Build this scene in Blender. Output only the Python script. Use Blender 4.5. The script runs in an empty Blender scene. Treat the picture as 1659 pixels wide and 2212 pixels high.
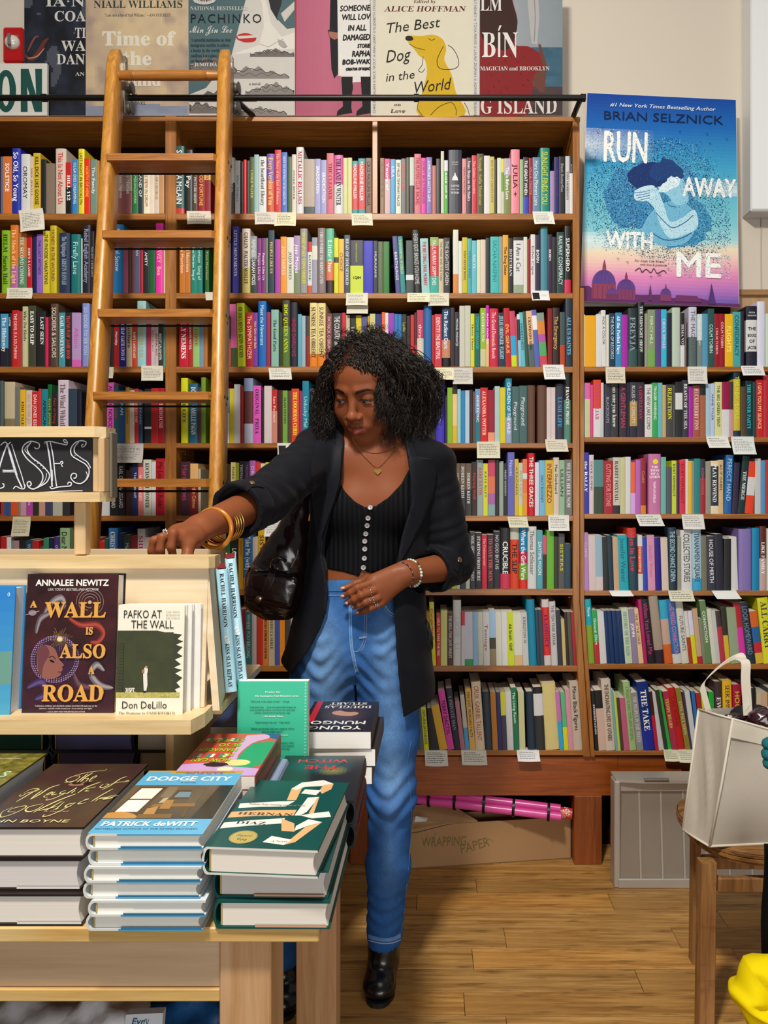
import bpy, math, random
import numpy as np
from mathutils import Vector, Matrix
from mathutils.bvhtree import BVHTree
random.seed(7); rng = np.random.default_rng(7)
SC = bpy.context.scene
COL = SC.collection

# ------------------------------------------------------------------ camera
# a level camera 1.32 m above the floor, room axes: X right, Y away, Z up
CAMZ, FPX, CU, CV = 1.32, 1640.0, 930.0, 1050.0      # eye height, focal length (px), principal point
cam_d = bpy.data.cameras.new('camera'); cam = bpy.data.objects.new('camera', cam_d); COL.objects.link(cam)
cam.location = (0, 0, CAMZ); cam.rotation_euler = (math.pi / 2, 0, 0)
cam_d.sensor_fit = 'HORIZONTAL'; cam_d.sensor_width = 36.0; cam_d.lens = 36.0 * FPX / 1659.0
cam_d.shift_x = (829.5 - CU) / 1659.0; cam_d.shift_y = -(1106.0 - CV) / 1659.0
cam_d.clip_start = 0.02
SC.camera = cam

# ------------------------------------------------------------------ light
world = bpy.data.worlds.new('world'); SC.world = world; world.use_nodes = True
bg = world.node_tree.nodes['Background']; bg.inputs[0].default_value = (1.0, 0.97, 0.93, 1); bg.inputs[1].default_value = 0.15

def area(name, loc, target, size, power, color, sy=None):
    l = bpy.data.lights.new(name, 'AREA'); l.energy = power; l.color = color; l.size = size
    if sy: l.shape = 'RECTANGLE'; l.size_y = sy
    o = bpy.data.objects.new(name, l); COL.objects.link(o); o.location = loc
    o.rotation_euler = (Vector(target) - Vector(loc)).to_track_quat('-Z', 'Y').to_euler()
    return o
area('ceiling_spot_light', (-0.45, 0.0, 3.6), (0.25, 1.5, 0.0), 0.30, 120, (1.0, 0.94, 0.85))
area('shop_window_light', (0.9, -2.6, 1.0), (0.3, 2.2, 0.4), 2.6, 66, (1.0, 0.98, 0.96), 1.5)
area('ceiling_panel_light', (0.3, 0.9, 4.1), (0.3, 1.3, 0), 1.4, 14, (1.0, 0.95, 0.88))

vs = SC.view_settings
vs.view_transform = 'Standard'; vs.look = 'None'; vs.gamma = 1.0; vs.exposure = -0.05; vs.use_curve_mapping = False
SC.display_settings.display_device = 'sRGB'

# ------------------------------------------------------------------ helpers
def P(u, v, y):                     # the point that stands at depth y behind pixel (u, v) of the 1659x2212 frame
    return Vector((y * (u - CU) / FPX, y, CAMZ + y * (CV - v) / FPX))
def px(n, y): return n * y / FPX    # n pixels as metres at depth y

def s2l(c): return c / 12.92 if c <= 0.04045 else ((c + 0.055) / 1.055) ** 2.4
_hc = {}
def hexc(h):
    if isinstance(h, tuple): return h if len(h) == 4 else h + (1.0,)
    if h in _hc: return _hc[h]
    t = h.lstrip('#')
    if len(t) == 3: t = ''.join(a + a for a in t)
    r = tuple(s2l(int(t[i:i + 2], 16) / 255) for i in (0, 2, 4)) + (1.0,)
    _hc[h] = r
    return r

class MB:
    def __init__(s): s.v = []; s.f = []; s.c = []; s.m = []
    def add(s, vs_, fs, col='fff', mi=0):
        b = len(s.v); s.v.extend(tuple(p) for p in vs_); c = hexc(col)
        for f in fs: s.f.append(tuple(i + b for i in f)); s.c.append(c); s.m.append(mi)
    def box(s, x0, x1, y0, y1, z0, z1, col='fff', mi=0, M=None):
        p = [Vector((x, y, z)) for z in (z0, z1) for y in (y0, y1) for x in (x0, x1)]
        if M is not None: p = [M @ q for q in p]
        s.add(p, [(0, 2, 3, 1), (4, 5, 7, 6), (0, 1, 5, 4), (2, 6, 7, 3), (0, 4, 6, 2), (1, 3, 7, 5)], col, mi)
    def bbox(s, x0, x1, y0, y1, z0, z1, b=0.002, col='fff', mi=0, M=None):   # bevelled box
        pts = []
        for z, i in ((z0, b), (z0 + b, 0), (z1 - b, 0), (z1, b)):
            for (x, y) in ((x0 + i + b * (i == 0), y0 + i), (x1 - i - b * (i == 0), y0 + i), (x1 - i, y0 + i + b * (i == 0)), (x1 - i, y1 - i - b * (i == 0)),
                           (x1 - i - b * (i == 0), y1 - i), (x0 + i + b * (i == 0), y1 - i), (x0 + i, y1 - i - b * (i == 0)), (x0 + i, y0 + i + b * (i == 0))):
                pts.append(Vector((x, y, z)))
        if M is not None: pts = [M @ q for q in pts]
        fs = [tuple(reversed(range(8))), tuple(range(24, 32))]
        for r in range(3):
            for k in range(8):
                a = r * 8 + k; c = r * 8 + (k + 1) % 8
                fs.append((a, c, c + 8, a + 8))
        s.add(pts, fs, col, mi)
    def rings(s, rings, col='fff', closed=True, caps=True, mi=0):
        n = len(rings[0]); vs_ = [p for r in rings for p in r]; fs = []
        for i in range(len(rings) - 1):
            for k in range(n if closed else n - 1):
                a = i * n + k; b = i * n + (k + 1) % n
                fs.append((a, b, b + n, a + n))
        if caps and closed: fs += [tuple(reversed(range(n))), tuple(range((len(rings) - 1) * n, len(rings) * n))]
        s.add(vs_, fs, col, mi)
    def tube(s, pts, r, n=8, col='fff', mi=0, caps=True, closed=False):
        pts = [Vector(p) for p in pts]; m = len(pts); R = []
        rr = r if isinstance(r, (list, tuple)) else [r] * m
        ref = None
        for i, p in enumerate(pts):
            if closed: t = pts[(i + 1) % m] - pts[i - 1]
            else: t = pts[min(i + 1, m - 1)] - pts[max(i - 1, 0)]
            t.normalize()
            if ref is None:
                ref = Vector((0, 0, 1)) if abs(t.z) < 0.9 else Vector((1, 0, 0))
            ref = (ref - t * ref.dot(t)).normalized(); b = t.cross(ref)
            R.append([p + (ref * math.cos(2 * math.pi * k / n) + b * math.sin(2 * math.pi * k / n)) * rr[i] for k in range(n)])
        if closed: R.append(R[0])
        s.rings(R, col, True, caps and not closed, mi)
    def lathe(s, c, axis, prof, n=20, col='fff', mi=0):          # prof: (along axis, radius)
        a = Vector(axis).normalized(); ref = Vector((0, 0, 1)) if abs(a.z) < 0.9 else Vector((1, 0, 0))
        ref = (ref - a * ref.dot(a)).normalized(); b = a.cross(ref); c = Vector(c)
        s.rings([[c + a * t + (ref * math.cos(2 * math.pi * k / n) + b * math.sin(2 * math.pi * k / n)) * r for k in range(n)] for t, r in prof], col, True, True, mi)
    def prism(s, pts, d, col='fff', mi=0):                        # pts: a flat 3-D outline, d: extrusion vector
        n = len(pts); d = Vector(d); vs_ = [Vector(p) for p in pts] + [Vector(p) + d for p in pts]
        s.add(vs_, [tuple(range(n)), tuple(reversed(range(n, 2 * n)))] + [(k, n + k, n + (k + 1) % n, (k + 1) % n) for k in range(n)], col, mi)
    def build(s, name, mats, parent=None, smooth=False, loc=None, fixn=False):
        me = bpy.data.meshes.new(name)
        vs_ = s.v
        if loc is not None:
            lx, ly, lz = loc; vs_ = [(a - lx, b - ly, c - lz) for a, b, c in vs_]
        me.from_pydata(vs_, [], s.f)
        if not isinstance(mats, (list, tuple)): mats = [mats]
        for m in mats: me.materials.append(m)
        if len(mats) > 1: me.polygons.foreach_set('material_index', s.m)
        a = me.color_attributes.new('Col', 'FLOAT_COLOR', 'CORNER')
        n = np.array([len(f) for f in s.f]); arr = np.repeat(np.array(s.c, dtype=np.float32), n, axis=0)
        a.data.foreach_set('color', arr.ravel())
        if fixn:
            import bmesh
            bm = bmesh.new(); bm.from_mesh(me); bmesh.ops.recalc_face_normals(bm, faces=bm.faces); bm.to_mesh(me); bm.free()
        if smooth:
            me.polygons.foreach_set('use_smooth', [True] * len(me.polygons))
            if smooth is not True: me.set_sharp_from_angle(angle=math.radians(smooth))
        me.update()
        o = bpy.data.objects.new(name, me); COL.objects.link(o)
        if loc is not None: o.location = loc
        if parent: 
            o.parent = parent
            if loc is not None: o.location = Vector(loc) - Vector(parent.location)
        return o

def tag(o, label=None, cat=None, group=None, kind=None):
    if label: o['label'] = label
    if cat: o['category'] = cat
    if group: o['group'] = group
    if kind: o['kind'] = kind
    return o
def empty(name, label, cat, loc=(0, 0, 0), group=None):
    o = bpy.data.objects.new(name, None); COL.objects.link(o); o.location = loc; o.empty_display_size = 0.05
    return tag(o, label, cat, group)
def place(o, root):          # parent a mesh built in room coordinates under an empty
    o.parent = root; o.matrix_parent_inverse = Matrix.Translation(-Vector(root.location)); return o

# ------------------------------------------------------------------ materials
def newmat(name):
    m = bpy.data.materials.new(name); m.use_nodes = True
    return m, m.node_tree.nodes, m.node_tree.links, m.node_tree.nodes['Principled BSDF']
def plain(name, col, rough=0.5, metal=0.0, bump=0, bscale=200, spec=0.5, coat=0, sheen=0):
    m, N, L, B = newmat(name)
    B.inputs['Base Color'].default_value = hexc(col); B.inputs['Roughness'].default_value = rough
    B.inputs['Metallic'].default_value = metal; B.inputs['Specular IOR Level'].default_value = spec
    B.inputs['Coat Weight'].default_value = coat; B.inputs['Sheen Weight'].default_value = sheen
    if bump:
        t = N.new('ShaderNodeTexCoord'); n = N.new('ShaderNodeTexNoise'); n.inputs['Scale'].default_value = bscale; n.inputs['Detail'].default_value = 4
        b = N.new('ShaderNodeBump'); b.inputs['Strength'].default_value = bump; b.inputs['Distance'].default_value = 0.002
        L.new(t.outputs['Object'], n.inputs['Vector']); L.new(n.outputs['Fac'], b.inputs['Height']); L.new(b.outputs['Normal'], B.inputs['Normal'])
    return m
def attr_mat(name, rough=0.5, spec=0.4, var=0.0, scale=60, coat=0.0, bump=0.0, gain=1.0):
    m, N, L, B = newmat(name)
    a = N.new('ShaderNodeAttribute'); a.attribute_name = 'Col'
    B.inputs['Roughness'].default_value = rough; B.inputs['Specular IOR Level'].default_value = spec; B.inputs['Coat Weight'].default_value = coat
    B.inputs['Coat Roughness'].default_value = 0.25
    t = N.new('ShaderNodeTexCoord'); n = N.new('ShaderNodeTexNoise'); n.inputs['Scale'].default_value = scale; n.inputs['Detail'].default_value = 5
    L.new(t.outputs['Object'], n.inputs['Vector'])
    mx = N.new('ShaderNodeMix'); mx.data_type = 'RGBA'; mx.blend_type = 'MULTIPLY'; mx.inputs['Factor'].default_value = 1.0
    mr = N.new('ShaderNodeMapRange'); mr.inputs['To Min'].default_value = gain * (1 - var); mr.inputs['To Max'].default_value = gain * (1 + var)
    L.new(n.outputs['Fac'], mr.inputs['Value']); L.new(a.outputs['Color'], mx.inputs['A']); L.new(mr.outputs['Result'], mx.inputs['B']); L.new(mx.outputs['Result'], B.inputs['Base Color'])
    if bump:
        b = N.new('ShaderNodeBump'); b.inputs['Strength'].default_value = bump; b.inputs['Distance'].default_value = 0.001
        L.new(n.outputs['Fac'], b.inputs['Height']); L.new(b.outputs['Normal'], B.inputs['Normal'])
    return m
def wood(name, c1, c2, c3=None, axis='x', scale=1.0, rough=0.45, knots=0.0, dark=0.35, attr=False, coat=0.0, scratch=0.0, spec=0.5):
    """grain streaks run along axis; c1 base, c2 streak, c3 broad drift"""
    m, N, L, B = newmat(name)
    t = N.new('ShaderNodeTexCoord'); mp = N.new('ShaderNodeMapping')
    sc = {'x': (1.2, 22, 22), 'y': (22, 1.2, 22), 'z': (22, 22, 1.2)}[axis]
    mp.inputs['Scale'].default_value = tuple(a * scale for a in sc)
    L.new(t.outputs['Object'], mp.inputs['Vector'])
    n1 = N.new('ShaderNodeTexNoise'); n1.inputs['Scale'].default_value = 3.0; n1.inputs['Detail'].default_value = 8; n1.inputs['Roughness'].default_value = 0.65; n1.inputs['Distortion'].default_value = 0.6
    n2 = N.new('ShaderNodeTexNoise'); n2.inputs['Scale'].default_value = 0.9; n2.inputs['Detail'].default_value = 3; n2.inputs['Distortion'].default_value = 1.2
    n3 = N.new('ShaderNodeTexNoise'); n3.inputs['Scale'].default_value = 14.0; n3.inputs['Detail'].default_value = 4
    for n in (n1, n2, n3): L.new(mp.outputs['Vector'], n.inputs['Vector'])
    r = N.new('ShaderNodeValToRGB'); e = r.color_ramp.elements
    e[0].position = 0.36; e[0].color = hexc(c2); e[1].position = 0.62; e[1].color = hexc(c1)
    L.new(n1.outputs['Fac'], r.inputs['Fac'])
    mx = N.new('ShaderNodeMix'); mx.data_type = 'RGBA'; mx.inputs['B'].default_value = hexc(c3 or c1)
    mr = N.new('ShaderNodeMapRange'); mr.inputs['From Min'].default_value = 0.42; mr.inputs['From Max'].default_value = 0.68; mr.inputs['To Max'].default_value = 0.75
    L.new(n2.outputs['Fac'], mr.inputs['Value']); L.new(mr.outputs['Result'], mx.inputs['Factor']); L.new(r.outputs['Color'], mx.inputs['A'])
    m2 = N.new('ShaderNodeMix'); m2.data_type = 'RGBA'; m2.blend_type = 'MULTIPLY'; m2.inputs['Factor'].default_value = dark
    L.new(mx.outputs['Result'], m2.inputs['A']); L.new(n3.outputs['Fac'], m2.inputs['B'])
    out = m2.outputs['Result']; B.inputs['Specular IOR Level'].default_value = spec
    if attr:
        a = N.new('ShaderNodeAttribute'); a.attribute_name = 'Col'
        m3 = N.new('ShaderNodeMix'); m3.data_type = 'RGBA'; m3.blend_type = 'MULTIPLY'; m3.inputs['Factor'].default_value = 1
        L.new(out, m3.inputs['A']); L.new(a.outputs['Color'], m3.inputs['B']); out = m3.outputs['Result']
    if scratch:
        w = N.new('ShaderNodeTexNoise'); w.inputs['Scale'].default_value = 1.0; w.inputs['Detail'].default_value = 6
        mq = N.new('ShaderNodeMapping'); mq.inputs['Scale'].default_value = (9, 60, 30); mq.inputs['Rotation'].default_value = (0, 0, 0.5)
        L.new(t.outputs['Object'], mq.inputs['Vector']); L.new(mq.outputs['Vector'], w.inputs['Vector'])
        mr2 = N.new('ShaderNodeMapRange'); mr2.inputs['From Min'].default_value = 0.30; mr2.inputs['From Max'].default_value = 0.42; mr2.inputs['To Min'].default_value = 1 - scratch; mr2.inputs['To Max'].default_value = 1
        L.new(w.outputs['Fac'], mr2.inputs['Value'])
        m4 = N.new('ShaderNodeMix'); m4.data_type = 'RGBA'; m4.blend_type = 'MULTIPLY'; m4.inputs['Factor'].default_value = 1
        L.new(out, m4.inputs['A']); L.new(mr2.outputs['Result'], m4.inputs['B']); out = m4.outputs['Result']
    L.new(out, B.inputs['Base Color']); B.inputs['Roughness'].default_value = rough; B.inputs['Coat Weight'].default_value = coat; B.inputs['Coat Roughness'].default_value = 0.3
    bp = N.new('ShaderNodeBump'); bp.inputs['Strength'].default_value = 0.15; bp.inputs['Distance'].default_value = 0.001
    L.new(n1.outputs['Fac'], bp.inputs['Height']); L.new(bp.outputs['Normal'], B.inputs['Normal'])
    return m

M_print = attr_mat('printed_paper', 0.42, 0.35, 0.06, 40, gain=0.86)
M_matte = attr_mat('matte_print', 0.7, 0.25, 0.05, 30)
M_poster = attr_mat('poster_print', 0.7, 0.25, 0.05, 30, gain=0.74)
M_pages = attr_mat('page_edges', 0.85, 0.2, 0.10, 300)
M_case = wood('bookcase_oak', 'bd7c34', '8e521a', 'a66826', 'x', 1.0, 0.4, coat=0.15)
M_casez = wood('bookcase_oak_upright', 'bd7c34', '8e521a', 'a66826', 'z', 1.0, 0.4, coat=0.15)
M_inner = wood('dark_oak_with_shade', '2e150a', '1c0c05', '261007', 'x', 1.0, 0.75, spec=0.12)  # dark brown wood, blackened further by recess shade painted into its colour
M_base = wood('red_mahogany_board', 'b05a1e', '86400f', '9a4d18', 'x', 1.1, 0.38, coat=0.2)
M_basez = wood('red_mahogany_post', 'a0521e', '7a3a10', '8c4616', 'z', 1.1, 0.4)
M_ladder = wood('ladder_oak', 'dc9c40', 'b0701e', 'c4842c', 'z', 1.3, 0.38, coat=0.25)
M_tread = wood('ladder_tread_oak', 'c88436', '955618', 'b0702a', 'x', 1.3, 0.38, coat=0.2)
M_maple = wood('maple_board', 'e3c795', 'd3b27c', 'ecd6aa', 'x', 0.9, 0.42, dark=0.16, coat=0.1)
M_maplez = wood('maple_post', 'dcbb8b', 'cba678', 'e4c89c', 'z', 0.9, 0.45, dark=0.18)
M_ply = wood('birch_plywood', 'e2cfae', 'd8c09a', 'ead9bc', 'x', 0.5, 0.5, dark=0.10)
M_tabletop = wood('golden_maple_edge', 'e0b974', 'cfa25a', 'ecd096', 'x', 1.0, 0.35, dark=0.2, coat=0.3)
M_apron = wood('cherry_apron', 'cfae88', 'bf9a70', 'dbbc98', 'x', 0.8, 0.5, dark=0.18)
M_tleg = wood('cherry_leg', 'd2a678', 'c08e5e', 'deb88e', 'z', 0.8, 0.5, dark=0.2)
M_metal = plain('brushed_steel', '9a968e', 0.35, 0.9)
M_black = plain('black_steel', '15130f', 0.38, 0.5)
M_gold = plain('gold', 'f0c050', 0.18, 1.0)

# ------------------------------------------------------------------ lettering
_g = {}; GL = 0.174
def _raw(s_):
    c = bpy.data.curves.new('glyph', 'FONT'); c.body = s_; c.resolution_u = 2
    o = bpy.data.objects.new('glyph', c); m = o.to_mesh()
    n = len(m.vertices); co = np.empty(n * 3); m.vertices.foreach_get('co', co)
    fs = [tuple(p.vertices) for p in m.polygons]
    o.to_mesh_clear(); bpy.data.objects.remove(o); bpy.data.curves.remove(c)
    return co.reshape(-1, 3)[:, :2], fs
def glyph(ch):
    if ch not in _g:
        if ch == ' ': _g[ch] = (np.zeros((0, 2)), [], 0.27)
        else:
            co, fs = _raw(ch); c2, _ = _raw(ch + 'I')
            _g[ch] = (co, fs, float(c2[:, 0].max()) - GL if len(c2) else 0.5)
    return _g[ch]
def serif(t):
    o = ''
    for c in t:
        if 'A' <= c <= 'Z': o += chr(0x1D400 + ord(c) - 65)
        elif 'a' <= c <= 'z': o += chr(0x1D41A + ord(c) - 97)
        elif '0' <= c <= '9': o += chr(0x1D7CE + ord(c) - 48)
        else: o += c
    return o
def script(t):
    o = ''
    for c in t:
        if 'A' <= c <= 'Z': o += chr(0x1D4D0 + ord(c) - 65)
        elif 'a' <= c <= 'z': o += chr(0x1D4EA + ord(c) - 97)
        else: o += c
    return o
def lay(t, track=0.0):
    x = 0; V = []; Fs = []; b = 0
    for ch in t:
        co, fs, adv = glyph(ch)
        if len(co):
            q = co.copy(); q[:, 0] += x; V.append(q); Fs += [tuple(i + b for i in f) for f in fs]; b += len(co)
        x += adv + track
    return (np.concatenate(V) if V else np.zeros((0, 2))), Fs, max(x - track, 0.01)
def text(mb, t, o, xd, yd, cap, col, align='l', width=None, fit=None, shear=0.0, xs=1.0, track=0.0, bold=0.0, mi=0):
    """letters of capital height cap; width: exact width, fit: widest allowed"""
    V, Fs, w = lay(t, track)
    if not len(V): return
    k = cap / 0.69; sx = k * xs
    if width: sx = width / w
    elif fit and w * sx > fit: sx = fit / w
    W_ = w * sx; off = {'l': 0, 'c': -W_ / 2, 'r': -W_}[align]
    o = Vector(o); xd = Vector(xd).normalized(); yd = Vector(yd).normalized()
    X = V[:, 0] * sx + off + V[:, 1] * k * shear; Y = V[:, 1] * k
    A = np.array(o)[None] + X[:, None] * np.array(xd)[None] + Y[:, None] * np.array(yd)[None]
    mb.add(A.tolist(), Fs, col, mi)
    if bold:
        nrm = xd.cross(yd)
        for k_, (dx, dy) in enumerate(((bold, 0), (-bold, 0), (0, bold), (0, -bold))):
            B_ = A + np.array(xd * dx + yd * dy + nrm * 0.00005 * (k_ + 1))[None]
            mb.add(B_.tolist(), Fs, col, mi)

# flat print laid on a plane; (a, b) plane coordinates are mapped to room points by fn(a, b, layer)
class Art:
    def __init__(s, fn): s.mb = MB(); s.fn = fn; s.l = 1
    def poly(s, pts, col): 
        s.mb.add([s.fn(a, b, s.l) for a, b in pts], [tuple(range(len(pts)))], col); s.l += 0.5
    def blob(s, cx, cy, rx, ry, col, n=18, rot=0, jag=0.0, a0=0, a1=2 * math.pi):
        s.poly([(cx + math.cos(rot) * rx * j * math.cos(t) - math.sin(rot) * ry * j * math.sin(t), cy + math.sin(rot) * rx * j * math.cos(t) + math.cos(rot) * ry * j * math.sin(t))
                for t, j in ((a0 + (a1 - a0) * k / n, 1 + random.uniform(-jag, jag)) for k in range(n))], col)
    def line(s, pts, w, col, smooth=True, taper=False):
        if smooth and len(pts) > 2: pts = spline2(pts, 5)
        n = len(pts); L_ = []; R_ = []
        for i in range(n):
            a = pts[max(i - 1, 0)]; b = pts[min(i + 1, n - 1)]
            dx, dy = b[0] - a[0], b[1] - a[1]; q = math.hypot(dx, dy) or 1
            ww = w / 2 * (math.sin(math.pi * (i + 0.6) / (n + 0.2)) ** 0.5 if taper else 1)
            L_.append((pts[i][0] - dy / q * ww, pts[i][1] + dx / q * ww)); R_.append((pts[i][0] + dy / q * ww, pts[i][1] - dx / q * ww))
        vs_ = [s.fn(a, b, s.l) for a, b in L_ + R_]
        s.mb.add(vs_, [(i, i + 1, n + i + 1, n + i) for i in range(n - 1)], col); s.l += 0.5
    def grid(s, a0, b0, a1, b1, nx, ny, f):
        vs_ = [s.fn(a0 + (a1 - a0) * i / nx, b0 + (b1 - b0) * j / ny, s.l) for j in range(ny + 1) for i in range(nx + 1)]
        b = len(s.mb.v); s.mb.v.extend(tuple(p) for p in vs_)
        for j in range(ny):
            for i in range(nx):
                k = b + j * (nx + 1) + i; s.mb.f.append((k, k + 1, k + nx + 2, k + nx + 1)); s.mb.m.append(0)
                s.mb.c.append(hexc(f((i + 0.5) / nx, (j + 0.5) / ny)))
        s.l += 0.5
    def txt(s, t, a, b, cap, col, align='l', width=None, fit=None, shear=0, xs=1.0, rot=0, track=0, bold=0, yd=-1):
        # b grows downward on the print when yd=-1
        e = cap * 0.5
        o = s.fn(a, b, s.l); c, sn = math.cos(rot), math.sin(rot)
        xd = s.fn(a + c * e, b + sn * e, s.l) - o; ydv = s.fn(a + sn * e * -yd, b + c * e * yd, s.l) - o
        kx = xd.length / e; ky = ydv.length / e
        text(s.mb, t, o, xd, ydv, cap * ky, col, align, width * kx if width else None, fit * kx if fit else None, shear, xs * kx / ky, track, bold * kx)
        s.l += 2.5 if bold else 0.5
def spline2(p, k):
    out = []
    for i in range(len(p) - 1):
        p0, p1, p2, p3 = p[max(i - 1, 0)], p[i], p[i + 1], p[min(i + 2, len(p) - 1)]
        for j in range(k):
            t = j / k
            out.append(tuple(0.5 * (2 * p1[c] + (p2[c] - p0[c]) * t + (2 * p0[c] - 5 * p1[c] + 4 * p2[c] - p3[c]) * t * t + (3 * p1[c] - p0[c] - 3 * p2[c] + p3[c]) * t ** 3) for c in range(len(p1))))
    out.append(tuple(p[-1]))
    return out
def mixh(a, b, t):
    A, B = hexc(a), hexc(b); return tuple(A[i] * (1 - t) + B[i] * t for i in range(4))
def vnoise(x, y, seed=0):
    def h(i, j): 
        n = math.sin(i * 127.1 + j * 311.7 + seed * 74.7) * 43758.5453
        return n - math.floor(n)
    i, j = math.floor(x), math.floor(y); fx, fy = x - i, y - j; fx = fx * fx * (3 - 2 * fx); fy = fy * fy * (3 - 2 * fy)
    return (h(i, j) * (1 - fx) + h(i + 1, j) * fx) * (1 - fy) + (h(i, j + 1) * (1 - fx) + h(i + 1, j + 1) * fx) * fy
def fbm(x, y, seed=0): return vnoise(x, y, seed) * 0.55 + vnoise(x * 2.1, y * 2.1, seed + 1) * 0.3 + vnoise(x * 4.3, y * 4.3, seed + 2) * 0.15
# ================================================================== ROOM
YW = 2.86                                    # the back wall
YB = 2.64                                    # front face of the bookcases
M_wall = plain('cream_wall_paint', 'cdc3b4', 0.8, bump=0.15, bscale=60)
M_white = plain('white_paint', 'dcdcda', 0.55)
M_floorgap = plain('dark_floor_gap', '2a1a0c', 0.9)
mb = MB(); mb.box(-3.2, 2.6, YW, YW + 0.1, 0, 3.9); w = mb.build('wall_back', M_wall); tag(w, kind='structure')
# left wall far out of frame and right wall: only what the photo could show
mb = MB(); mb.box(-3.2, 2.6, -0.5, YW + 0.1, -0.12, -0.022); fl = mb.build('floor', M_floorgap); tag(fl, kind='structure')
M_plank = wood('worn_oak_planks', 'e6b066', 'a87438', 'd09a52', 'x', 0.85, 0.5, dark=0.4, attr=True, scratch=0.5)
rows_v = [1866, 1897, 1930, 1966, 2003, 2048, 2092.5, 2142, 2195]
ys = [CAMZ * FPX / (v - CV) for v in rows_v]
while ys[0] < YW - 0.05: ys.insert(0, ys[0] + 0.113)
ys[0] = YW
while ys[-1] > 0.9: ys.append(ys[-1] - 0.113)
cuts = {1: [1340], 2: [1029], 3: [900, 1320], 4: [1560], 5: [1091, 1460], 6: [], 7: [1380], 8: [1003], 9: [1290]}
for i in range(len(ys) - 1):
    y1, y0 = ys[i], ys[i + 1]
    v0 = CV + CAMZ * FPX / ((y0 + y1) / 2)
    ri = None
    for q in range(len(rows_v) - 1):
        if rows_v[q] < v0 < rows_v[q + 1]: ri = q + 1
    xs_ = [(c - CU) / FPX * (y0 + y1) / 2 for c in cuts.get(ri, [])] if ri else []
    x = -1.7 + (i * 0.37) % 0.6
    allx = [-1.9]
    while x < 1.9:
        if all(abs(x - q) > 0.35 for q in xs_) and not (ri and 900 < CU + x * FPX / ((y0 + y1) / 2) < 1640 and xs_): allx.append(x)
        x += random.uniform(0.7, 1.1)
    allx = sorted(allx + xs_) + [1.95]
    for a, b in zip(allx, allx[1:]):
        m_ = MB(); t = random.uniform(0.72, 1.0); yel = random.uniform(-0.04, 0.04)
        if ri == 1: t *= 1.12
        z = random.uniform(-0.0006, 0.0006)
        m_.bbox(a + 0.0006, b - 0.0006, y0 + 0.0006, y1 - 0.0006, -0.022, z, 0.0008, (t + yel, t, t * (0.92 - yel * 2), 1))
        m_.build('plank', M_plank, fl, loc=(a, y0, 0))
# wall trim and light wainscot at the right
mb = MB()
z0 = P(0, 641, YW).z; z1 = P(0, 628, YW).z
mb.bbox(P(1500, 0, YW).x, 2.6, YW - 0.022, YW, z0, z1, 0.003); tr = mb.build('trim_1', wood('trim_wood', 'b38a5c', '94683c', None, 'x')); tag(tr, kind='structure')
mb = MB(); mb.box(P(1500, 0, YW).x, 2.6, YW - 0.008, YW, z0 - 0.55, z0); tr = mb.build('trim_2', wood('wainscot_veneer', 'c9a67c', 'b28c60', None, 'z', 0.6)); tag(tr, kind='structure')
# wall box (white cabinet of a wall unit) upper right
Yf = 2.78
t = empty('wall_unit', 'white boxy wall unit mounted on the cream wall in the upper corner', 'wall unit', P(1640, 460, YW))
mb = MB(); mb.bbox(P(1622, 0, Yf).x, 2.2, Yf, YW - 0.001, P(0, 456, Yf).z, 3.75, 0.004); place(mb.build('casing', plain('light_grey_enamel', 'd4d6d6', 0.35)), t)
mb = MB(); mb.box(P(1624, 0, Yf).x, 2.19, Yf - 0.002, Yf, P(0, 454, Yf).z + 0.004, 3.74); place(mb.build('front_panel', plain('white_enamel', 'e6e8ea', 0.3)), t)
mb = MB(); mb.tube([P(1645, 462, YW - 0.004), P(1644, 540, YW - 0.004), P(1645, 632, YW - 0.004)], 0.0022, 6); mb.lathe(P(1643, 468, YW - 0.005), (0, -1, 0), [(0, .006), (.004, .005)], 10)
place(mb.build('wire', plain('wire_grey', 'b5b3ac', 0.5)), t)
# fire alarm
t = empty('fire_alarm', 'red fire alarm strobe with clear lens on the wall above the black sign lettering', 'fire alarm', P(27, 96, 2.8))
mb = MB(); mb.bbox(P(5, 0, 2.8).x, P(49, 0, 2.8).x, 2.80, YW, P(0, 134, 2.8).z, P(0, 57, 2.8).z, 0.006); place(mb.build('housing', plain('alarm_red', 'b01014', 0.3), smooth=30), t)
mb = MB(); mb.lathe(P(27, 92, 2.80), (0, -1, 0), [(-.002, .027), (.004, .027), (.012, .022), (.02, .010), (.021, .002)], 18)
place(mb.build('lens', plain('clear_plastic_lens', 'd8d0c8', 0.08, 0, spec=0.9, coat=1), smooth=40), t)
mb = MB(); mb.bbox(P(14, 0, 2.8).x, P(40, 0, 2.8).x, 2.797, 2.801, P(0, 84, 2.8).z, P(0, 76, 2.8).z, 0.001); mb.box(P(24, 0, 2.8).x, P(30, 0, 2.8).x, 2.775, 2.782, P(0, 104, 2.8).z, P(0, 80, 2.8).z); place(mb.build('bulb_bar', plain('bulb_bar_grey', '8c8884', 0.3, 0.5)), t)

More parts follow.
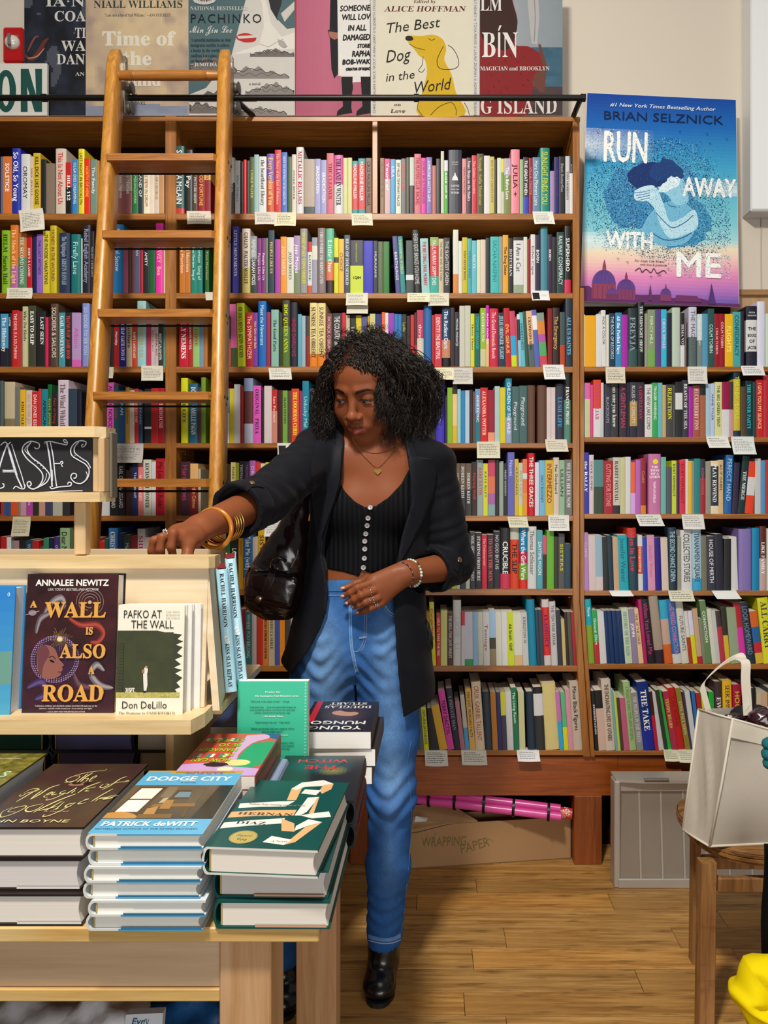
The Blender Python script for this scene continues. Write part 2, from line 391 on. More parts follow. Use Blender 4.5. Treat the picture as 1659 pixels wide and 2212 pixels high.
# ================================================================== BOOKCASES
SH_MAIN = [(461, 475), (633, 645), (792, 805), (957, 968), (1114, 1126), (1272, 1286), (1438, 1451), (1621, 1632)]
SH_R = [(792, 803), (944, 955), (1110, 1121), (1276, 1287), (1434, 1446), (1622, 1632)]
ZT = P(0, 253, YB).z; DEP = 0.2
def kink(u, v):                               # the lowest tiers of the posts splay a little
    return u + (26 * (v - 1300) / 380 if v > 1300 else 0) * min(1, max(0, (u - 560) / 680))
case = empty('bookcase', 'tall wooden wall bookcase of several bays filled with books behind the woman', 'bookcase', (0, YB, 0))
def board(name, u0, u1, v0, v1, y0, y1, mat, root, b=0.0015, Y=None):
    Y = Y or YB; m_ = MB(); m_.bbox(P(u0, 0, Y).x, P(u1, 0, Y).x, y0, y1, P(0, v1, Y).z, P(0, v0, Y).z, b)
    return place(m_.build(name, mat), root)
board('top_board', -420, 1253, 253, 263, YB - 0.004, YB + DEP, M_case, case)
for (u0, u1) in ((-420, 358), (380, 1240)):
    for v0, v1 in SH_MAIN: board('shelf_board', kink(u0, v0), kink(u1, v0), v0, v1, YB, YB + DEP - 0.004, M_case, case)
def post(name, ua, ub, va, vb, mat, root, y0=YB - 0.002, y1=YB + DEP):
    m_ = MB(); R = []
    vs__ = [va] + ([1300, 1390, 1480, 1560] if va < 1300 < vb else []) + [vb]
    for v in vs__:
        a, b = P(kink(ua, v), v, YB), P(kink(ub, v), v, YB)
        R.append([(a.x, y0 + .002, a.z), (a.x + .002, y0, a.z), (b.x - .002, y0, a.z), (b.x, y0 + .002, a.z), (b.x, y1, a.z), (a.x, y1, a.z)])
    m_.rings(R); return place(m_.build(name, mat, fixn=True), root)
post('upright', 357, 381, 251, 1660, M_casez, case)
post('upright', 1237, 1252, 253, 1634, M_casez, case)
post('upright', -440, -420, 251, 1660, M_casez, case)
post('divider', 804, 816, 263, 461, M_casez, case)
mb = MB(); a, b = P(-440, 0, YB).x, P(1252, 0, YB).x
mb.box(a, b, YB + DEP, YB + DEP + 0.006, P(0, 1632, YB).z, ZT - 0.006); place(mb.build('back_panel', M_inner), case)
# shelf pins under the board ends
for (u, v) in ((393, 478), (392, 650), (393, 806), (393, 975), (1230, 972), (1228, 1290)):
    mb = MB(); p = P(u, v, YB + 0.03); mb.tube([p, p + Vector((.012, 0, 0)), p + Vector((.012, -.004, -.012))], 0.0015, 6)
    place(mb.build('shelf_pin', M_metal), case)
p_ = P(1001, 328, YB + DEP - .004); mb = MB(); mb.lathe(p_, (0, -1, 0), [(0, .007), (.004, .007), (.004, .004), (.001, .003)], 14); place(mb.build('cable_grommet', M_black), case)
# base: apron and legs
mb = MB(); mb.bbox(P(-440, 0, 2.66).x, P(1334, 0, 2.66).x, 2.655, 2.69, P(0, 1718, 2.66).z, P(0, 1633, 2.66).z, 0.002); place(mb.build('base_apron', M_base), case)
for (ua, ub) in ((1240, 1300), (757, 795), (330, 390)):
    mb = MB(); mb.bbox(P(ua, 0, 2.65).x, P(ub, 0, 2.65).x, 2.645, 2.80, 0, P(0, 1718, 2.65).z, 0.003); place(mb.build('leg', M_basez), case)
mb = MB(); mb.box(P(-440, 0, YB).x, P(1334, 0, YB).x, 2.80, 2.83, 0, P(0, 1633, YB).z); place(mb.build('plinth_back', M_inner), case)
mb = MB(); mb.bbox(P(1322, 0, 2.75).x, P(1331, 0, 2.75).x, 2.7, 2.79, 0, 0.17, 0.002); place(mb.build('stored_board', M_basez), case)

case2 = empty('bookcase', 'lower wooden bookcase under the blue poster, right of the tall one', 'bookcase', (P(1450, 0, YB).x, YB, 0))
mb = MB(); mb.bbox(P(1334, 0, 2.66).x, P(1820, 0, 2.66).x, 2.655, 2.69, P(0, 1718, 2.66).z, P(0, 1633, 2.66).z, 0.002); place(mb.build('base_apron', M_base), case2)
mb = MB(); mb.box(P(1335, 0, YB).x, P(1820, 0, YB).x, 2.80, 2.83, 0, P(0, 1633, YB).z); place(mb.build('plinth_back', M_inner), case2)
for v0, v1 in SH_R: board('shelf_board', kink(1262, v0), 1820, v0, v1, YB, YB + DEP - 0.004, M_case, case2)
post('upright', 1253, 1262, 622, 1634, M_casez, case2)
post('upright', 1820, 1834, 640, 1634, M_casez, case2)
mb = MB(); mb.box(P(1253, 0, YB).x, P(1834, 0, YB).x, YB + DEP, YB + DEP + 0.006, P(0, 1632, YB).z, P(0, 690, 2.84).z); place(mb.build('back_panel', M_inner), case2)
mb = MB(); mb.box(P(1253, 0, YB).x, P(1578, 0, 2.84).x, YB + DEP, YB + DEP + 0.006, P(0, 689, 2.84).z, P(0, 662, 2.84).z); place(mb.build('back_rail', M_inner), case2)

# ================================================================== LADDER AND ITS RAIL
YP = 2.52; zp = P(0, 211.5, YP).z
t = empty('ladder_rail', 'black steel rail running along the top front edge of the tall bookcase', 'rail', (0, YP, zp))
mb = MB(); mb.tube([(P(-400, 0, YP).x, YP, zp), (P(1262, 0, YP).x, YP, zp)], 0.0098, 14); place(mb.build('pipe', M_black, smooth=40), t)
for u in (1262, 98, 902): 
    mb = MB(); x = P(u, 0, YP).x; mb.tube([(x - .012, YP, zp), (x + .004, YP, zp)], .0125, 12)
    place(mb.build('coupling', M_black, smooth=40), t)
for ua, ub in ((1254, 1240), (515, 545), (-200, -210)):
    mb = MB(); a = P(ua, 214, YP); b = P(ub, 248, YB - .004)
    mb.tube([a, a + Vector((-.002, .02, -.004)), b + Vector((0, -.0, 0)), b + Vector((0, .03, 0))], .0095, 8); place(mb.build('bracket', M_black, smooth=40), t)

lad = empty('library_ladder', 'oak rolling library ladder leaning against the black rail of the tall bookcase', 'ladder', (-0.76, 1.9, 0))
def LY(z): return 2.156 + 0.2287 * (z - 1.491)
def LX(z): return -0.790 - 0.0456 * (z - 1.491)
sl = math.atan(0.2287)
for sgn in (-1, 1):
    mb = MB(); R = []
    zs = [0.0, 0.7, 1.4, 2.1, 2.66, 2.705, 2.735, 2.745]
    for i, z in enumerate(zs):
        hw = 0.0165; x = LX(z) + sgn * (0.195 - 0.0165); y = LY(z)
        dp = 0.078; top = max(0, (z - 2.66) / 0.085); k = math.sqrt(max(0.02, 1 - top ** 2))
        ym = y + dp / 2; h = dp / 2 * k; hw2 = hw * (1 - 0.25 * top ** 2)
        R.append([(x + cx * hw2, ym + cy * h, z) for cx, cy in ((-1, -.86), (-.7, -1), (.7, -1), (1, -.86), (1, .86), (.7, 1), (-.7, 1), (-1, .86))])
    mb.rings(R); place(mb.build('side_rail', M_ladder, smooth=50, fixn=True), lad)
mb = MB()
stepv = [(331, 15), (497, 16), (667, 17), (846, 17), (1034, 18), (1235, 19), (1450, 20), (1700, 20)]
stz = []
for v, th in stepv:
    z = 1.3
    for _ in range(30): z = CAMZ + (LY(z) - .012) * (CV - v) / FPX
    stz.append(z)
    if z < 0.1: continue
    y = LY(z) - .012; m_ = MB(); x = LX(z); hw = 0.171
    tk = th * y / FPX
    # tread with chamfered front corners
    prof = [(-hw - .004, y + .012), (-hw + .004, y), (hw - .012, y), (hw + .004, y + .018), (hw, y + .098), (-hw, y + .098)]
    R = [[(x + a, b, zz) for a, b in prof] for zz in (z - tk, z)]
    m_.rings(R); place(m_.build('tread', M_tread, fixn=True), lad)
    m_ = MB(); zr = z - tk - .012; m_.tube([(LX(zr) - .18, LY(zr) + .07, zr), (LX(zr) + .18, LY(zr) + .07, zr)], .0032, 8); place(m_.build('tie_rod', M_black), lad)
    m_ = MB()
    for dz, dy in ((-.004, .03), (-.004, .062), (-.024, .045)):
        m_.lathe((LX(z) + .1952, LY(z) + dy, z + dz - .006), (1, 0, 0), [(-.002, .006), (.0015, .0055), (.0022, .002)], 10)
    place(m_.build('bolt', M_black, smooth=40), lad)
z = 2.0
for _ in range(30): z = CAMZ + (LY(z) + .03) * (CV - 163) / FPX
mb = MB(); x = LX(z); yy = LY(z) + .03
prof = [(-.168, .014), (-.13, .0155), (-.125, .0165), (-.122, .0135), (-.119, .0165), (-.116, .0135), (-.113, .0165), (-.108, .0155), (0, .0165), (.108, .0155), (.113, .0165), (.116, .0135), (.119, .0165), (.122, .0135), (.125, .0165), (.13, .0155), (.168, .014)]
mb.lathe((x, yy, z), (1, 0, 0), prof, 18); place(mb.build('rung', M_tread, smooth=50), lad)
for sgn, uu in ((-1, 276), (1, 506)):
    y = YP - .02
    mb = MB(); xx = P(uu, 0, y).x + (-.006 if sgn > 0 else -.006)
    R = []
    for v, hwd in ((124, .010), (140, .012), (160, .010), (190, .013), (212, .015), (232, .012), (246, .008)):
        p = P(uu - 6, v, y); R.append([(xx - .006, p.y - hwd, p.z), (xx + .002, p.y - hwd, p.z), (xx + .002, p.y + hwd, p.z), (xx - .006, p.y + hwd, p.z)])
    mb.rings(R)
    for v in (134, 192): mb.lathe(P(uu - 5, v, y - .002) , (0, -1, 0), [(0, .005), (.006, .004)], 8)
    br = place(mb.build('roller_bracket', M_metal, fixn=True), lad)
    for v in (191, 233):
        m2 = MB(); c = P(uu + 5, v, YP + .0); m2.lathe(c, (1, 0, 0), [(-.011, .018), (-.008, .021), (-.003, .0155), (.003, .0155), (.008, .021), (.011, .018), (.012, .005)], 18)
        q = m2.build('wheel', plain('grey_rubber_wheel', '5c5a54', 0.45, 0.4), smooth=40); q.parent = br
# ================================================================== BOOKS ON THE SHELVES
# one entry per spine, read from the photo: left edge | top | colours | lettering colour | lettering | lean   (x and top in the units of
# the enlarged strip: origin ox, oy and scale s); ~ is an empty gap
DATA = """
@A1|0|300|3.456|461|0
0|130|668||;22|130|d73|fff|SOLSTICE;87|70|23a|fff|So Old, So Young;152|112|ddd|111|OROMAY;222|130|dca|a65|MRS. JEKYLL;249|105|db3|111|KILL DICK LIKE GOOSE;302|150|222|ccc|;342|180|876||;~405;410|70|dcb|c33|This Is Not About Us;490|175|c22,111,48|fff|HILL 112;537|150|38c|fff|OLGA DIES DREAMING;580|72|ed2|111|LAST NIGHT IN BROOKLYN;628|145|e31|fc3|NORTH OF HERE;672|150|798|fff|The Family;720|160|c83||;~742;828|180|9bc|567|;878|180|ca9,a66,55|fff|Many Names;930|180|ca9,a66,55|fff|Many Names;985|170|274|bea|AGE AMERANGOWAN;1030|190|233|eee|LAND OF;1068|170|eec|c22|GRASS VIEW IN DRUM;1112|170|edc|c33|;1150|165|dcb|b83|BOOK OF GEORGE;1187|175|c96|edd|;~1225;1297|50|255,c33,92|eee|SK PAULA McLAIN;1375|80|222|eee|War Pay;1440|200|543|ddd|PICTURE SHOW;1475|190|912|eb5|GOOD FORTUNE;1525|200|eb5,912,30|911|HYSTERIA;~1572
@A2|0|300|3.456|633|0
5|680|8b2|232|HELM  Sarah Hall;70|640|d72,b6a,60|fc8|The Shock of the Light;132|705|b73,586,40|ded|THE SECOND COMING;197|720|c12|fff|SHE'S A LAMB!;~236;240|720|125|fff|;275|710|96c|223|THE LAST WITNESS;318|685|dc3|333|THE PHOEBE VARIATIONS;368|645|cb2|943|HONEY IN THE WOUND;~420;437|700|235|9ab|The Nightingale  KRISTIN HANNAH;~518;527|710|177|cdd|Firefly Lane;600|740|ccb||;612|640|223|99b|Rebel English Academy;675|690|322|aaa|NIGHT LIBRARY;~702;800|760|d9b||;832|635|28c|dee|Secret of Snow;918|760|c68|fff|;955|770|533|dbb|;978|770|633|dbb|;1003|750|557|ddf|AN;1045|760|b23|fcc|;1068|740|222|eee|AMITY;1115|760|163||;1158|630|e3a|fc9|HARVEY  Bea;1218|760|dca||;~1236;1340|690|c72|fdb|Toni Morrison;1382|690|c72|fdb|Toni Morrison;1422|690|187|cee|Toni Morrison  Song of;1465|690|187|cee|Toni Morrison  Song of;~1510;1530|720|262|dc9|Toni Morrison;~1560
@A3|0|640|3.456|792|0
0|130|49c,223,65|eee|The Hideaway;60|125|222|eee|LUSTRE;85|103|c22|fdd|THE DEVIL IS A SOUTHPAW;137|110|a44|cba|;165|75|cc9|343|Why Do Birds;~205;210|68|443|fff|EASY TO SLIP;265|110|111||;285|110|222|eee|LAST SEEN;338|155|d25|411|;360|150|422||;375|55|543|dcb|SOLDIERS & SAILORS;435|120|49a|eee|GAIL HONEYMAN;485|120|222|e44|TRAUMA PLOT  JAMIE HOOD;532|120|b9c,d6b,87|d4a|Albion;~602;612|52|89d|cde|SO GOOD TO SEE YOU;~668;755|195|ee1|111|;793|190|443||;820|190|222|b98|;848|180|b22|fff|Hornby;888|185|229|fff|CHEAP EARTH UPON IT;940|185|cb9|222|sunburn;985|180|c42|fff|BODY LANGUAGE;1022|35|9cc|c92|GOING  VANESSA HUA;1090|180|b35|fdd|;1128|190|cbb|811|GOTHIC ROT;1155|190|cbb|811|GOTHIC ROT;1182|185|332|ddd|BIGOT LAUGHTER;1215|190|599||;~1240;1338|100|c13|fff|EMILY NEMENS;1405|150|b22|fff|GUADALUPE NETTEL;1438|150|9c7|d25|IT GONE;1488|150|79b|ddd|;1520|160|b73||;~1548
@A4|0|640|3.456|957|0
0|630|566|ccb|;25|638|cb9,875,60|dc9|;~106;110|675|777||;150|697|eb2|222|FISH TALES;190|700|dcb|b98|SELF WORK JO;235|710|c22|fdd|DAN JONES ESSEX;285|690|c33||;308|692|289|122|AMERICAN;355|657|163|eb4|GAYL JONES;385|715|222|c33|Fear of Flying;430|625|dcd|655|The Wind Whistling;510|690|345|fff|;575|710|223|ccc|;~605;735|760|cb9|222|MIRAN;755|720|423|c99|;795|640|d5b|313|ALEX BIG NOBODY;848|660|255|c23|HALE IN THE STORM;885|700|258|bdf|MARIAN;937|680|c93|222|FRANCIS BARE FORSECK;965|700|dcb|a85|;1003|690|c22|fcb|ELECTRICIAN'S FIRE;1032|700|246|9bc|HAN KANG;~1062;1075|690|222,eee,70,222,74|eee|;1128|685|b22|fb9|;1178|685|a12|fcc|POWERHOUSE;1228|710|733|cba|;~1249;1348|610|dd1|554|FULL LIFE;~1402;1408|650|268|eee|DOWSON  CAMILLE PAGAN;1475|680|533|cb9|;1500|605|792|cd8|;~1536
@L5|0|900|3.456|1114|0
0|560|a33||;25|600|458||;45|560|358||;80|560|d52|fff|;135|570|887||;152|560|c9a|fff|;195|560|b4a|eee|Time;243|580|332|cb7|;288|590|c98||;335|570|446|ccd|;390|560|bba|444|;465|600|333|eee|;~520;670|620|ccb||;735|560|ddd|333|;817|340|222|eee|KARL OVE KNAUSGAARD;872|345|222|eee|KARL OVE KNAUSGAARD;~932;935|400|422||;965|370|322|fff|;988|350|236|fff|THE KNIGHT;1030|345|e88|fff|MAD WEIGHT;1067|320|ddc|222|KOCIANCICH  WONDER;1128|335|ddd|c22|;1160|312|b12|411|My Lover the Rabbi;1228|335|caa|333|;~1250;1345|335|423|a35|Hard Times;1418|350|eb7,822,30|eb7|ANNIE Garden Crimes;1478|390|cb9|322|;~1497
@M5|420|940|4.096|1114|0
180|250|47a|bcd|KNAUSGAARD;210|255|ddd|888|Samuel Jessel;285|258|322|c98|;320|240|dc7|764|MARK PERES;365|245|9a3|453|;395|230|222|ddd|THOMAS PYNCHON;437|232|334|b5b|THOMAS PYNCHON;488|225|b6b|ede|ORIGINAL;540|240|c33|fff|TWO STEP;585|250|dda|876|;625|240|dd3|222|THE SISTERS;~672
@L6|0|900|3.456|1272|0
0|895|b22|fff|ABUNDANCE;48|900|ddd|333|;82|910|888||;102|925|a88|fff|The Dropo;142|930|222|cb7|ILT;188|920|245|9ab|WEAR;240|925|b22||;290|975|354||;325|907|386|cec|;365|905|223|bbd|RAINE;400|895|437|eee|OTHER PEOPLE;440|832|9b8|333|Dear Monica Lewis;~515;650|908|caa|b33|Absolutely;685|905|c23|fff|LURE LIFE;740|930|b22||;778|910|253||;805|832|37b|fff|CHRISTINA LAUREN;~876;882|870|236|cdd|;925|880|354|def|Meeting New;972|890|822|dcc|;1020|838|ccc|b25|SHEER;1080|900|cba|543|;1118|900|543||;1180|905|c54||;~1245;1345|900|236||;1400|905|c95||;1450|905|733||;~1500
@M6|420|940|4.096|1272|0
190|940|ddd|555|;213|950|822|c77|;280|945|262|8c5|;315|880|222|eee|LOVERS XX;388|895|c92|c52|GUNCLE;430|865|37b,c86,80|fff|Take Me (with) You;512|905|cba|433|;560|815|da2|432|SISTERS;~630;640|900|622||;690|900|346||;730|910|c83||;780|905|ddd||;~830
@M7|420|940|4.096|1438|0
250|1560|346||;300|1570|a43||;350|1550|cb9||;400|1540|b35|ecc|;448|1560|488|dee|WHERE YOU BELONG;505|1563|cbb|222|;548|1575|b32|fff|;605|1590|c73|222|AIKO SEO  SOMEONE TO COOK FOR;655|1600|ba8|543|REBECCA SERLE;710|1615|45a|fff|;755|1620|d82||;800|1600|444||;850|1610|c99||;~900
@B1|470|300|4.366|461|0
60|160|d22|111|THE YEAR OF THE WIND;97|175|ccb,322,45|bbb|SPENZER;162|200|ddd|69a|Blue Sisters;213|215|222|ddd|;243|195|d12|111|;272|205|222|eee|;303|170|452|cc4|UNDER WATER;345|148|9bb|588|;390|163|ddd|444|the heartbeat library;460|135|75a,c53,45|fc8|Every Version of You;538|103|c12|fbb|The Mercy of the End of Romance;600|125|36b|ddf|I HOPE YOU FIND WHAT YOU'RE LOOKING FOR;657|165|253||;700|145|dcb|222|SNAKE RIVER;740|75|ddd|b23|METALLIC REALMS;812|185|a98,233,87|cb9|;915|185|99c|fff|ERADICATION;972|195|99c|fff|ERADICATION;1028|133|c56|a23|THE CLEANER;1097|148|d6a,ddd,50|222|THE LAND IN WINTER;1183|175|cc8|b83|;1224|175|cc8|b83|;1268|205|188,c22,10,188,92|eee|MADELINE MILLER;1324|182|188,c22,10,188,92|eee|MADELINE MILLER;1393|178|643|432|CIRCE MADELINE MILLER;~1455
@C1|820|300|3.770|461|0
3|155|864|432|CIRCE MADELINE MILLER;40|160|d17,caa,37|fff|Yours of;88|165|39c|fff|LILA;130|167|ddc|543|JEFF MILLER TEMPORARY PALACES;175|158|666|d33|RED DOG FARM;215|150|443|ccc|;244|147|bcb,222,50|888|;282|120|c67|a23|THE PLAYERS CLUB  RACHEL;338|155|d1a|812|DON'T BE A STRANGER;380|150|76a|fff|SOMEONE'S GOTTA GIVE;428|215|b65|ecb|;460|160|222|dc7|;~495;498|100|ccb|a98|;525|170|ddd,4a2,20|fff|AGE OF X;557|88|334|ddd|*GONE;672|158|d88|823|NANCY MITFORD;708|152|223|eee|Your Steps on the Stairs;750|132|c23|fcc|The Golden Scoundrel;792|118|442|ba4|Nymph  Sofia Montrone;850|135|ddd|bbc|;898|145|cb5|764|RICK MOODY GARDEN STATE;935|165|222|ccc|;957|155|ddc|999|;990|158|dd2,6a3,25,ccb,60|fff|;1015|155|bab,784,30|fff|This Is Before Love;1068|85|e89|522|JULIA +;1142|165|9b8|465|;1170|145|323,34b,70|fff|THE GREAT WHEN;1215|155|912|d99|VILLA TRISTE;1247|148|68a|dee|Here One Moment Liane;1307|68|287|dd3|SUNLIGHT FINDS YOU;1388|262|a8b|fff|;1422|148|226|536|The Wish;1463|140|222|999|Black Butterflies;1513|140|ccc|444|TONI MORRISON;1548|138|222,ddd,30|999|HOME;~1576
@B2|470|300|4.366|633|0
40|965|676|ccc|;68|848|222|ccc|THE ARCHITECT OF NEW YORK;~128;135|822|44a|dde|LITTLE MOVEMENTS;202|880|432|cb8|;228|845|dcb,cb6,60|222|GHALEN  WALTER MOSLEY;308|915|899,233,40|ddd|RIPENESS  SARAH MOSS;370|935|727|fcf|People Like Us;412|935|727|fcf|People Like Us;455|935|786||;475|857|134|dc7|PEOPLE LIKE US;~535;540|945|a3a|dbd|;592|920|e92|fdb|JOJO MOYES;650|925|ddc|565|JOJO MOYES;718|910|a8b,786,60|fff|Jojo Moyes;778|845|999|dd3|AWAKE AWAKE  FIONA MOZLEY;848|967|b12,ddd,20,c52,85|222|KATHERINE;890|930|99a,ddc,15,99a,40|777|;943|840|877|ddd|THIS IS WHERE THE SERPENT LIVES;1020|840|6b9,d75,50,322,80|cfd|Little One;1097|930|dd2,332,35,dd2,45|222|;1140|940|eb3|853|CHOICE;1192|905|345|dde|HEAD OF HOUSEHOLD;1250|955|334,cd3,48|222|*1Q84;1374|958|22b|aac|;1467|960|223|ccd|MURAKAMI;1512|965|564|cc8|;1560|965|272|ac9|;~1620
@C2|820|300|3.770|633|0
130|790|448|eee|EARTHLINGS|-28;172|793|288|dd6|VANISHING WORLD|-26;213|825|344,ddd,65,344,75|ccc|;278|740|222|ccc|EVERY EXIT BRINGS YOU HOME|-20;343|808|9cc|b35|THE BEE STING / PAUL MURRAY|-15;410|798|8a5,c23,15,2a9,70|eee|PAUL MURRAY SKIPPY DIES;480|810|cb9,987|543|THE MARK AND THE VOID;522|805|222|ddd|THE SLIGHTEST GREEN;~575;598|738|ddc,d83,70|eed|;642|830|ddd|aaa|;672|803|cb2|332|FINN NEVER NEVIL;715|810|4aa|379|TOBACCO WIVES;752|825|6bc|dee|SALTY;792|822|ddb|bba|;822|818|dcb|998|;864|803|222|cc8|;902|797|4bb|288|SACHA NASPINI;972|795|998||;1003|783|ea2|311|The Dog Sitter;1048|805|222|ddd|BOTCHAN;1090|800|222,ddd,6,9a8,85|555|I Am a Cat;1172|798|ddc|565|;1203|815|912||;1230|777|ddd|877|Echo Cape;1267|782|324|fff|BORN;1310|715|489|cde|;1370|775|324|fff|BORN;1408|795|222|bbb|;1445|755|244|cdd|RAILWAY CONSPIRACY;1505|707|222,c35,80|eee|SUPERHERO;~1560
@E3|460|640|4.254|792|0
45|170|dd2||;~72;78|180|222,b42,45|ddd|CELESTE NG;124|185|432,b42,45|ddc|;165|70|d6a,453,70|fff||-15;225|62|cd2|222|MY DOCUMENTS  KEVIN NGUYEN|-12;300|147|a12|fcb|The SYMPATHIZER;368|150|739|ec6|Hot Girls with Balls;412|42|16b|ade|Meet the Newmans;490|145|924|fc9|;~528;535|123|8ba|222|The Good Parts;605|150|332||;635|35|443,573,40|cd2|BOG QUEEN ANNA;708|55|223|b25|INDIE DARLING;778|163|6ab|dee|;814|178|9bc|fff|;850|178|433,822,40|fda|;888|60|ed9,e82,80|411|SUNRISE TEA OBREHT;960|62|ed9,e82,80|411|SUNRISE TEA OBREHT;1035|155|733|ecc|PATRICK O'BRIAN;1095|152|222|eee|THE COUNTRY GIRLS EDNA;1183|150|c13|fcc|;1220|170|cb9|865|;1257|170|222|eee|TIN MAN;1312|175|dc2|332|;1365|185|558|99a|;1420|180|c92||;1440|160|cc8|444|;1492|162|127|ccd|HAMNET;1550|145|e62|fff|;1580|150|ddd||;1612|152|93b|ecf|;1665|160|27b|dde|;1700|165|27b||;1735|165|222|cc4|Lydia;1780|180|222|888|;1815|170|c22|fdd|;1850|150|422,a23,60|fcc|;~1875
@F3|900|640|4.608|792|0
0|135|b35,cca,50|fcd|thirst trap;70|90|26a|bde|;150|185|b12|ddd|;178|178|c34|fdd|IDENTITY THE BEAUTIFUL;250|110|246,c86,55,111,85|def|The Radiant Dark;335|112|322|cb9|;380|155|223|cdd|MICHAEL ONDAATJE;426|93|ccb|998|;480|93|ccb|998|;537|170|dd1|332|There There;577|172|166|2bb|TOMMY ORANGE;633|118|9b3,cc9,70|ded|EASTBOUND;690|88|c0a,eb8,55|fff|RICH DOGS;722|120|c24|fdd|The Grand Domestic Revolt;815|162|134|bde|JULIE ORRINGER  FLIGHT|-8;885|117|b12|fb6|EVIL GENIUS|-20;945|145|c46,2ad,45,cd2,80|422||-22;1000|208|b56|||-20;1017|178|ddd,333,10,8cd,50|||-20;1045|160|6bc|267|SWEETNESS|-28;1085|148|354|ccb||-30;1122|145|eb8,566,60|222|CRAWDADS SING|-35;1180|133|66b,eee,10,56b,35|dcf||-40;1232|163|898,d83,15,b5a,40,5a6,55,c45,80|fff||-38;1305|118|811||;1352|112|322|ca6|The Emergency;1428|155|455,b42,60|ccc|;1478|12|234|6be|ALL US SAINTS;~1555
@E4|460|640|4.254|957|0
30|748|c23,344,50|fcc|WONDERLUST;88|845|58a,ddd,45|ccc|PAUL;150|847|dc2|854|;193|808|ddd|668|;250|825|a22||;280|752|89b,633,20,bbc,70|222|;367|820|d5b|314|ORIGINAL  PRIYA;440|860|222||;470|823|dcc|533|;540|858|b22,c87,40|fcc|Ann Patchett;592|862|411|dba|;638|865|7a4|343|ALAN PATON;685|868|543|b98|;720|848|d42|fe5|THE DOORMAN CHRIS;790|870|a25|ecc|;820|777|18a|bee|Unlucky Mel;880|845|345|bcb|;930|850|733||;990|840|ccb||;1050|850|246||;~1110
@F4|900|640|4.608|957|0
-60|900|543||;0|900|322||;50|900|dda||;100|940|222|d86|until;185|840|43b|99e|Indian Hollow;~280;282|985|333|ccc|;305|908|8b2|ded|;357|885|322,ec8,15,db3,70|a84|;405|925|9cd|fff|;440|937|28b|345|;483|935|bcd|456|;527|930|322|543|IANNY;560|948|655||;583|922|69c,178,45|fff|ANNE PATRIC;635|908|c11|fcb|ALEXANDRA POTTER;710|932|913,e97,80|daa|;778|893|acc|677|;830|907|dc2|774|;885|818|28a,9ac,60|fff|CHILDREN OF THE WILD;950|897|466|ddd|Playground;1022|890|466|ddd|Playground;1100|885|643|cba|;~1182;1203|885|643|cba|;1295|905|dcc|b65|;1340|905|dcc|b65|;1383|870|334|2ae|LUSH LIFE;1468|745|222,587,40|eee|FRANCINE PROSE;~1538
@J5|900|940|4.608|1114|0
330|250|912|ddd|THE UNDERTOW|-8;385|280|654,333,50|ddd|DOREEN KEITH;432|280|654,333,50|ddd|DOREEN KEITH;487|280|654,333,50|ddd|DOREEN KEITH;548|265|322|b33|Playing Wolf;602|245|9aa|c54|BABE RATER;663|280|dd2|222|KATE RILEY;710|245|c46,d75,30,a6a,60,8aa,80|ec6|;782|245|222|c23|;822|260|9a9|666|;865|280|222|ccc|MARY ROBISON;905|170|66b|cdf|Naomi;975|237|db2|332|ATACAMA;1015|275|ccb,dd3,80|9b8|BIG LILY;1058|238|e75,ddd,25,e74,35,e93,60||;1103|180|c12|eee|THE THREE GRACES;1178|270|dde|bbc|;1220|250|7bd|256|SALLY ROONEY;1280|248|db3|a23|INTERMEZZO;1362|222|dcb|254|Man Overboard;1418|247|9b9|444|LILLIAN;1475|243|777|ddd|WE LIVE HERE NOW;~1548
@J6|900|940|4.608|1272|0
100|1010|c83||;150|1010|456||;200|1010|ddc||;250|1010|822||;300|1010|245||;345|1010|cd2||;397|1010|ddc||;432|1010|344|ddd|;488|1008|18b,ddc,77|fff|;530|965|333|ccc|VIGIL GEORGE SAUNDERS;585|972|222|ddd|STARTING FROM HERE;650|992|c24|fbb|The Undercurrent;702|990|322|c66|TO SAVE THE MAN;768|958|223|ddd|NO GOD BUT US;832|925|222,c35,75|fff|CRUCIBLE;932|918|ccb,d42,20|222|THE SLIP;1022|905|18b,b25,40,7a3,60,d32,85|fff|Where the Girls Were;1105|910|ddd|777|Thomas Schlesser;1195|950|5ab|fff|DAYTIME MOON;1255|1003|d57,422,35|fff|;1295|950|6b2|243|;1368|1010|332|cb9|;1412|983|555|cc4|SISTERS;1475|1080|245|bcd|;~1535
@K7|880|1260|4.1475|1438|0
-60|250|246||;0|260|a43||;50|250|cb9||;110|255|344||;160|260|b83||;215|170|dd2|c23|Dangerland!|-20;258|280|c31|fff|LEILA  I'LL TAKE THE FIRE;298|243|dd8|565|;358|263|532|ddd|THE HELL-TIME JANE SMILEY;410|152|ddd|bbc|LIDIE  LI;482|258|d34,ddd,25|554|;515|258|dde,3a6,88|aa9||-5;590|258|9ce|cde||-6;637|258|ddc|ccb||-8;683|258|ddd|943|Teenage|-8;740|243|ace,443,50,986,70|556||-10;797|258|ddc|ccc||-12;850|258|ddd|bbb||-12;903|258|cd2|333|Ali Smith  Gliff|-15;962|270|ddc,db8,80|cba||-18;1038|262|ccc|554|KINGSTON 76|-20;1090|147|18a|cfc||-25;1165|237|345|eaa||-22;1192|237|345|eaa||-22;1228|147|dcc,d33,12,dcc,85|527|FLASHOUT|-25;1292|165|ccc|555|THE TEN YEAR AFFAIR|-25;1352|240|334|eee||-25;1395|325|cb7|||-20;1427|258|322|b99||-25;1455|258|554|ccc||-28;1490|258|a23|fcc||-28;~1520
@K8|880|1260|4.1475|1621|0
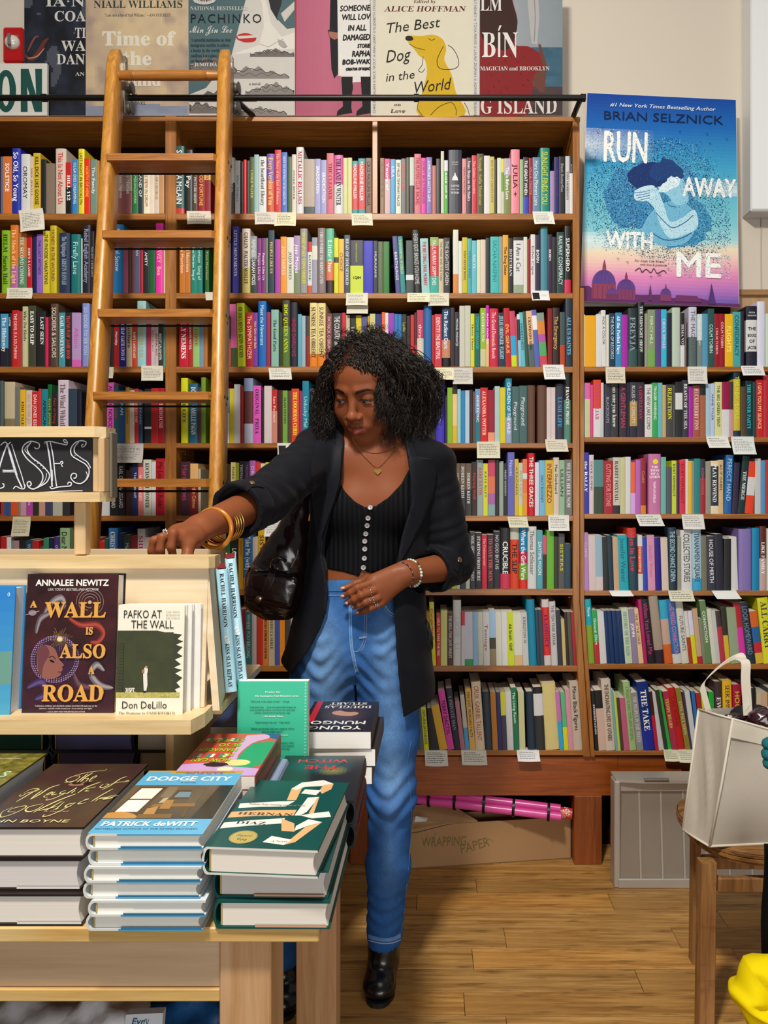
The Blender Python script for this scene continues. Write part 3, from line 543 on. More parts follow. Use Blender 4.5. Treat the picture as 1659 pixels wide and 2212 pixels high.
-260|1000|345||;-200|1010|a83||;-150|1000|733||;-80|1010|ccc||;0|1010|245||;60|1110|688||;100|1120|566|ddd|;150|1110|dd1|554|SVETLANA SATCHKOVA|-30;195|1120|222|655||-20;290|1090|da3|fe9||-80;362|960|d4a|412|TERRY DACTYL|-90;422|940|223|89a|A PRIVATE MAN|-80;478|1055|b78|844||-55;520|1000|ccb,5ad,60|543||-50;560|943|eb6|322|FIRE EXIT  MORGAN TALTY|-45;612|883|edb|b43|CRUX  GABRIEL TALLENT|-42;697|978|345|cdd||-28;765|978|c83|ec9||-25;815|978|337|ddd||-22;852|978|dd4,445,40|eee||-22;897|975|ddd|b99||-22;955|935|275|cec|The Living Room|-30;1005|975|cc9|776||-15;~1060;1080|975|234|cde||-20;1152|935|222,ddd,10,333,45|222||-30;1240|897|dc8|aa6||-38;1365|975|c7b,3ad,50|||-40;1405|978|6b8,dd2,60|||-36;1447|955|d9a|633||-36;1490|887|cba|222|Minor Black Figures|-40;~1572
@G1|1240|600|3.959|792|0
72|315|ed9||;95|320|ea1|b72|;190|310|ddd|555|;235|278|ddd|222|PICK A COLOR|-5;275|315|ddc|998|;300|302|135|cdd|THE BOOK OF RECORDS;355|297|38b|fff|All the Perfect Days;410|315|a2a|fcf|;460|260|233,355,70|89a|FREYJA;545|207|122|ddd|THE MIDNIGHT SHOW;605|305|998||;632|270|897,7a5,70|cdb|MERCY HILL;695|267|548|dcf|;748|268|3bd|ecf|CHUCK TINGLE;795|297|223|d49|;840|253|bcb|dde|;912|300|222,ddd,60|eee|IRMA VOTH;947|345|766||;~966;985|247|ccd,566,50|667|THE MAGICIAN;1055|310|cdd,788,50|fff|Colm Toibin;1097|308|59b|dee|;1145|265|255|bdd|COLM TOIBIN;1200|308|912|fcc|COLM TOIBIN;1244|308|912|fcc|COLM TOIBIN;1290|310|eb1|fe7|FLIGHTS;1360|290|4aa|124|CONFEDERACY;1427|285|323||;~1456;1475|240|223,ddd,23,223,75|222|*JACOB;1570|200|dde|99c|;1640|305|cdc||;1690|300|ccb||;1740|290|345||;~1800
@G2|1240|600|3.959|944|0
75|915|378||;92|897|d6a,cc9,30|322|;140|915|d48||;165|873|d42,ddd,50|c48|JUSTINE LIAR;230|897|ccc|333|;~255;260|910|334|99a|BLACKOUTS;315|905|333|ddd|no one you know;~380;388|905|323|b46|A GENTLEMAN;455|895|223||;477|893|334,b95,35,223,80|ddd|RULES OF CIVILITY;540|893|323|b46|A GENTLEMAN;605|912|ddd|333|THE VIEW LAKE COMO;668|897|3a5|ded|TRIGGER WARNING;720|897|6bc|456|;758|915|ca6|864|;790|912|444|dd3|REJECTION;850|915|555||;868|890|222,ddd,20,222,50||;930|875|334|ddd|BEASTS OF THE SEA;982|925|a2a|eee|;1018|920|a54|ecc|HUCKLEBERRY FINN;1080|915|222,a64,20|433|;1128|905|acd|356|;1168|905|bce|234|ANNE TYLER;1205|892|dd9|463|THE BIG GREEN TENT;1265|890|914,ddd,50|c99|;1330|890|433,c99,50||;1365|810|134,cb3,10,134,90|dd4|THE NEW PEOPLE;1427|930|543||;1468|880|133|3bc|THE DINNER PARTY;1527|890|244|acb|;1560|870|c22|fb9|I GIVE YOU MY SILENCE;1620|830|b23||;1690|880|ddd||;1740|880|274||;~1800
@H3|1240|940|3.959|1110|0
78|147|33a|fff|the RALLY;130|168|dcc|432|DEVIL IS FINE;170|210|588,343,50|dec|;255|218|a12|e99|CUTTING FOR STONE;335|190|ccb,223,85|433|RABBIT FOXTAIL;395|190|cc9|333|;440|185|ddd|775|;487|230|e64,dae,60|fb8|;528|208|b6b|214|;570|195|923,d82,85|c86|Gould;~618;637|160|c7a|fff|*LEMON;745|187|6ba|fbb|;790|270|556|ccc|;838|217|cd3|442|KURT VONNEGUT;880|235|416|ede|;905|213|d34|922|KURT VONNEGUT;955|205|ddd|876|;980|220|eb2|322|;1012|220|998||;1030|200|288|bdc|;1082|205|334,a23,35|c66|OCEAN VUONG;1125|230|998|665|;1170|220|edb,234,10,edb,85|eee|PLAY REWIND;1238|210|db8|322|AS IF ISABEL;1280|170|26a|adf|PERFECT HAND|20;1350|235|324|||20;1400|180|133|eee|THE MERGE|45;1460|225|e42,ddd,30,e42,65|||30;~1535;1550|200|ccc|345|;1600|215|59c|b8b|;1642|210|b32||;1690|220|ddc||;1740|220|246||;~1800
@H4|1240|940|3.959|1276|0
85|835|b8c|dcd|CLAIRE|-8;130|858|dcc|433||-8;190|857|9bc,dcc,75|678||-10;252|870|222|||-10;300|857|134|abb||-20;343|872|ca8|986||-15;390|855|1ab|267|Jennifer Weiner|-18;470|795|c32,245,15|d45|Men in Love|-18;552|855|ddd,d52,20,ddd,70|fff|Trainspotting|-8;592|870|24b|569||-15;635|855|d9b|c7a|Jennifer Weiner|-12;700|875|208|ddf||-12;752|875|dcb|b87||-14;812|790|234|acd|THE SECOND CHANCE CINEMA|-10;887|870|998|665|;920|812|ddd|333|COLLECTED STORIES|-8;1018|805|acd,3ad,80|456|TIANANMEN SQUARE|-10;1098|860|776|dcc||-10;1145|865|334|ddd|HOUSE OF MIRTH|-10;1215|847|223|ccc||-12;1283|885|222||;1345|870|ddd|766||-15;1408|802|87b|bac|;~1518;1522|793|18b|fc8|;1590|780|622,caa,50|fff|LIKE FAMILY;1650|800|ddc||;1700|800|345||;~1800
@I5|1240|1260|3.959|1434|0
125|137|2ab,8a3,40|eed|Now|-35;180|230|3a5,b33,60|fff|Good Dirt|-30;225|243|ddd|b44||-28;282|235|136|||-35;318|235|136|||-35;355|235|136|||-35;393|235|136|||-35;440|215|cdb|799|HISTORY OF THE RAIN|-40;503|217|98a|fff|JOHN|-40;555|217|ec9|322|TIME OF THE CHILD|-50;600|137|b26|||-55;632|137|222|c38|When You Loved Me|-65;700|110|a98,323,80|cbd||-62;778|145|3ac,ca9,30,d62,70|fff||-52;850|135|27b,ddd,85|d7a|THE MISSED CONNECTION|-60;925|145|ddc|546|FUTURE SAINTS|-60;990|238|ddd,b32,50|243||-50;1020|235|dde,dd2,45|333||-50;1058|215|ca8,b23,87|986||-50;1103|300|887|||-40;1130|147|685|eee|CONVICTION|-60;1182|220|ddc|999||-50;1222|232|ccc|855||-45;1258|235|433,b34,30|||-50;1300|205|332,db3,50|ddd||-45;1342|208|9a8|eee||-40;1420|170|b23,d3a,40|fff||-60;1480|165|234|789|LOOK HOMEWARD|-70;1560|240|d62,26a,30,c23,60,db3,80|||-60;1625|125|dd2|443|ALL CARRY|-60;1720|200|333|||-60;~1790
@I6|1240|1260|3.959|1622|0
183|920|222|eee|INTERPRETATION|-38;213|918|222,dba,30|b33||-36;275|828|dcb|543|THE ENCHANTING LIVES OF OTHERS|-45;357|905|7bb|||-45;378|937|cd5|||-42;400|980|543|||-40;430|983|c68|b89||-40;478|848|ac8|787|A BEAST SLINKS TOWARDS BEIJING|-60;540|937|999|ddd|THE PEOPLE IN THE TREES|-55;598|847|138,23a,65|fff|THE TAKE|-65;697|925|422,c24,40|b34||-60;728|935|ddd|aaa||-78;775|910|343|||-80;808|912|3b4|234||-95;840|920|b35|dd4|TEDDY BEARS|-85;890|895|c22|822|TAILBONE|-92;955|890|983|dca|ETNA  PAUL YOON|-92;1000|925|435|||-80;1017|920|ddd|9a9||-72;1060|920|37b|||-60;1090|937|b23|||-50;1125|930|dd2|222||-40;1170|930|2a3|||-20;1215|845|433|eee|EWOR|-15;1285|835|eb2|222|SEEK IMMEDIATE|-15;1365|870|a13|ed5|HOOKED|-10;~1440;1480|900|222||;1560|935|cb9||;1605|937|ca8||;1660|900|344||;~1760
"""
HUES = [(12, 'red'), (26, 'orange'), (45, 'amber'), (68, 'yellow'), (95, 'lime green'), (155, 'green'), (192, 'teal'), (212, 'sky blue'), (255, 'blue'), (288, 'purple'), (338, 'pink'), (361, 'red')]
def cname(h):
    import colorsys
    t = h[:3]; r, g, b = [int(c, 16) / 15 for c in t]; hh, s_, v = colorsys.rgb_to_hsv(r, g, b)
    if v < 0.28 and s_ < 0.6: return 'black'
    if s_ < 0.13: return 'white' if v > 0.82 else ('pale grey' if v > 0.68 else ('grey' if v > 0.42 else 'charcoal'))
    d = hh * 360; n = next(nm for lim, nm in HUES if d < lim)
    if n in ('orange', 'amber', 'red') and s_ < 0.35 and v > 0.7: return 'cream' if n != 'red' else 'blush'
    if n in ('yellow',) and s_ < 0.3: return 'cream' if v > 0.7 else 'khaki'
    if n in ('orange', 'amber', 'yellow') and v < 0.6: return 'brown' if n != 'yellow' else 'olive'
    if n in ('red', 'pink') and s_ < 0.5 and v > 0.75: return 'pink'
    if v < 0.42: return 'dark ' + ({'sky blue': 'blue', 'lime green': 'green'}.get(n, n))
    if n == 'blue' and v < 0.55: return 'navy'
    if s_ < 0.45 and v > 0.6: return 'pale ' + ({'sky blue': 'blue', 'lime green': 'green', 'yellow': 'green'}.get(n, n))
    return n

def book_mesh(w, h, d, cols, hard):
    """cover wrapped round a page block; origin at the front left foot of the spine; returns (cover, pages)"""
    th = 0.0024 if hard else 0.0006; bulge = min(0.004, w * 0.18) if hard else 0.0008
    out = [(0, d), (0, bulge), (w * .08, bulge * .45), (w * .28, bulge * .08), (w * .5, 0), (w * .72, bulge * .08), (w * .92, bulge * .45), (w, bulge), (w, d)]
    inn = [(w - th, d), (w - th, bulge + th), (th, bulge + th), (th, d)]
    prof = out + inn; n = len(prof)
    lv = [(1.0, cols[0])]; 
    bands = []
    z = h; i = 0; c = cols[0]
    seq = [cols[0]]; cuts = []
    k = 1
    while k + 1 <= len(cols) - 1 or (k < len(cols) and False):
        seq.append(cols[k]); cuts.append(float(cols[k + 1]) / 100); k += 2
    zs = [h] + [h * (1 - c_) for c_ in cuts] + [0]
    cv = MB()
    for i in range(len(zs) - 1):
        a, b = zs[i + 1], zs[i]
        vs_ = [(x, y, a) for x, y in prof] + [(x, y, b) for x, y in prof]
        fs = [(q, (q + 1) % n, n + (q + 1) % n, n + q) for q in range(n)]
        cv.add(vs_, fs, seq[i])
    for zz, cc, top in ((h, seq[0], True), (0, seq[-1], False)):
        f = []
        for a, b, c_, d_ in ((0, 1, 11, 12), (7, 8, 9, 10)): f.append((a, b, c_, d_) if not top else (d_, c_, b, a))
        f.append((1, 2, 3, 4, 5, 6, 7, 10, 11) if not top else (11, 10, 7, 6, 5, 4, 3, 2, 1))
        cv.add([(x, y, zz) for x, y in prof], f, cc)
    pg = MB(); ins = 0.003 if hard else 0.0003
    pg.box(th * 1.02, w - th * 1.02, bulge + th * 1.05, d - ins, ins, h - ins, 'e8e0cf')
    return cv, pg

def spine_text(mb, w, h, t, col, seed, special=None):
    if special == 'GONE':
        for s_, z, c in (('MARGARET', .80, .05), ('MITCHELL', .765, .05), ('GONE', .42, .12), ('WITH THE', .37, .07), ('WIND', .31, .12)):
            text(mb, serif(s_), (w / 2, -.0005, h * z), (1, 0, 0), (0, 0, 1), c * w * 1.2, col, 'c', fit=w * .75)
        vs_ = [(w * .5 + x * w * .3, -.0005, h * (.52 + y)) for x, y in ((-.75, 0), (.75, 0), (.55, .05), (.2, .08), (.1, .12), (-.1, .12), (-.2, .08), (-.55, .05))]
        mb.add(vs_, [tuple(range(8))], col); text(mb, '.', (w / 2, -.0005, h * .05), (1, 0, 0), (0, 0, 1), w * .2, col, 'c'); return
    if special == '1Q84':
        text(mb, '1Q84', (w / 2, -.0005, h * .27), (1, 0, 0), (0, 0, 1), w * .19, '222', 'c', fit=w * .85, bold=.0004)
        text(mb, 'HARUKI MURAKAMI', (w * .42, -.0005, h * .95), (0, 0, -1), (1, 0, 0), w * .10, 'cd5', width=h * .36); return
    if special == 'JACOB':
        for s_, z in (('THE', .60), ('BOOKS', .49), ('OF', .395), ('JACOB', .29)): text(mb, s_, (w / 2, -.0005, h * z), (1, 0, 0), (0, 0, 1), w * .28, '222', 'c', fit=w * .78, bold=.0003)
        text(mb, serif('OLGA'), (w / 2, -.0005, h * .88), (1, 0, 0), (0, 0, 1), w * .14, 'ddd', 'c'); text(mb, serif('TOKARCZUK'), (w / 2, -.0005, h * .83), (1, 0, 0), (0, 0, 1), w * .14, 'ddd', 'c', fit=w * .8); return
    if special == 'LEMON':
        for s_, z in (('THE', .76), ('TOSS', .705), ('OF A', .65), ('LEMON', .595)): text(mb, serif(s_), (w / 2, -.0005, h * z), (1, 0, 0), (0, 0, 1), w * .19, 'fff', 'c', fit=w * .85)
        text(mb, serif('VISWANATHAN'), (w * .38, -.0005, h * .54), (0, 0, -1), (1, 0, 0), w * .18, 'fff', width=h * .36)
        mb.add([(w * (.55 + .22 * math.cos(a)), -.0005, h * .87 + w * .22 * math.sin(a)) for a in [k * .6283 for k in range(10)]], [tuple(range(10))], 'dd3'); return
    if not t: return
    random.seed(seed); cap = w * random.uniform(.42, .56); st = random.random()
    tt = serif(t) if st < .38 else t
    if len(t) > 26: cap = min(cap, w * .42)
    V, F_, wl = lay(tt); L_ = wl * cap / .69; mx = h * .80
    wid = min(mx, max(L_, h * .5) if len(t) > 6 else L_ * 1.25)
    off = h * .94 if wid > h * .6 else h * random.uniform(.72, .93)
    text(mb, tt, (w * .5 - cap * .5, -.0005, off), (0, 0, -1), (1, 0, 0), cap, col, width=wid, bold=(.00022 if st > .7 else 0))

BOOKS = []
for blk in DATA.strip().split('@')[1:]:
    head, body = blk.split('\n', 1); nm, ox, oy, s_, vb, _ = head.split('|'); ox, oy, s_, vb = float(ox), float(oy), float(s_), float(vb)
    ent = [e for e in body.replace('\n', '').split(';') if e]
    for i, e in enumerate(ent):
        if e[0] == '~': continue
        f = e.split('|') + [''] * 4
        x0 = float(f[0]); nx = ent[i + 1]; x1 = float(nx[1:] if nx[0] == '~' else nx.split('|')[0])
        lean = float([q for q in f[5:] if q][0]) if [q for q in f[5:] if q] else 0.0
        u0 = ox + x0 / s_; u1 = ox + x1 / s_; vt = oy + float(f[1]) / s_
        if lean: vt = vt
        if u1 - u0 < 1.5: continue
        BOOKS.append(dict(row=nm, u0=u0, u1=u1, vt=vt, vb=vb, cols=f[2].split(','), tc=f[3] or 'ddd', t=f[4], lean=lean / s_))
SECT = {'A': 'left bay', 'L': 'left bay', 'B': 'middle bay', 'C': 'middle bay', 'E': 'middle bay', 'F': 'middle bay', 'J': 'middle bay', 'K': 'middle bay', 'M': 'middle bay', 'G': 'low bookcase', 'H': 'low bookcase', 'I': 'low bookcase'}
ORD = ['top', 'second', 'third', 'fourth', 'fifth', 'sixth', 'seventh', 'bottom']
def hidden(b):        # behind the ladder, the woman, the signs or the table
    u = (b['u0'] + b['u1']) / 2; v0, v1 = b['vt'], b['vb']; r = b['row']
    if u < 228 and v1 > 1000 and r[0] == 'L' and v1 < 1200: return 0.35
    if v1 > 1200 and r == 'L6': return 0.45
    if r in ('M7',) and u < 520: return 0.1
    if r in ('K8',) and u < 895: return 0.0
    if r in ('K7',) and u < 925: return 0.0
    if r in ('J6',) and u < 975: return 0.0
    if r == 'M6' and u > 570: return 0.0
    if r == 'F4' and u < 935: return 0.1
    if r == 'E4' and u > 675: return 0.0
    if r == 'E3' and u > 710: return 0.25
    if r[0] in 'GHI' and u > 1655: return 0.0
    if r in ('I6',) and u > 1510: return 0.25
    return 1.0
for b in BOOKS:
    b['w'] = px(b['u1'] - b['u0'], YB); b['h'] = px(b['vb'] - b['vt'], YB); b['A'] = (b['u1'] - b['u0']) * (b['vb'] - b['vt']) * hidden(b)
    r = b['row'][0]; ri = int(b['row'][1]); 
    b['bay'] = SECT[r] if not (b['row'][0] in 'AL' and b['u0'] > 375) else 'narrow gap behind the ladder'
    b['shelf'] = ORD[ri - 1] if r not in 'GHI' else ['top', 'second', 'third', 'fourth', 'fifth', 'bottom'][ri - 1]
    b['hard'] = b['h'] > 0.222 or (b['u1'] - b['u0']) > 16 and b['h'] > .2
order = sorted(range(len(BOOKS)), key=lambda i: -BOOKS[i]['A']); single = set(order[:300])
rest = MB(); rest_p = MB(); used = {}
# labels: own colours first, then the neighbours', then the count along the shelf
rows = {}
for i, b in enumerate(BOOKS): rows.setdefault((b['bay'], b['shelf']), []).append(i)
nb = {}
for k, L_ in rows.items():
    L_.sort(key=lambda i: BOOKS[i]['u0'])
    for q, i in enumerate(L_): nb[i] = (cname(BOOKS[L_[q - 1]]['cols'][0]) if q else 'the post', cname(BOOKS[L_[q + 1]]['cols'][0]) if q + 1 < len(L_) else 'the post', q, len(L_))
def lab(i, lvl):
    b = BOOKS[i]; c = cname(b['cols'][0]); c2 = cname(b['cols'][1]) if len(b['cols']) > 1 else None
    col = c if not c2 or c2 == c else f'{c} and {c2}'
    kind = ('thick ' if b['w'] > .034 else 'thin ' if b['w'] < .015 else '') + ('hardcover' if b['hard'] else 'paperback')
    where = f"{b['shelf']} shelf of the {b['bay']}"
    a, z, q, n = nb[i]
    if lvl == 0: return f"{col} {kind} between {a} and {z}, {where}".replace('between the post and', 'between post and').replace('of the narrow gap behind the ladder', 'behind the ladder')
    return f"{col} {kind}, {ordn(q + 1)} from the left on {where}".replace('of the narrow gap behind the ladder', 'behind the ladder')
def ordn(n): return str(n) + ('th' if 10 <= n % 100 <= 20 else {1: 'st', 2: 'nd', 3: 'rd'}.get(n % 10, 'th'))
l0 = {i: lab(i, 0) for i in single}; cnt = {}
for v in l0.values(): cnt[v] = cnt.get(v, 0) + 1
labels = {i: (l0[i] if cnt[l0[i]] == 1 and len(l0[i].split()) <= 16 else lab(i, 1)) for i in single}
for i in labels:
    if len(labels[i].split()) > 16: labels[i] = labels[i].replace(' between', ', between').replace(' and cream', '').replace(' and white', '', 1)
    if len(labels[i].split()) > 16: labels[i] = lab(i, 1).replace(' from the left', ' from left')
for i, b in enumerate(BOOKS):
    random.seed(i * 31 + 5)
    y = YB + random.uniform(-0.001, 0.004); gap = 0.0006
    base = P(b['u0'], b['vb'], YB); w_ = max(b['w'] - gap, .004); d_ = random.uniform(.135, .158) if b['hard'] else random.uniform(.125, .14)
    ang = math.atan2(px(b['lean'], YB), b['h'])
    M = Matrix.Translation((base.x + gap / 2 + (w_ * (1 - math.cos(ang)) if ang > 0 else 0), y, base.z + (abs(math.sin(ang)) * w_ if ang > 0 else 0))) @ Matrix.Rotation(ang, 4, 'Y')
    if ang < 0: M = Matrix.Translation((base.x + gap / 2, y, base.z + abs(math.sin(-ang)) * w_ * .0)) @ Matrix.Rotation(ang, 4, 'Y')
    if ang < 0:   # leaning to the left stands on its left foot
        M = Matrix.Translation((base.x + gap / 2, y, base.z)) @ Matrix.Rotation(ang, 4, 'Y')
        M = Matrix.Translation((0, 0, max(0, -(M @ Vector((w_, 0, 0))).z + base.z))) @ M
    cv, pg = book_mesh(w_, b['h'], d_, b['cols'], b['hard'])
    tx = MB(); sp = b['t'][1:] if b['t'].startswith('*') else None
    spine_text(tx, w_, b['h'], b['t'], b['tc'], i, sp)
    if i in single:
        o = cv.build('book', M_print); o.matrix_world = M; tag(o, labels[i], 'book', 'novels on the bookcase shelves')
        p_ = pg.build('page_block', M_pages); p_.parent = o
        if tx.v: q = tx.build('spine_lettering', M_matte); q.parent = o
    else:
        for src in (cv, tx, pg):
            bb = len(rest.v); rest.v.extend(tuple(M @ Vector(v)) for v in src.v); rest.f += [tuple(k + bb for k in f) for f in src.f]; rest.c += src.c; rest.m += [0] * len(src.f)
ro = rest.build('books', M_print); tag(ro, 'smaller and half hidden books filling the rest of the bookcase shelves', 'books', 'novels on the bookcase shelves', kind='stuff')
random.seed(11)
# ================================================================== POSTERS ON TOP OF THE BOOKCASE
YPO = 2.68
def poster(name, label, u0, u1, v0, v1, col, draw, y=YPO, th=0.006, edge='ccc', cat='poster', group=None):
    t = empty(name, label, cat, P((u0 + u1) / 2, v1, y), group)
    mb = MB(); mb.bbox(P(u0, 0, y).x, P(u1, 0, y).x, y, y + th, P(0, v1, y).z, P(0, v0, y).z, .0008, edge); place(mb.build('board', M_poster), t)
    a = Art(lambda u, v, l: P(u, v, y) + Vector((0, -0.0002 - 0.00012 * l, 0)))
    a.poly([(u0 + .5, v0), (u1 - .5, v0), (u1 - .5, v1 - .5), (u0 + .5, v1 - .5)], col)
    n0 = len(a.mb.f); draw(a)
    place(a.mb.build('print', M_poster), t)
    return t
def clipx(u, a, b): return min(max(u, a), b)
def p_navy(a):
    a.grid(53, -60, 185, 249, 30, 60, lambda s, t: mixh('10131c', '2a3244', max(0, fbm(s * 5, t * 9, 3) - .35) * 1.6) if fbm(s * 4, t * 7, 9) < .62 else mixh('2a3244', '6b6f78', .4))
    a.line([(52, 118), (68, 128), (84, 112), (95, 92), (105, 82)], 9, '6b2f28', taper=True); a.line([(60, 112), (66, 98), (75, 82), (84, 78)], 4, '8a4a3c', taper=True); a.line([(60, 126), (80, 122), (96, 104)], 3, 'c08a70', taper=True)
    for t_, u, v, w in (('IA·N', 98, 14, 86), ('COA', 117, 46, 68), ('TI', 162, 82, 24), ('WA', 133, 110, 52), ('DAN', 122, 139, 62)): a.txt(serif(t_), u, v, 22, 'd8d6d0', width=w)
    a.txt(serif('AN'), 163, 164, 8, 'cfcdc6', width=20)
poster('poster', 'dark navy poster with a curling hand, half hidden behind the beige poster', 52, 186, -70, 250, '141824', p_navy, y=YPO + .012)
def p_beige(a):
    a.grid(186, -60, 406, 249, 44, 62, lambda s, t: mixh(mixh('d8c098', 'b79f8c', min(1, max(0, (fbm(s * 4, t * 5, 1) - .3) * 2.2))), 'a08a82', min(1, max(0, (fbm(s * 6 + 3, t * 7, 5) - .5) * 3))) if t < .925 + .03 * math.sin(s * 9) * fbm(s * 5, 0, 2) else mixh('7c86a0', '9aa0b0', fbm(s * 8, t * 30, 4)))
    a.txt(serif('NIALL WILLIAMS'), 202, 17, 16, '2c3a34', width=193)
    a.txt(serif('"I am such a fan of Niall Williams." —ANN PATCHETT'), 226, 36, 6.5, '3a3532', width=142)
    a.txt(serif('Time of'), 221, 98, 30, 'e6dfcd', width=155, bold=.8); a.txt(serif('the'), 264, 141, 30, 'e6dfcd', width=64, bold=.8); a.txt(serif('Child'), 262, 186, 30, 'e6dfcd', width=86, bold=.8)
    a.txt(serif('A NOVEL'), 275, 226, 6, '4a4440', width=41); a.line([(286, 206), (290, 199), (287, 206), (296, 203)], .8, '333')
    a.poly([(348, 206), (379, 206), (379, 212), (348, 212)], 'b03030'); a.txt('cross', 351, 211, 4, 'eee', width=25)
poster('poster', 'beige cloudy poster with big pale lettering behind the ladder', 185, 407, -70, 250, 'c9b597', p_beige)
def p_teal(a):
    a.poly([(408, -60), (637, -60), (637, 249), (408, 249)], '4f6a70')
    a.poly([(546, -60), (637, -60), (637, 249), (408, 249), (408, 205), (445, 190), (500, 120)], 'd4cfc8')
    a.poly([(500, 118), (637, 70), (637, 105), (560, 112)], 'e6e2da'); a.blob(532, 82, 22, 10, 'c22a26', rot=.1, jag=.05); a.poly([(512, 78), (560, 76), (556, 81), (516, 84)], 'd8d2cc')
    for (x, y_, r, h) in ((590, 118, 50, 12), (450, 150, 62, 26), (545, 165, 80, 20), (480, 215, 75, 24), (590, 200, 60, 20), (430, 240, 55, 20), (560, 245, 60, 12)):
        a.poly([(clipx(x + r * c, 409, 636), y_ - h * max(0, (1 - abs(c)) * (1 + .35 * math.sin(c * 17 + x)))) for c in [k / 12 - 1 for k in range(25)]] + [(clipx(x + r, 409, 636), min(248, y_ + 5)), (clipx(x - r, 409, 636), min(248, y_ + 5))], '77706c' if r % 4 else '8b8580')
        a.line([(clipx(x + r * c, 411, 634), y_ - h * (1 - abs(c)) * .8 + 3 * math.sin(c * 20)) for c in [k / 8 - 1 for k in range(17)]], 1.6, '4a4441')
        a.line([(clipx(x + r * c * .7, 411, 634), y_ - h * .2 + 3 * math.sin(c * 13)) for c in [k / 8 - 1 for k in range(17)]], 1.2, '5e5854')
    a.poly([(567, -60), (615, -60), (612, 20), (600, 45), (585, 20)], '2c2b30')
    a.poly([(545, -40), (566, 10), (570, 60), (560, 95), (580, 102), (604, 88), (612, 85), (585, 50), (575, 0), (570, -50)], 'e4e0d6'); a.poly([(600, 85), (614, 90), (621, 101), (612, 104), (602, 96)], 'b0aaa4')
    a.poly([(598, 40), (608, 10), (620, -60), (637, -60), (637, 60), (620, 62)], '4f6a70'); a.poly([(607, 30), (636, 4), (636, 22), (615, 48)], 'cfcac0')
    a.txt(serif('NATIONAL BESTSELLER'), 411, 23, 8.5, 'c8ccc4', width=124); a.txt('PACHINKO', 411, 50, 19, '161a1c', width=155, track=.12)
    a.txt(script('Min Jin Lee'), 411, 72, 17, 'd8dad2', width=92)
    for i, s_ in enumerate(('"A powerful meditation on what', 'immigrants sacrifice to achieve', 'a home in the world. It de', "confirms Lee's place a", 'our finest novelists."')): a.txt(serif(s_), 412, 90 + i * 11.3, 6.6, '1c2426', width=(87, 84, 80, 62, 52)[i])
    a.txt(serif('—JUNOT DÍA'), 411, 144, 7.5, 'e4e4dc', width=58); a.txt(serif('a novel'), 538, 184, 5, '555', width=25)
    a.blob(442, 0, 25, 11, 'c8c6be', 20); a.blob(442, -3, 20, 8, '5b4a44', 20); a.txt(serif('FINALIST'), 420, 7, 6, 'ddd', width=43)
poster('poster', 'slate blue poster with ink wash mountains and a figure with a white sleeve', 408, 637, -70, 250, '4f6a70', p_teal)
def p_pink(a):
    a.grid(638, -60, 799, 249, 16, 26, lambda s, t: mixh('c7708a', 'a8506a', min(1, abs(s - .45) * .8 + t * .25)))
    a.poly([(637, -60), (641, -60), (639, 249), (637, 249)], 'b82a34')
    a.poly([(714, -20), (732, 0), (730, 160), (722, 170), (716, 150), (712, 70)], '17141a'); a.poly([(725, -60), (800, -60), (800, 0), (728, 0)], '1c1820')
    a.poly([(708, 66), (722, 60), (726, 80), (712, 82)], '222'); a.poly([(710, 68), (738, 72), (740, 80), (722, 86), (712, 80)], 'a8705a')
    a.poly([(736, 160), (799, 160), (799, 176), (738, 180)], 'e8e0dc')
    for x in (737, 779): a.poly([(x, 166), (x + 25, 166), (x + 22, 232), (x + 24, 244), (x - 10, 250), (x - 8, 240), (x + 4, 230)], '121014'); a.line([(x + 20, 172), (x + 25, 186), (x + 23, 200)], 1.5, '111')
    a.poly([(728, -60), (799, -60), (799, 166), (731, 164)], 'e9e6e1')
    for i, (s_, c, w_) in enumerate((('SOMEONE', 12, 67), ('WILL LOV', 12, 62), ('IN ALL', 12, 40), ('DAMAGED', 12, 59), ('STORIE', 8, 27), ('RAPHA', 12, 40), ('BOB-WAK', 10, 60), ('CREATOR OF BOJAC', 5, 54))):
        a.txt(s_, (734, 738, 751, 740, 772, 760, 739, 747)[i], (25, 44, 67, 88, 104, 123, 140, 153)[i], c, '16130f', width=min(w_, 799 - (734, 738, 751, 740, 772, 760, 739, 747)[i]), shear=.15, bold=.6, rot=-.03)
poster('poster', 'pink poster of a figure in black boots holding a white placard', 637, 800, -70, 250, 'c06a84', p_pink, y=YPO + .004)
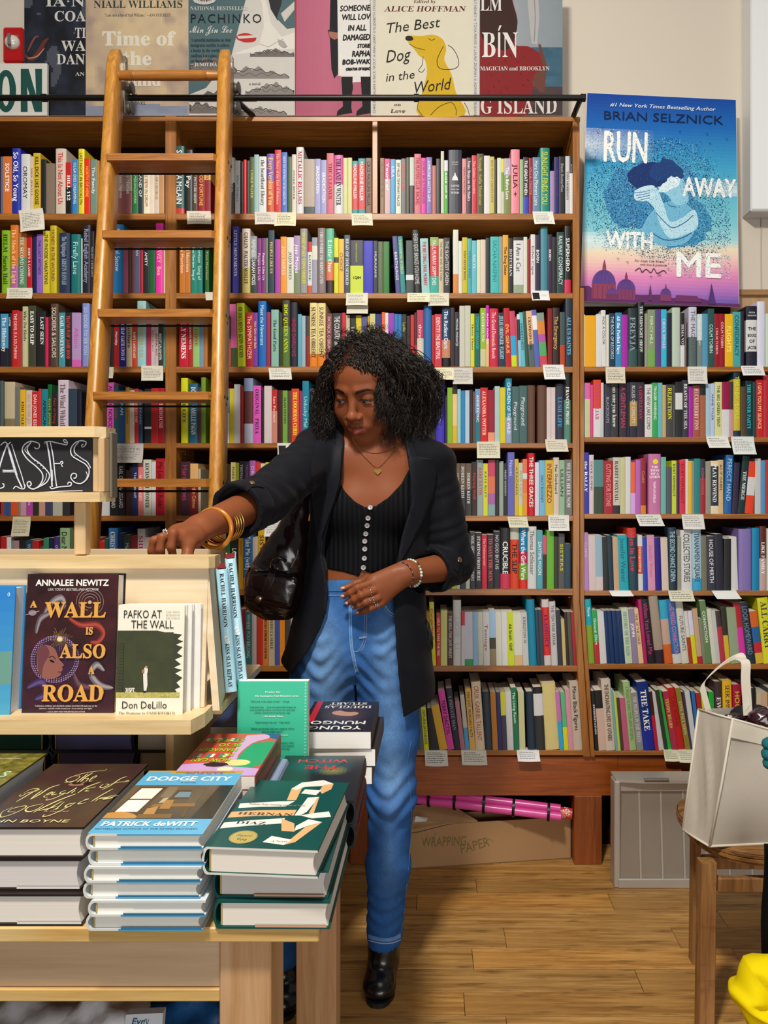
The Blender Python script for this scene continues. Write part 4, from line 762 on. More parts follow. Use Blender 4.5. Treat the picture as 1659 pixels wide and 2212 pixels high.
def p_dog(a):
    a.poly([(801, -60), (813, -60), (813, 249), (801, 249)], 'd9d5cc')
    a.txt('CHRIS BOHJALIAN ✽ NICK TROUT ✽ ANN LEARY ✽ ELIZABETH STROUT', 811, 245, 5, '333', width=250, rot=-math.pi / 2)
    a.txt(serif('Edited by'), 893, 7, 7, '5a1e22', width=48, shear=.2); a.txt(serif('ALICE HOFFMAN'), 830, 25, 12, '5a1e22', width=175, shear=.2)
    a.poly(spline2([(876, 82), (884, 77), (910, 78), (935, 75), (955, 84), (964, 105), (960, 130), (975, 160), (985, 200), (1003, 249), (905, 249), (912, 200), (922, 160), (918, 130), (905, 120), (893, 104), (882, 92), (876, 82)], 4)[:-1], 'd8b01c')
    a.blob(884, 83, 9, 6, '1d1a12', 12, .2, .08); a.line([(884, 95), (898, 103), (918, 108)], 1.2, '1d1a12'); a.line([(925, 83), (932, 87), (940, 84)], 1.2, '1d1a12')
    a.line([(958, 100), (950, 115), (944, 132), (950, 148), (975, 150), (990, 142), (988, 122), (978, 105), (968, 98)], 1.4, '1d1a12'); a.line([(914, 122), (912, 140), (904, 152), (912, 156), (918, 148)], 1.2, '1d1a12')
    a.line([(904, 220), (902, 235), (912, 249)], 1.2, '1d1a12'); a.line([(930, 249), (950, 230), (975, 222), (985, 236), (985, 249)], 1.2, '1d1a12'); a.line([(1003, 222), (1010, 235), (1014, 249)], 1.2, '1d1a12')
    for s_, u, v, c, w_ in (('The Best', 832, 73, 22, 118), ('Dog', 832, 136, 26, 53), ('in the', 832, 177, 18, 64), ('World', 891, 203, 25, 82)):
        a.txt(s_, u, v, c, '17140f', width=w_, shear=.28, rot=-.12, xs=.8)
    a.txt(serif('on'), 851, 229, 6, '5a1e22', width=15, shear=.2); a.txt(serif('Love'), 843, 244, 8, '5a1e22', width=32, shear=.2)
    a.poly([(1021, -60), (1036, -60), (1036, 249), (1021, 249)], 'd8d8d2'); a.txt('EMILY HENRY ✽ TOVA MIRVIS ✽ LAURA ZIGMAN ✽ ADRIANA TRIGIANI', 1024, -12, 5.5, '443a38', width=262, rot=math.pi / 2)
poster('poster', 'cream poster with a drawn yellow dog sniffing upwards', 801, 1036, -70, 250, 'e3dcc6', p_dog)
def p_red(a):
    a.grid(1037, -60, 1215, 249, 24, 40, lambda s, t: mixh('a8b0b4', '8c979e', s) if t < .52 else (mixh('4a7086', '2f566e', fbm(s * 6, t * 40, 2)) if t < .8 else mixh('5e4a48', '3c3034', fbm(s * 5, t * 9, 3))))
    a.poly([(1135, -60), (1160, -60), (1165, 40), (1160, 96), (1148, 94), (1142, 30)], 'b8b6b6'); a.line([(1150, -50), (1156, 30), (1154, 90)], 2, '8d8b8e')
    a.poly(spline2([(1037, -60), (1100, -60), (1107, 0), (1118, 45), (1112, 95), (1140, 100), (1165, 115), (1178, 140), (1180, 155), (1155, 165), (1150, 200), (1136, 249), (1037, 249)], 3), '8a1c20')
    a.poly(spline2([(1037, -60), (1090, -60), (1108, 10), (1118, 50), (1108, 90), (1090, 110), (1060, 95), (1040, 80), (1037, 40)], 3), '3a2018')
    a.poly([(1163, 95), (1168, 96), (1172, 110), (1181, 140), (1176, 200), (1166, 200), (1148, 178), (1155, 160), (1175, 148), (1164, 112)], '6e4034')
    for k in range(26): a.line([(1050 + (k * 37) % 90, 110 + (k * 53) % 120), (1053 + (k * 37) % 90, 114 + (k * 53) % 120)], 1.5, '70141a')
    a.txt(serif('LM'), 1037, 24, 30, 'e8e4de', width=48); a.txt(serif('BÍN'), 1040, 124, 54, 'ece8e2', width=80); a.txt(serif('MAGICIAN and BROOKLYN'), 1037, 153, 9, 'e0dcd6', width=150)
    a.txt(serif('G ISLAND'), 1037, 246, 34, 'e6e2dc', width=167)
poster('poster', 'poster showing the back of a woman in red by the sea', 1037, 1215, -70, 250, '8a1c20', p_red, y=YPO + .004)
def p_on(a):
    a.poly([(-60, 138), (102, 138), (101, 249), (-60, 249)], 'e2e0d8')
    a.blob(13, 197, 22, 46, '17504a', 32); a.blob(13, 197, 8, 32, 'e2e0d8', 32)
    a.poly([(45, 242), (45, 149), (62, 149), (78, 205), (76, 149), (91, 149), (91, 242), (75, 242), (59, 188), (60, 242)], '17504a')
poster('sign', 'white sign ending in tall dark green letters ON under the fire alarm', -60, 102, 137, 250, 'e2e0d8', p_on, y=YPO - .02, th=.012, cat='sign')
# ------------------------------------------------------------------ big blue poster, tilted and a little curled
cor = [(1268, 200), (1590, 215), (1597, 664), (1253, 651)]
def fsel(s, t, l):      # s, t 0..1 across and down the sheet
    u = (cor[0][0] * (1 - s) + cor[1][0] * s) * (1 - t) + (cor[3][0] * (1 - s) + cor[2][0] * s) * t
    v = (cor[0][1] * (1 - s) + cor[1][1] * s) * (1 - t) + (cor[3][1] * (1 - s) + cor[2][1] * s) * t
    y = 2.775
    return P(u, v, y) + Vector((0, -.0002 - .00012 * l, 0))
t = empty('poster', 'large blue and pink poster with a stippled embracing couple above city domes', 'poster', P(1425, 660, 2.775))
mb = MB(); n = 14
R = [[fsel(i / n, j / n, 0) + Vector((0, d, 0)) for i in range(n + 1)] for d in (0, .002) for j in range(n + 1)]
vs_ = [p for r in R for p in r]; k = n + 1; K = k * k
fs = [(j * k + i, (j + 1) * k + i, (j + 1) * k + i + 1, j * k + i + 1) for j in range(n) for i in range(n)]
fs += [tuple(K + q for q in reversed(f)) for f in fs]
fs += [(i, i + 1, K + i + 1, K + i) for i in range(n)] + [(n * k + i + 1, n * k + i, K + n * k + i, K + n * k + i + 1) for i in range(n)] + [((j + 1) * k, j * k, K + j * k, K + (j + 1) * k) for j in range(n)] + [(j * k + n, (j + 1) * k + n, K + (j + 1) * k + n, K + j * k + n) for j in range(n)]
mb.add(vs_, fs, 'e8e8e8'); place(mb.build('sheet', M_print), t)
def bgc(s, t):
    stops = [(0, '0a3f96'), (.16, '1565b4'), (.34, '3a9cc8'), (.5, '62b8cf'), (.62, '7cc6d4'), (.70, '9fd3da'), (.745, 'e9d9bb'), (.80, 'e8bdb8'), (.87, 'dc86b6'), (.95, 'a66ab8'), (1, '6a55a6')]
    tt = t + (.04 * (s - .5))
    for (a, ca), (b, cb) in zip(stops, stops[1:]):
        if tt <= b: return mixh(ca, cb, max(0, (tt - a) / (b - a)))
    return hexc('6a55a6')
def bg2(s, t):
    c = bgc(s, t)
    for (y0, y1, x0, x1) in ((.165, .32, -1, .46), (.40, .475, .62, 2), (.665, .745, -1, .45)):
        if y0 < t < y1 and x0 < s < x1:
            f = max(0, 1 - abs(s - (0 if x0 < 0 else 1)) / .5) * .55 * max(0, 1 - abs(t - (y0 + y1) / 2) / (.7 * (y1 - y0)))
            c = tuple(c[i] * (1 - f) + (1, .98, .94, 1)[i] * f for i in range(4))
    return c
a = Art(lambda s_, t_, l: fsel(s_, t_, l))
a.grid(0.002, 0.002, .998, .998, 40, 60, bg2)
# swirl of stipples
random.seed(5)
def dot(s, t, r, c):
    a_ = random.random() * 3; a.mb.add([fsel(s + r * math.cos(a_ + q), t + r * .72 * math.sin(a_ + q), a.l) for q in (0, 1.57, 3.14, 4.71)], [(0, 1, 2, 3)], c)
def inell(s, t, cx, cy, rx, ry): return ((s - cx) / rx) ** 2 + ((t - cy) / ry) ** 2
a.blob(.30, .50, .17, .14, '3a86b8', 30, .2, .08); a.blob(.55, .42, .20, .12, '4590c0', 30, 0, .08); a.blob(.62, .60, .20, .13, '3f90bc', 30, 0, .08)
for _ in range(15000):
    s = random.uniform(.02, .95); t_ = random.uniform(.2, .84)
    d = min(inell(s, t_, .30, .50, .27, .22), inell(s, t_, .55, .44, .30, .22), inell(s, t_, .66, .60, .28, .19), inell(s, t_, .5, .66, .2, .12))
    if d > 1 and random.random() > math.exp(-(d - 1) * 5): continue
    dot(s, t_, random.uniform(.0018, .0040), random.choice(['0e2f66', '134684', '1a5a9c', '0b2450', '5ab4d0', '8fd0dc']))
a.l += 1
# the two figures
a.poly(spline2([(.37, .66), (.42, .58), (.50, .52), (.60, .50), (.68, .52), (.73, .57), (.72, .64), (.66, .70), (.55, .72), (.45, .70), (.37, .66)], 5)[:-1], '6fb4d2')
a.poly(spline2([(.43, .45), (.47, .44), (.52, .52), (.56, .60), (.64, .58), (.72, .54), (.74, .62), (.66, .66), (.56, .68), (.50, .62), (.46, .54), (.40, .50), (.36, .47), (.43, .45)], 5)[:-1], 'b4dcea')
a.poly(spline2([(.56, .36), (.62, .37), (.66, .42), (.68, .50), (.60, .52), (.55, .48), (.52, .45), (.56, .36)], 5)[:-1], '8ec8e0')
a.poly(spline2([(.50, .40), (.47, .43), (.49, .445), (.48, .46), (.53, .46), (.58, .44), (.62, .42), (.62, .36), (.57, .34), (.50, .40)], 5)[:-1], 'd4ebf2')
a.blob(.42, .385, .14, .065, '14306a', 30, -.12, .08); a.blob(.57, .345, .085, .035, '1b3f78', 24, .4, .1); a.blob(.50, .36, .08, .045, '1a3c78', 24, -.2, .1)
a.poly(spline2([(.33, .46), (.38, .44), (.44, .43), (.46, .44), (.42, .46), (.47, .47), (.43, .50), (.38, .51), (.33, .50), (.33, .46)], 4)[:-1], 'c2e2ee')
for q in range(4): a.line([(.33 + q * .01, .47 + q * .012), (.38, .465 + q * .012), (.43, .455 + q * .012)], .003, '2a64a0')
a.blob(.605, .40, .016, .016, 'e6f3f7', 12); a.line([(.598, .393), (.612, .395), (.61, .408)], .002, '2a5a94')
a.line([(.47, .56), (.52, .60), (.58, .63), (.66, .60), (.71, .565)], .004, '24609a'); a.line([(.45, .66), (.53, .69), (.63, .68), (.70, .65)], .004, '1f5690'); a.line([(.53, .47), (.55, .52), (.60, .53)], .003, '2a66a0')
for _ in range(1500):
    s = random.uniform(.3, .75); t_ = random.uniform(.33, .72); dot(s, t_, random.uniform(.001, .0022), random.choice(['1c4f8e', '2a6cae', '3d88c0']))
a.l += 1
def block(txt_, s0, t0, cap, w): a.txt(txt_, s0, t0, cap, 'f0f2ee', width=w, bold=.004)
block('RUN', .115, .325, .145, .30); block('AWAY', .645, .475, .088, .34); block('WITH', .155, .742, .082, .30); block('ME', .59, .862, .115, .30)
for (sa, sb, ta, tb_) in ((.0, .42, .17, .325), (.62, .97, .39, .475), (.12, .45, .66, .745), (.60, .95, .75, .865)):
    a.l += .5
    for _ in range(900): s = random.uniform(sa, sb); t_ = random.uniform(ta, tb_); (random.random() < abs(math.sin((s - sa) * 26))) and dot(s, t_, random.uniform(.0015, .003), random.choice(['eef2f2', 'eef2f2', '3c8cc0', '78b8d6']))
a.l += 1
a.txt('#1 New York Times Bestselling Author', .155, .062, .017, 'eef0f2', width=.70, shear=.3); a.txt('BRIAN SELZNICK', .11, .125, .040, '0c1c46', width=.80)
a.txt('For Little City Books', .335, .800, .010, '3a1630', width=.19, shear=.3); a.txt('with love & gratitude', .37, .817, .010, '3a1630', width=.17, shear=.3)
a.line([(.34, .845), (.37, .83), (.385, .85), (.41, .835), (.44, .85), (.46, .83), (.48, .852), (.52, .838), (.54, .85)], .004, '4a1840'); a.txt('2025', .48, .865, .009, '3a1630', shear=.3)
def dome(cx, base, w, h, c1, c2, lantern=True):
    a.poly([(cx - w, base), (cx - w, base - h * .42), (cx + w, base - h * .42), (cx + w, base)], c2)
    for k in range(5): a.poly([(cx - w + .005 + k * w * .4, base - .002), (cx - w + .005 + k * w * .4, base - h * .38), (cx - w + w * .14 + k * w * .4, base - h * .38), (cx - w + w * .14 + k * w * .4, base - .002)], mixh(c2, '2a1030', .35))
    a.poly([(cx + w * math.cos(q), base - h * .42 - h * .40 * math.sin(q)) for q in [math.pi * k / 14 for k in range(15)]], c1)
    for k in (-.6, -.25, .1, .45): a.line([(cx + w * k, base - h * .44), (cx + w * k * .8, base - h * .65), (cx + w * k * .2, base - h * .81)], .003, mixh(c1, '1c1440', .45))
    if lantern: a.poly([(cx - w * .16, base - h * .80), (cx - w * .14, base - h * .94), (cx, base - h * 1.12), (cx + w * .14, base - h * .94), (cx + w * .16, base - h * .80)], c2)
a.poly([(0, 1), (0, .93), (.05, .925), (.09, .945), (.2, .95), (.38, .96), (.5, .955), (.52, .965), (.62, .97), (.75, .965), (.86, .985), (1, .985), (1, 1)], '5c2a5e')
dome(.145, .985, .075, .17, '5a3f86', '8a3c5a'); dome(.285, .985, .058, .12, '5c3c84', '7c3862'); dome(.20, .99, .04, .07, '6a3f80', '6e305a', False); dome(.535, .985, .034, .075, '5e4088', '7c3a66')
a.poly([(.425, .985), (.43, .94), (.437, .905), (.444, .94), (.45, .985)], '5e2c5e'); a.poly([(.80, .99), (.812, .94), (.822, .89), (.836, .94), (.85, .99)], '4c3070'); a.poly([(.59, .985), (.60, .955), (.73, .955), (.76, .985)], '6a3060')
for (s, t_) in ((.08, .19), (.16, .23), (.17, .18), (.11, .17), (.62, .17), (.80, .175), (.93, .195), (.82, .22), (.73, .23), (.80, .30), (.05, .41), (.04, .56), (.23, .79), (.29, .805), (.45, .775), (.38, .775), (.44, .87), (.55, .83), (.38, .845)):
    a.poly([(s - .012, t_ - .004), (s, t_ + .004), (s + .012, t_ - .004), (s, t_ + .0005)], '12203c')
place(a.mb.build('print', M_matte), t)

# ================================================================== HANDWRITTEN NOTE CARDS ON THE SHELF EDGES
M_card = attr_mat('card_paper', 0.8, 0.2, 0.04, 50)
CARDS = [  # u0, u1 (top), v top, v bottom, slant of the foot, tone, print, label tail
 (40, 92, 455, 505, 10, 'd8d2c4', 1, 'tilted white note card hanging under the short stack of thrillers, top shelf, left bay', 'tilt'),
 (15, 70, 622, 648, 4, 'd4cebc', 1, 'curled note card at the left end of the second shelf edge', ''),
 (403, 455, 456, 486, 3, 'dcd4c2', 1, 'note card on the top shelf edge behind the ladder', ''),
 (550, 596, 458, 487, 2, 'd2ccc2', 1, 'white printed note card overlapped by a yellower one, top shelf', ''),
 (594, 640, 459, 491, 0, 'ddd8b4', 1, 'yellowish note card overlapping a white one, top shelf', ''),
 (759, 804, 461, 489, 2, 'dcd8c0', 1, 'curled cream note card under the divider of the top shelf', ''),
 (1150, 1194, 457, 487, 4, 'dcdad2', 1, 'white note card at the far end of the top shelf, middle bay', ''),
 (748, 795, 633, 662, 0, 'd8d4c0', 1, 'note card under the black and lime thick paperback, second shelf', ''),
 (749, 795, 660, 679, 0, 'd2cebc', 0, 'second slip tucked below the card under the black and lime paperback', ''),
 (880, 928, 633, 655, 0, 'dcd8b8', 1, 'blank looking cream card beside a printed one, second shelf', ''),
 (925, 970, 633, 662, 0, 'd6d2bc', 1, 'printed cream card partly over another, second shelf', ''),
 (1147, 1185, 628, 651, 2, 'dededa', 2, 'white card with a black square emblem on the second shelf edge', ''),
 (443, 484, 631, 650, 3, 'd0cabc', 0, 'small curled slip at the narrow gap, second shelf', ''),
 (216, 246, 793, 818, 0, 'ccc6b4', 1, 'note card peeping out behind the ladder rail, third shelf', ''),
 (305, 352, 790, 823, 2, 'd4d0c0', 1, 'note card on the third shelf edge behind the ladder', ''),
 (580, 628, 795, 821, 4, 'd6d4c8', 1, 'curled note card under the mint paperback, third shelf', ''),
 (934, 980, 794, 822, 0, 'dcd6b6', 1, 'yellowish card next to the woman’s hair, third shelf', ''),
 (978, 1021, 794, 831, 0, 'c8c4bc', 1, 'greyish printed card next to the yellowish one, third shelf', ''),
 (1172, 1217, 788, 821, 3, 'dcdcd8', 1, 'white card near the end of the third shelf, middle bay', ''),
 (237, 310, 958, 1000, 0, 'b9b2ac', 3, 'wide handwritten grey card behind the ladder beside the chalkboard', ''),
 (599, 640, 957, 985, 2, 'dcdcd8', 2, 'white card half hidden by the raised black sleeve', ''),
 (1030, 1080, 954, 990, 0, 'd2ceb6', 1, 'cream card under the red and crimson paperbacks, fourth shelf', ''),
 (1177, 1224, 949, 976, 3, 'd2ccb8', 1, 'printed card near the end of the fourth shelf, middle bay', ''),
 (1096, 1138, 1116, 1139, 4, 'd6d4b8', 1, 'curled cream card on the fifth shelf of the middle bay', ''),
 (1184, 1229, 1113, 1146, 0, 'dadad4', 1, 'white card near the end of the fifth shelf, middle bay', ''),
 (28, 67, 1116, 1158, -2, 'c9c2a4', 1, 'yellowed note card left of the chalkboard post', ''),
 (573, 614, 1119, 1158, 0, 'd6d6d4', 1, 'white printed card between the leather bag and the sleeve', ''),
 (917, 966, 1621, 1650, 2, 'd0cec6', 1, 'first white card on the bottom shelf edge beside the jeans', ''),
 (996, 1050, 1621, 1648, 2, 'd6d4c4', 1, 'cream card under the tallest leaning book, bottom shelf', ''),
 (1116, 1164, 1621, 1641, 2, 'dedede', 1, 'blank white card on the bottom shelf edge, middle bay', ''),
 (1308, 1350, 793, 829, 0, 'cfc8b6', 1, 'beige note card on the top shelf edge of the low bookcase', ''),
 (1485, 1527, 792, 830, 0, 'd4d2cc', 1, 'white note card under the grey hardcovers, top shelf, low bookcase', ''),
 (1600, 1648, 790, 812, 3, 'dadad8', 1, 'curled white card at the far end of the top shelf, low bookcase', ''),
 (1525, 1572, 943, 968, 3, 'dadad6', 1, 'white note card on the second shelf edge, low bookcase', ''),
 (1579, 1628, 943, 982, 2, 'd4dad8', 1, 'bluish note card beside a white one, second shelf, low bookcase', ''),
 (1372, 1426, 1111, 1136, 8, 'd6d6d2', 1, 'curled card flaring outwards under the thick pink paperback', ''),
 (1472, 1519, 1111, 1143, 3, 'd8d8d2', 1, 'curled white card right of the flared one, third shelf, low bookcase', ''),
 (1315, 1362, 1276, 1287, 6, 'dedede', 0, 'small blank card near the post, fourth shelf, low bookcase', ''),
 (1443, 1496, 1276, 1297, 2, 'd2ceb8', 1, 'printed cream card on the fourth shelf edge, low bookcase', ''),
 (1537, 1590, 1276, 1292, 8, 'dededa', 0, 'blank slanting card on the fourth shelf edge, low bookcase', ''),
 (1433, 1468, 1620, 1642, 2, 'dcdabc', 1, 'cream curled card beside the tote bag, bottom shelf', ''),
 (1463, 1500, 1620, 1643, 2, 'd8d6c0', 1, 'second curled card touching the tote bag, bottom shelf', ''),
]
for ci, (u0, u1, v0, v1, sl_, tone, pr, lb, md) in enumerate(CARDS):
    random.seed(ci + 77); y0 = YB - .0035; o0 = P(u0, v0, y0); wd = px(u1 - u0, y0); ht = px(v1 - v0, y0); curl = random.uniform(.006, .02)
    sk = px(sl_, y0); tilt = px(-14, y0) if md else 0
    def fc(s, t, l):
        return o0 + Vector((s * wd + sk * t, -.0008 - curl * t * t - .004 * math.sin(math.pi * s) * t - .00025 * l, -t * ht - (1 - s) * 0 + (tilt * s * -1 if md else 0) * .4))
    mb = MB(); n = 6
    vs_ = [fc(i / n, j / n, 0) for j in range(n + 1) for i in range(n + 1)] + [fc(i / n, j / n, 0) + Vector((0, .0006, 0)) for j in range(n + 1) for i in range(n + 1)]
    k = n + 1; fs = [(j * k + i, (j + 1) * k + i, (j + 1) * k + i + 1, j * k + i + 1) for j in range(n) for i in range(n)]; fs += [tuple(k * k + q for q in reversed(f)) for f in fs]
    mb.add(vs_, fs, tone)
    # the flap that lies on the shelf under the books
    mb.add([fc(0, 0, 0), fc(1, 0, 0), fc(1, 0, 0) + Vector((0, .03, .0006)), fc(0, 0, 0) + Vector((0, .03, .0006))], [(0, 1, 2, 3)], tone)
    o = mb.build('note_card', M_card, smooth=True); tag(o, lb, 'note card', 'note cards hanging from the shelf edges')
    a = Art(fc)
    if pr in (1, 3):
        nl = max(2, int((v1 - v0) / 4.6)); t0 = .2
        for r_ in range(nl):
            t_ = .16 + r_ * (.72 / nl); s = .1; end = random.uniform(.72, .93) if r_ else random.uniform(.45, .8)
            while s < end:
                w_ = random.uniform(.03, .12); 
                a.mb.add([fc(s, t_, 1), fc(min(s + w_, end), t_, 1), fc(min(s + w_, end), t_ + .28 * .72 / nl, 1), fc(s, t_ + .28 * .72 / nl, 1)], [(3, 2, 1, 0)], random.choice(['4a4640', '6a655c', '7d786c'])); s += w_ + .022
    if pr == 2:
        a.poly([(.06, .2), (.44, .2), (.44, .9), (.06, .9)], '161616'); a.poly([(.16, .36), (.34, .36), (.34, .62), (.16, .62)], 'e6e6e6'); a.poly([(.20, .42), (.30, .42), (.30, .56), (.20, .56)], '161616')
        for t_ in (.4, .5): a.mb.add([fc(.56, t_, 1), fc(.85, t_, 1), fc(.85, t_ + .03, 1), fc(.56, t_ + .03, 1)], [(3, 2, 1, 0)], '999')
    if a.mb.v: q = a.mb.build('writing', M_matte); q.parent = o
# ================================================================== DISPLAY TABLE
ZTB = 0.757; TX = -0.142; TF = 0.968; TB = 1.76
tab = empty('display_table', 'maple display table with cherry apron covered with stacks of books', 'table', (-0.8, 1.4, 0))
def tb(name, x0, x1, y0, y1, z0, z1, mat, b=.0015, root=None, col='fff'):
    m_ = MB(); m_.bbox(x0, x1, y0, y1, z0, z1, b, col); return place(m_.build(name, mat), root or tab)
tb('table_top', -1.5, TX, TF, TB, ZTB - .0195, ZTB, M_tabletop, .002)
tb('apron', -1.45, -.274, .992, 1.01, .757 - .0195 - .072, .757 - .0195, M_apron)
tb('lower_rail', -1.45, -.274, .988, 1.014, .757 - .0195 - .089, .757 - .0195 - .0722, M_tabletop)
tb('leg', -.274, -.207, .985, 1.07, 0, ZTB - .0196, M_tleg, .002)
tb('leg', -.294, -.207, 1.66, 1.745, 0, ZTB - .0196, M_tleg, .002)
tb('leg', -1.45, -1.38, .985, 1.07, 0, ZTB - .0196, M_tleg, .002)
tb('leg', -1.45, -1.38, 1.66, 1.745, 0, ZTB - .0196, M_tleg, .002)
tb('side_apron', -.226, -.210, 1.0702, 1.10, .757 - .0195 - .06, .757 - .0197, M_apron)
tb('storage_shelf', -1.44, -.28, 1.02, 1.72, .50, .515, M_apron)
# knot and brush mark are in the wood itself
# things stored under the table
def bagblob(name, label, cat, u, v, y, r, col, seed, rough=.4, sub=3, amp=1.0):
    import bmesh
    bm = bmesh.new(); bmesh.ops.create_icosphere(bm, subdivisions=sub + 1, radius=1.0)
    c = P(u, v, y); random.seed(seed)
    for vt in bm.verts:
        d = vt.co.copy(); f = 1 + amp * (.16 * math.sin(d.x * 5 + seed) * math.cos(d.z * 6 + d.y * 4) + .10 * abs(math.sin(d.x * 13 + d.z * 9 + seed)) - .08 * abs(math.sin(d.y * 17 + d.z * 5)))
        vt.co = Vector((d.x * r[0] * f, d.y * r[1] * f, d.z * r[2] * (f if d.z > 0 else 1)))
        if c.z < 1 and y < 1.2 and c.z + vt.co.z < .517: vt.co.z = .517 - c.z
    me = bpy.data.meshes.new(name); bm.to_mesh(me); bm.free()
    for p_ in me.polygons: p_.use_smooth = True
    me.materials.append(col if not isinstance(col, str) else plain(name + '_film', col, rough, bump=.4, bscale=90))
    o = bpy.data.objects.new(name, me); COL.objects.link(o); o.location = c; tag(o, label, cat); return o
bagblob('plastic_bag', 'crumpled pale plastic bag stored under the table edge, left one', 'plastic bag', 90, 2235, 1.12, (.10, .09, .06), 'c4c2c6', 3)
bagblob('plastic_bag', 'crumpled white plastic bag stored under the middle of the table apron', 'plastic bag', 225, 2240, 1.10, (.07, .07, .055), 'd6d6da', 9)
bagblob('plastic_bag', 'blue bag stored under the table beside the front leg', 'plastic bag', 420, 2245, 1.16, (.085, .07, .075), '0f4f88', 14, .5)
o = empty('paper_sleeve', 'grey white sleeve with blue handwriting sticking up under the table', 'sleeve', P(305, 2240, 1.06))
a = Art(lambda u, v, l: P(u, v, 1.06) + Vector((0, -.0003 * l, 0)))
mb = MB(); mb.prism([P(u, v, 1.06) for u, v in ((262, 2300), (272, 2192), (352, 2188), (345, 2300))], (0, .012, 0), 'c9ced4'); place(mb.build('sleeve', M_card), o)
a.txt('Evr', 283, 2213, 14, '1c5878', width=28, shear=.3, bold=.4); a.line([(310, 2213), (316, 2200), (318, 2212), (322, 2201)], 1.2, '1c5878'); place(a.mb.build('handwriting', M_matte), o)
mb = MB(); mb.bbox(-.75, -.30, 1.25, 1.6, .517, .63, .004, '3a3430'); o = mb.build('storage_box', plain('dark_box_card', '2c2826', .7)); tag(o, 'dark storage box standing deep under the table', 'box')

# ================================================================== SLOPING BOOK RISER ON THE TABLE
ris = empty('book_riser', 'blond wood tiered riser on the table holding books upright on its ledges', 'book riser', (-.8, 1.45, ZTB))
def slab(name, prof, x0, x1, mat, col='fff'):      # prof in (y, z), extruded along x
    m_ = MB(); m_.prism([Vector((x0, y, z)) for y, z in prof], (x1 - x0, 0, 0), col); return place(m_.build(name, mat, fixn=True), ris)
zt_, zl = 1.202, .952
slab('front_panel', [(1.285, 1.185), (1.262, .952), (1.274, .952), (1.297, 1.185)], -1.45, -.376, M_ply)
m_ = MB(); xa = P(452, 0, 1.275).x; xb = P(463, 0, 1.28).x
pts = [(-1.45, 1.272), (xa - .0, 1.272), (xb, 1.284), (xb, 1.312), (-1.45, 1.312)]
m_.prism([Vector((x, y, zt_ - .020)) for x, y in pts], (0, 0, .020)); place(m_.build('top_rail', M_maple, fixn=True), ris)
pts = [(-1.45, 1.195), (P(412, 0, 1.195).x, 1.195), (P(441, 0, 1.23).x, 1.235), (P(441, 0, 1.23).x, 1.28), (-1.45, 1.28)]
m_ = MB(); m_.prism([Vector((x, y, .929)) for x, y in pts], (0, 0, .0225)); place(m_.build('front_ledge', M_maple, fixn=True), ris)
# end panel, splayed outwards at the foot, with its own ledge
m_ = MB(); m_.prism([Vector((-.376, 1.286, 1.182)), Vector((-.352, 1.268, .945)), Vector((-.412, 1.60, .945)), Vector((-.436, 1.60, 1.182))], (-.012, 0, 0)); place(m_.build('end_panel', M_ply, fixn=True), ris)
m_ = MB(); m_.bbox(P(440, 0, 1.34).x, P(500, 0, 1.40).x, 1.335, 1.64, .918, .935, .002); place(m_.build('end_ledge', M_maple), ris)
slab('rear_panel', [(1.63, 1.185), (1.652, .952), (1.64, .952), (1.618, 1.185)], -1.45, -.45, M_ply)
slab('floor_board', [(1.29, .9355), (1.63, .9355), (1.63, .944), (1.29, .944)], -1.45, -.43, M_ply)
m_ = MB(); m_.bbox(-.4665, -.452, 1.335, 1.62, ZTB + .0005, .9285, .0015); place(m_.build('support_panel', M_maplez), ris)
m_ = MB(); m_.bbox(-1.10, -1.085, 1.335, 1.62, ZTB + .0005, .9285, .0015); place(m_.build('support_panel', M_maplez), ris)
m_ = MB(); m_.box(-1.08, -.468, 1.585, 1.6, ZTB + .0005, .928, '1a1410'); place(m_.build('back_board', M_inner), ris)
# chalkboard sign
YS = 1.275
sg = empty('chalkboard_sign', 'wood framed black chalkboard sign lettered ASES on a post above the riser', 'sign', P(100, 1080, YS))
def sb(name, u0, u1, v0, v1, y0, y1, mat):
    m_ = MB(); m_.bbox(P(u0, 0, YS).x, P(u1, 0, YS).x, y0, y1, P(0, v1, YS).z, P(0, v0, YS).z, .0015); return place(m_.build(name, mat), sg)
m_ = MB(); m_.prism([Vector((P(-300, 0, YS).x, YS - .012, P(0, 945, YS).z)), Vector((P(211, 0, YS).x, YS - .012, P(0, 945, YS).z)), Vector((P(228, 0, YS).x, YS + .002, P(0, 945, YS).z)), Vector((P(228, 0, YS).x, YS + .04, P(0, 945, YS).z)), Vector((P(-300, 0, YS).x, YS + .04, P(0, 945, YS).z))], (0, 0, px(23, YS))); place(m_.build('frame_rail', M_maple, fixn=True), sg)
m_ = MB(); m_.prism([Vector((P(-300, 0, YS).x, YS - .012, P(0, 1084, YS).z)), Vector((P(222, 0, YS).x, YS - .012, P(0, 1084, YS).z)), Vector((P(228, 0, YS).x, YS + .002, P(0, 1084, YS).z)), Vector((P(228, 0, YS).x, YS + .04, P(0, 1084, YS).z)), Vector((P(-300, 0, YS).x, YS + .04, P(0, 1084, YS).z))], (0, 0, px(21, YS))); place(m_.build('frame_rail', M_maple, fixn=True), sg)
sb('frame_stile', 214, 228, 945.2, 1062.8, YS - .006, YS + .039, M_maplez); sb('backing', -300, 213.8, 945.2, 1062.8, YS + .006, YS + .036, M_maplez)
sb('rear_strip', 229, 235, 932, 1076, YS + .012, YS + .036, plain('grey_strip', '6d6459', .7))
sb('post', 152, 177, 1084.5, 1199.5, YS + .012, YS + .034, M_maplez)
m_ = MB(); m_.bbox(P(-300, 0, YS).x, P(198, 0, YS).x, YS + .001, YS + .0055, P(0, 1062, YS).z, P(0, 946, YS).z, .0008)
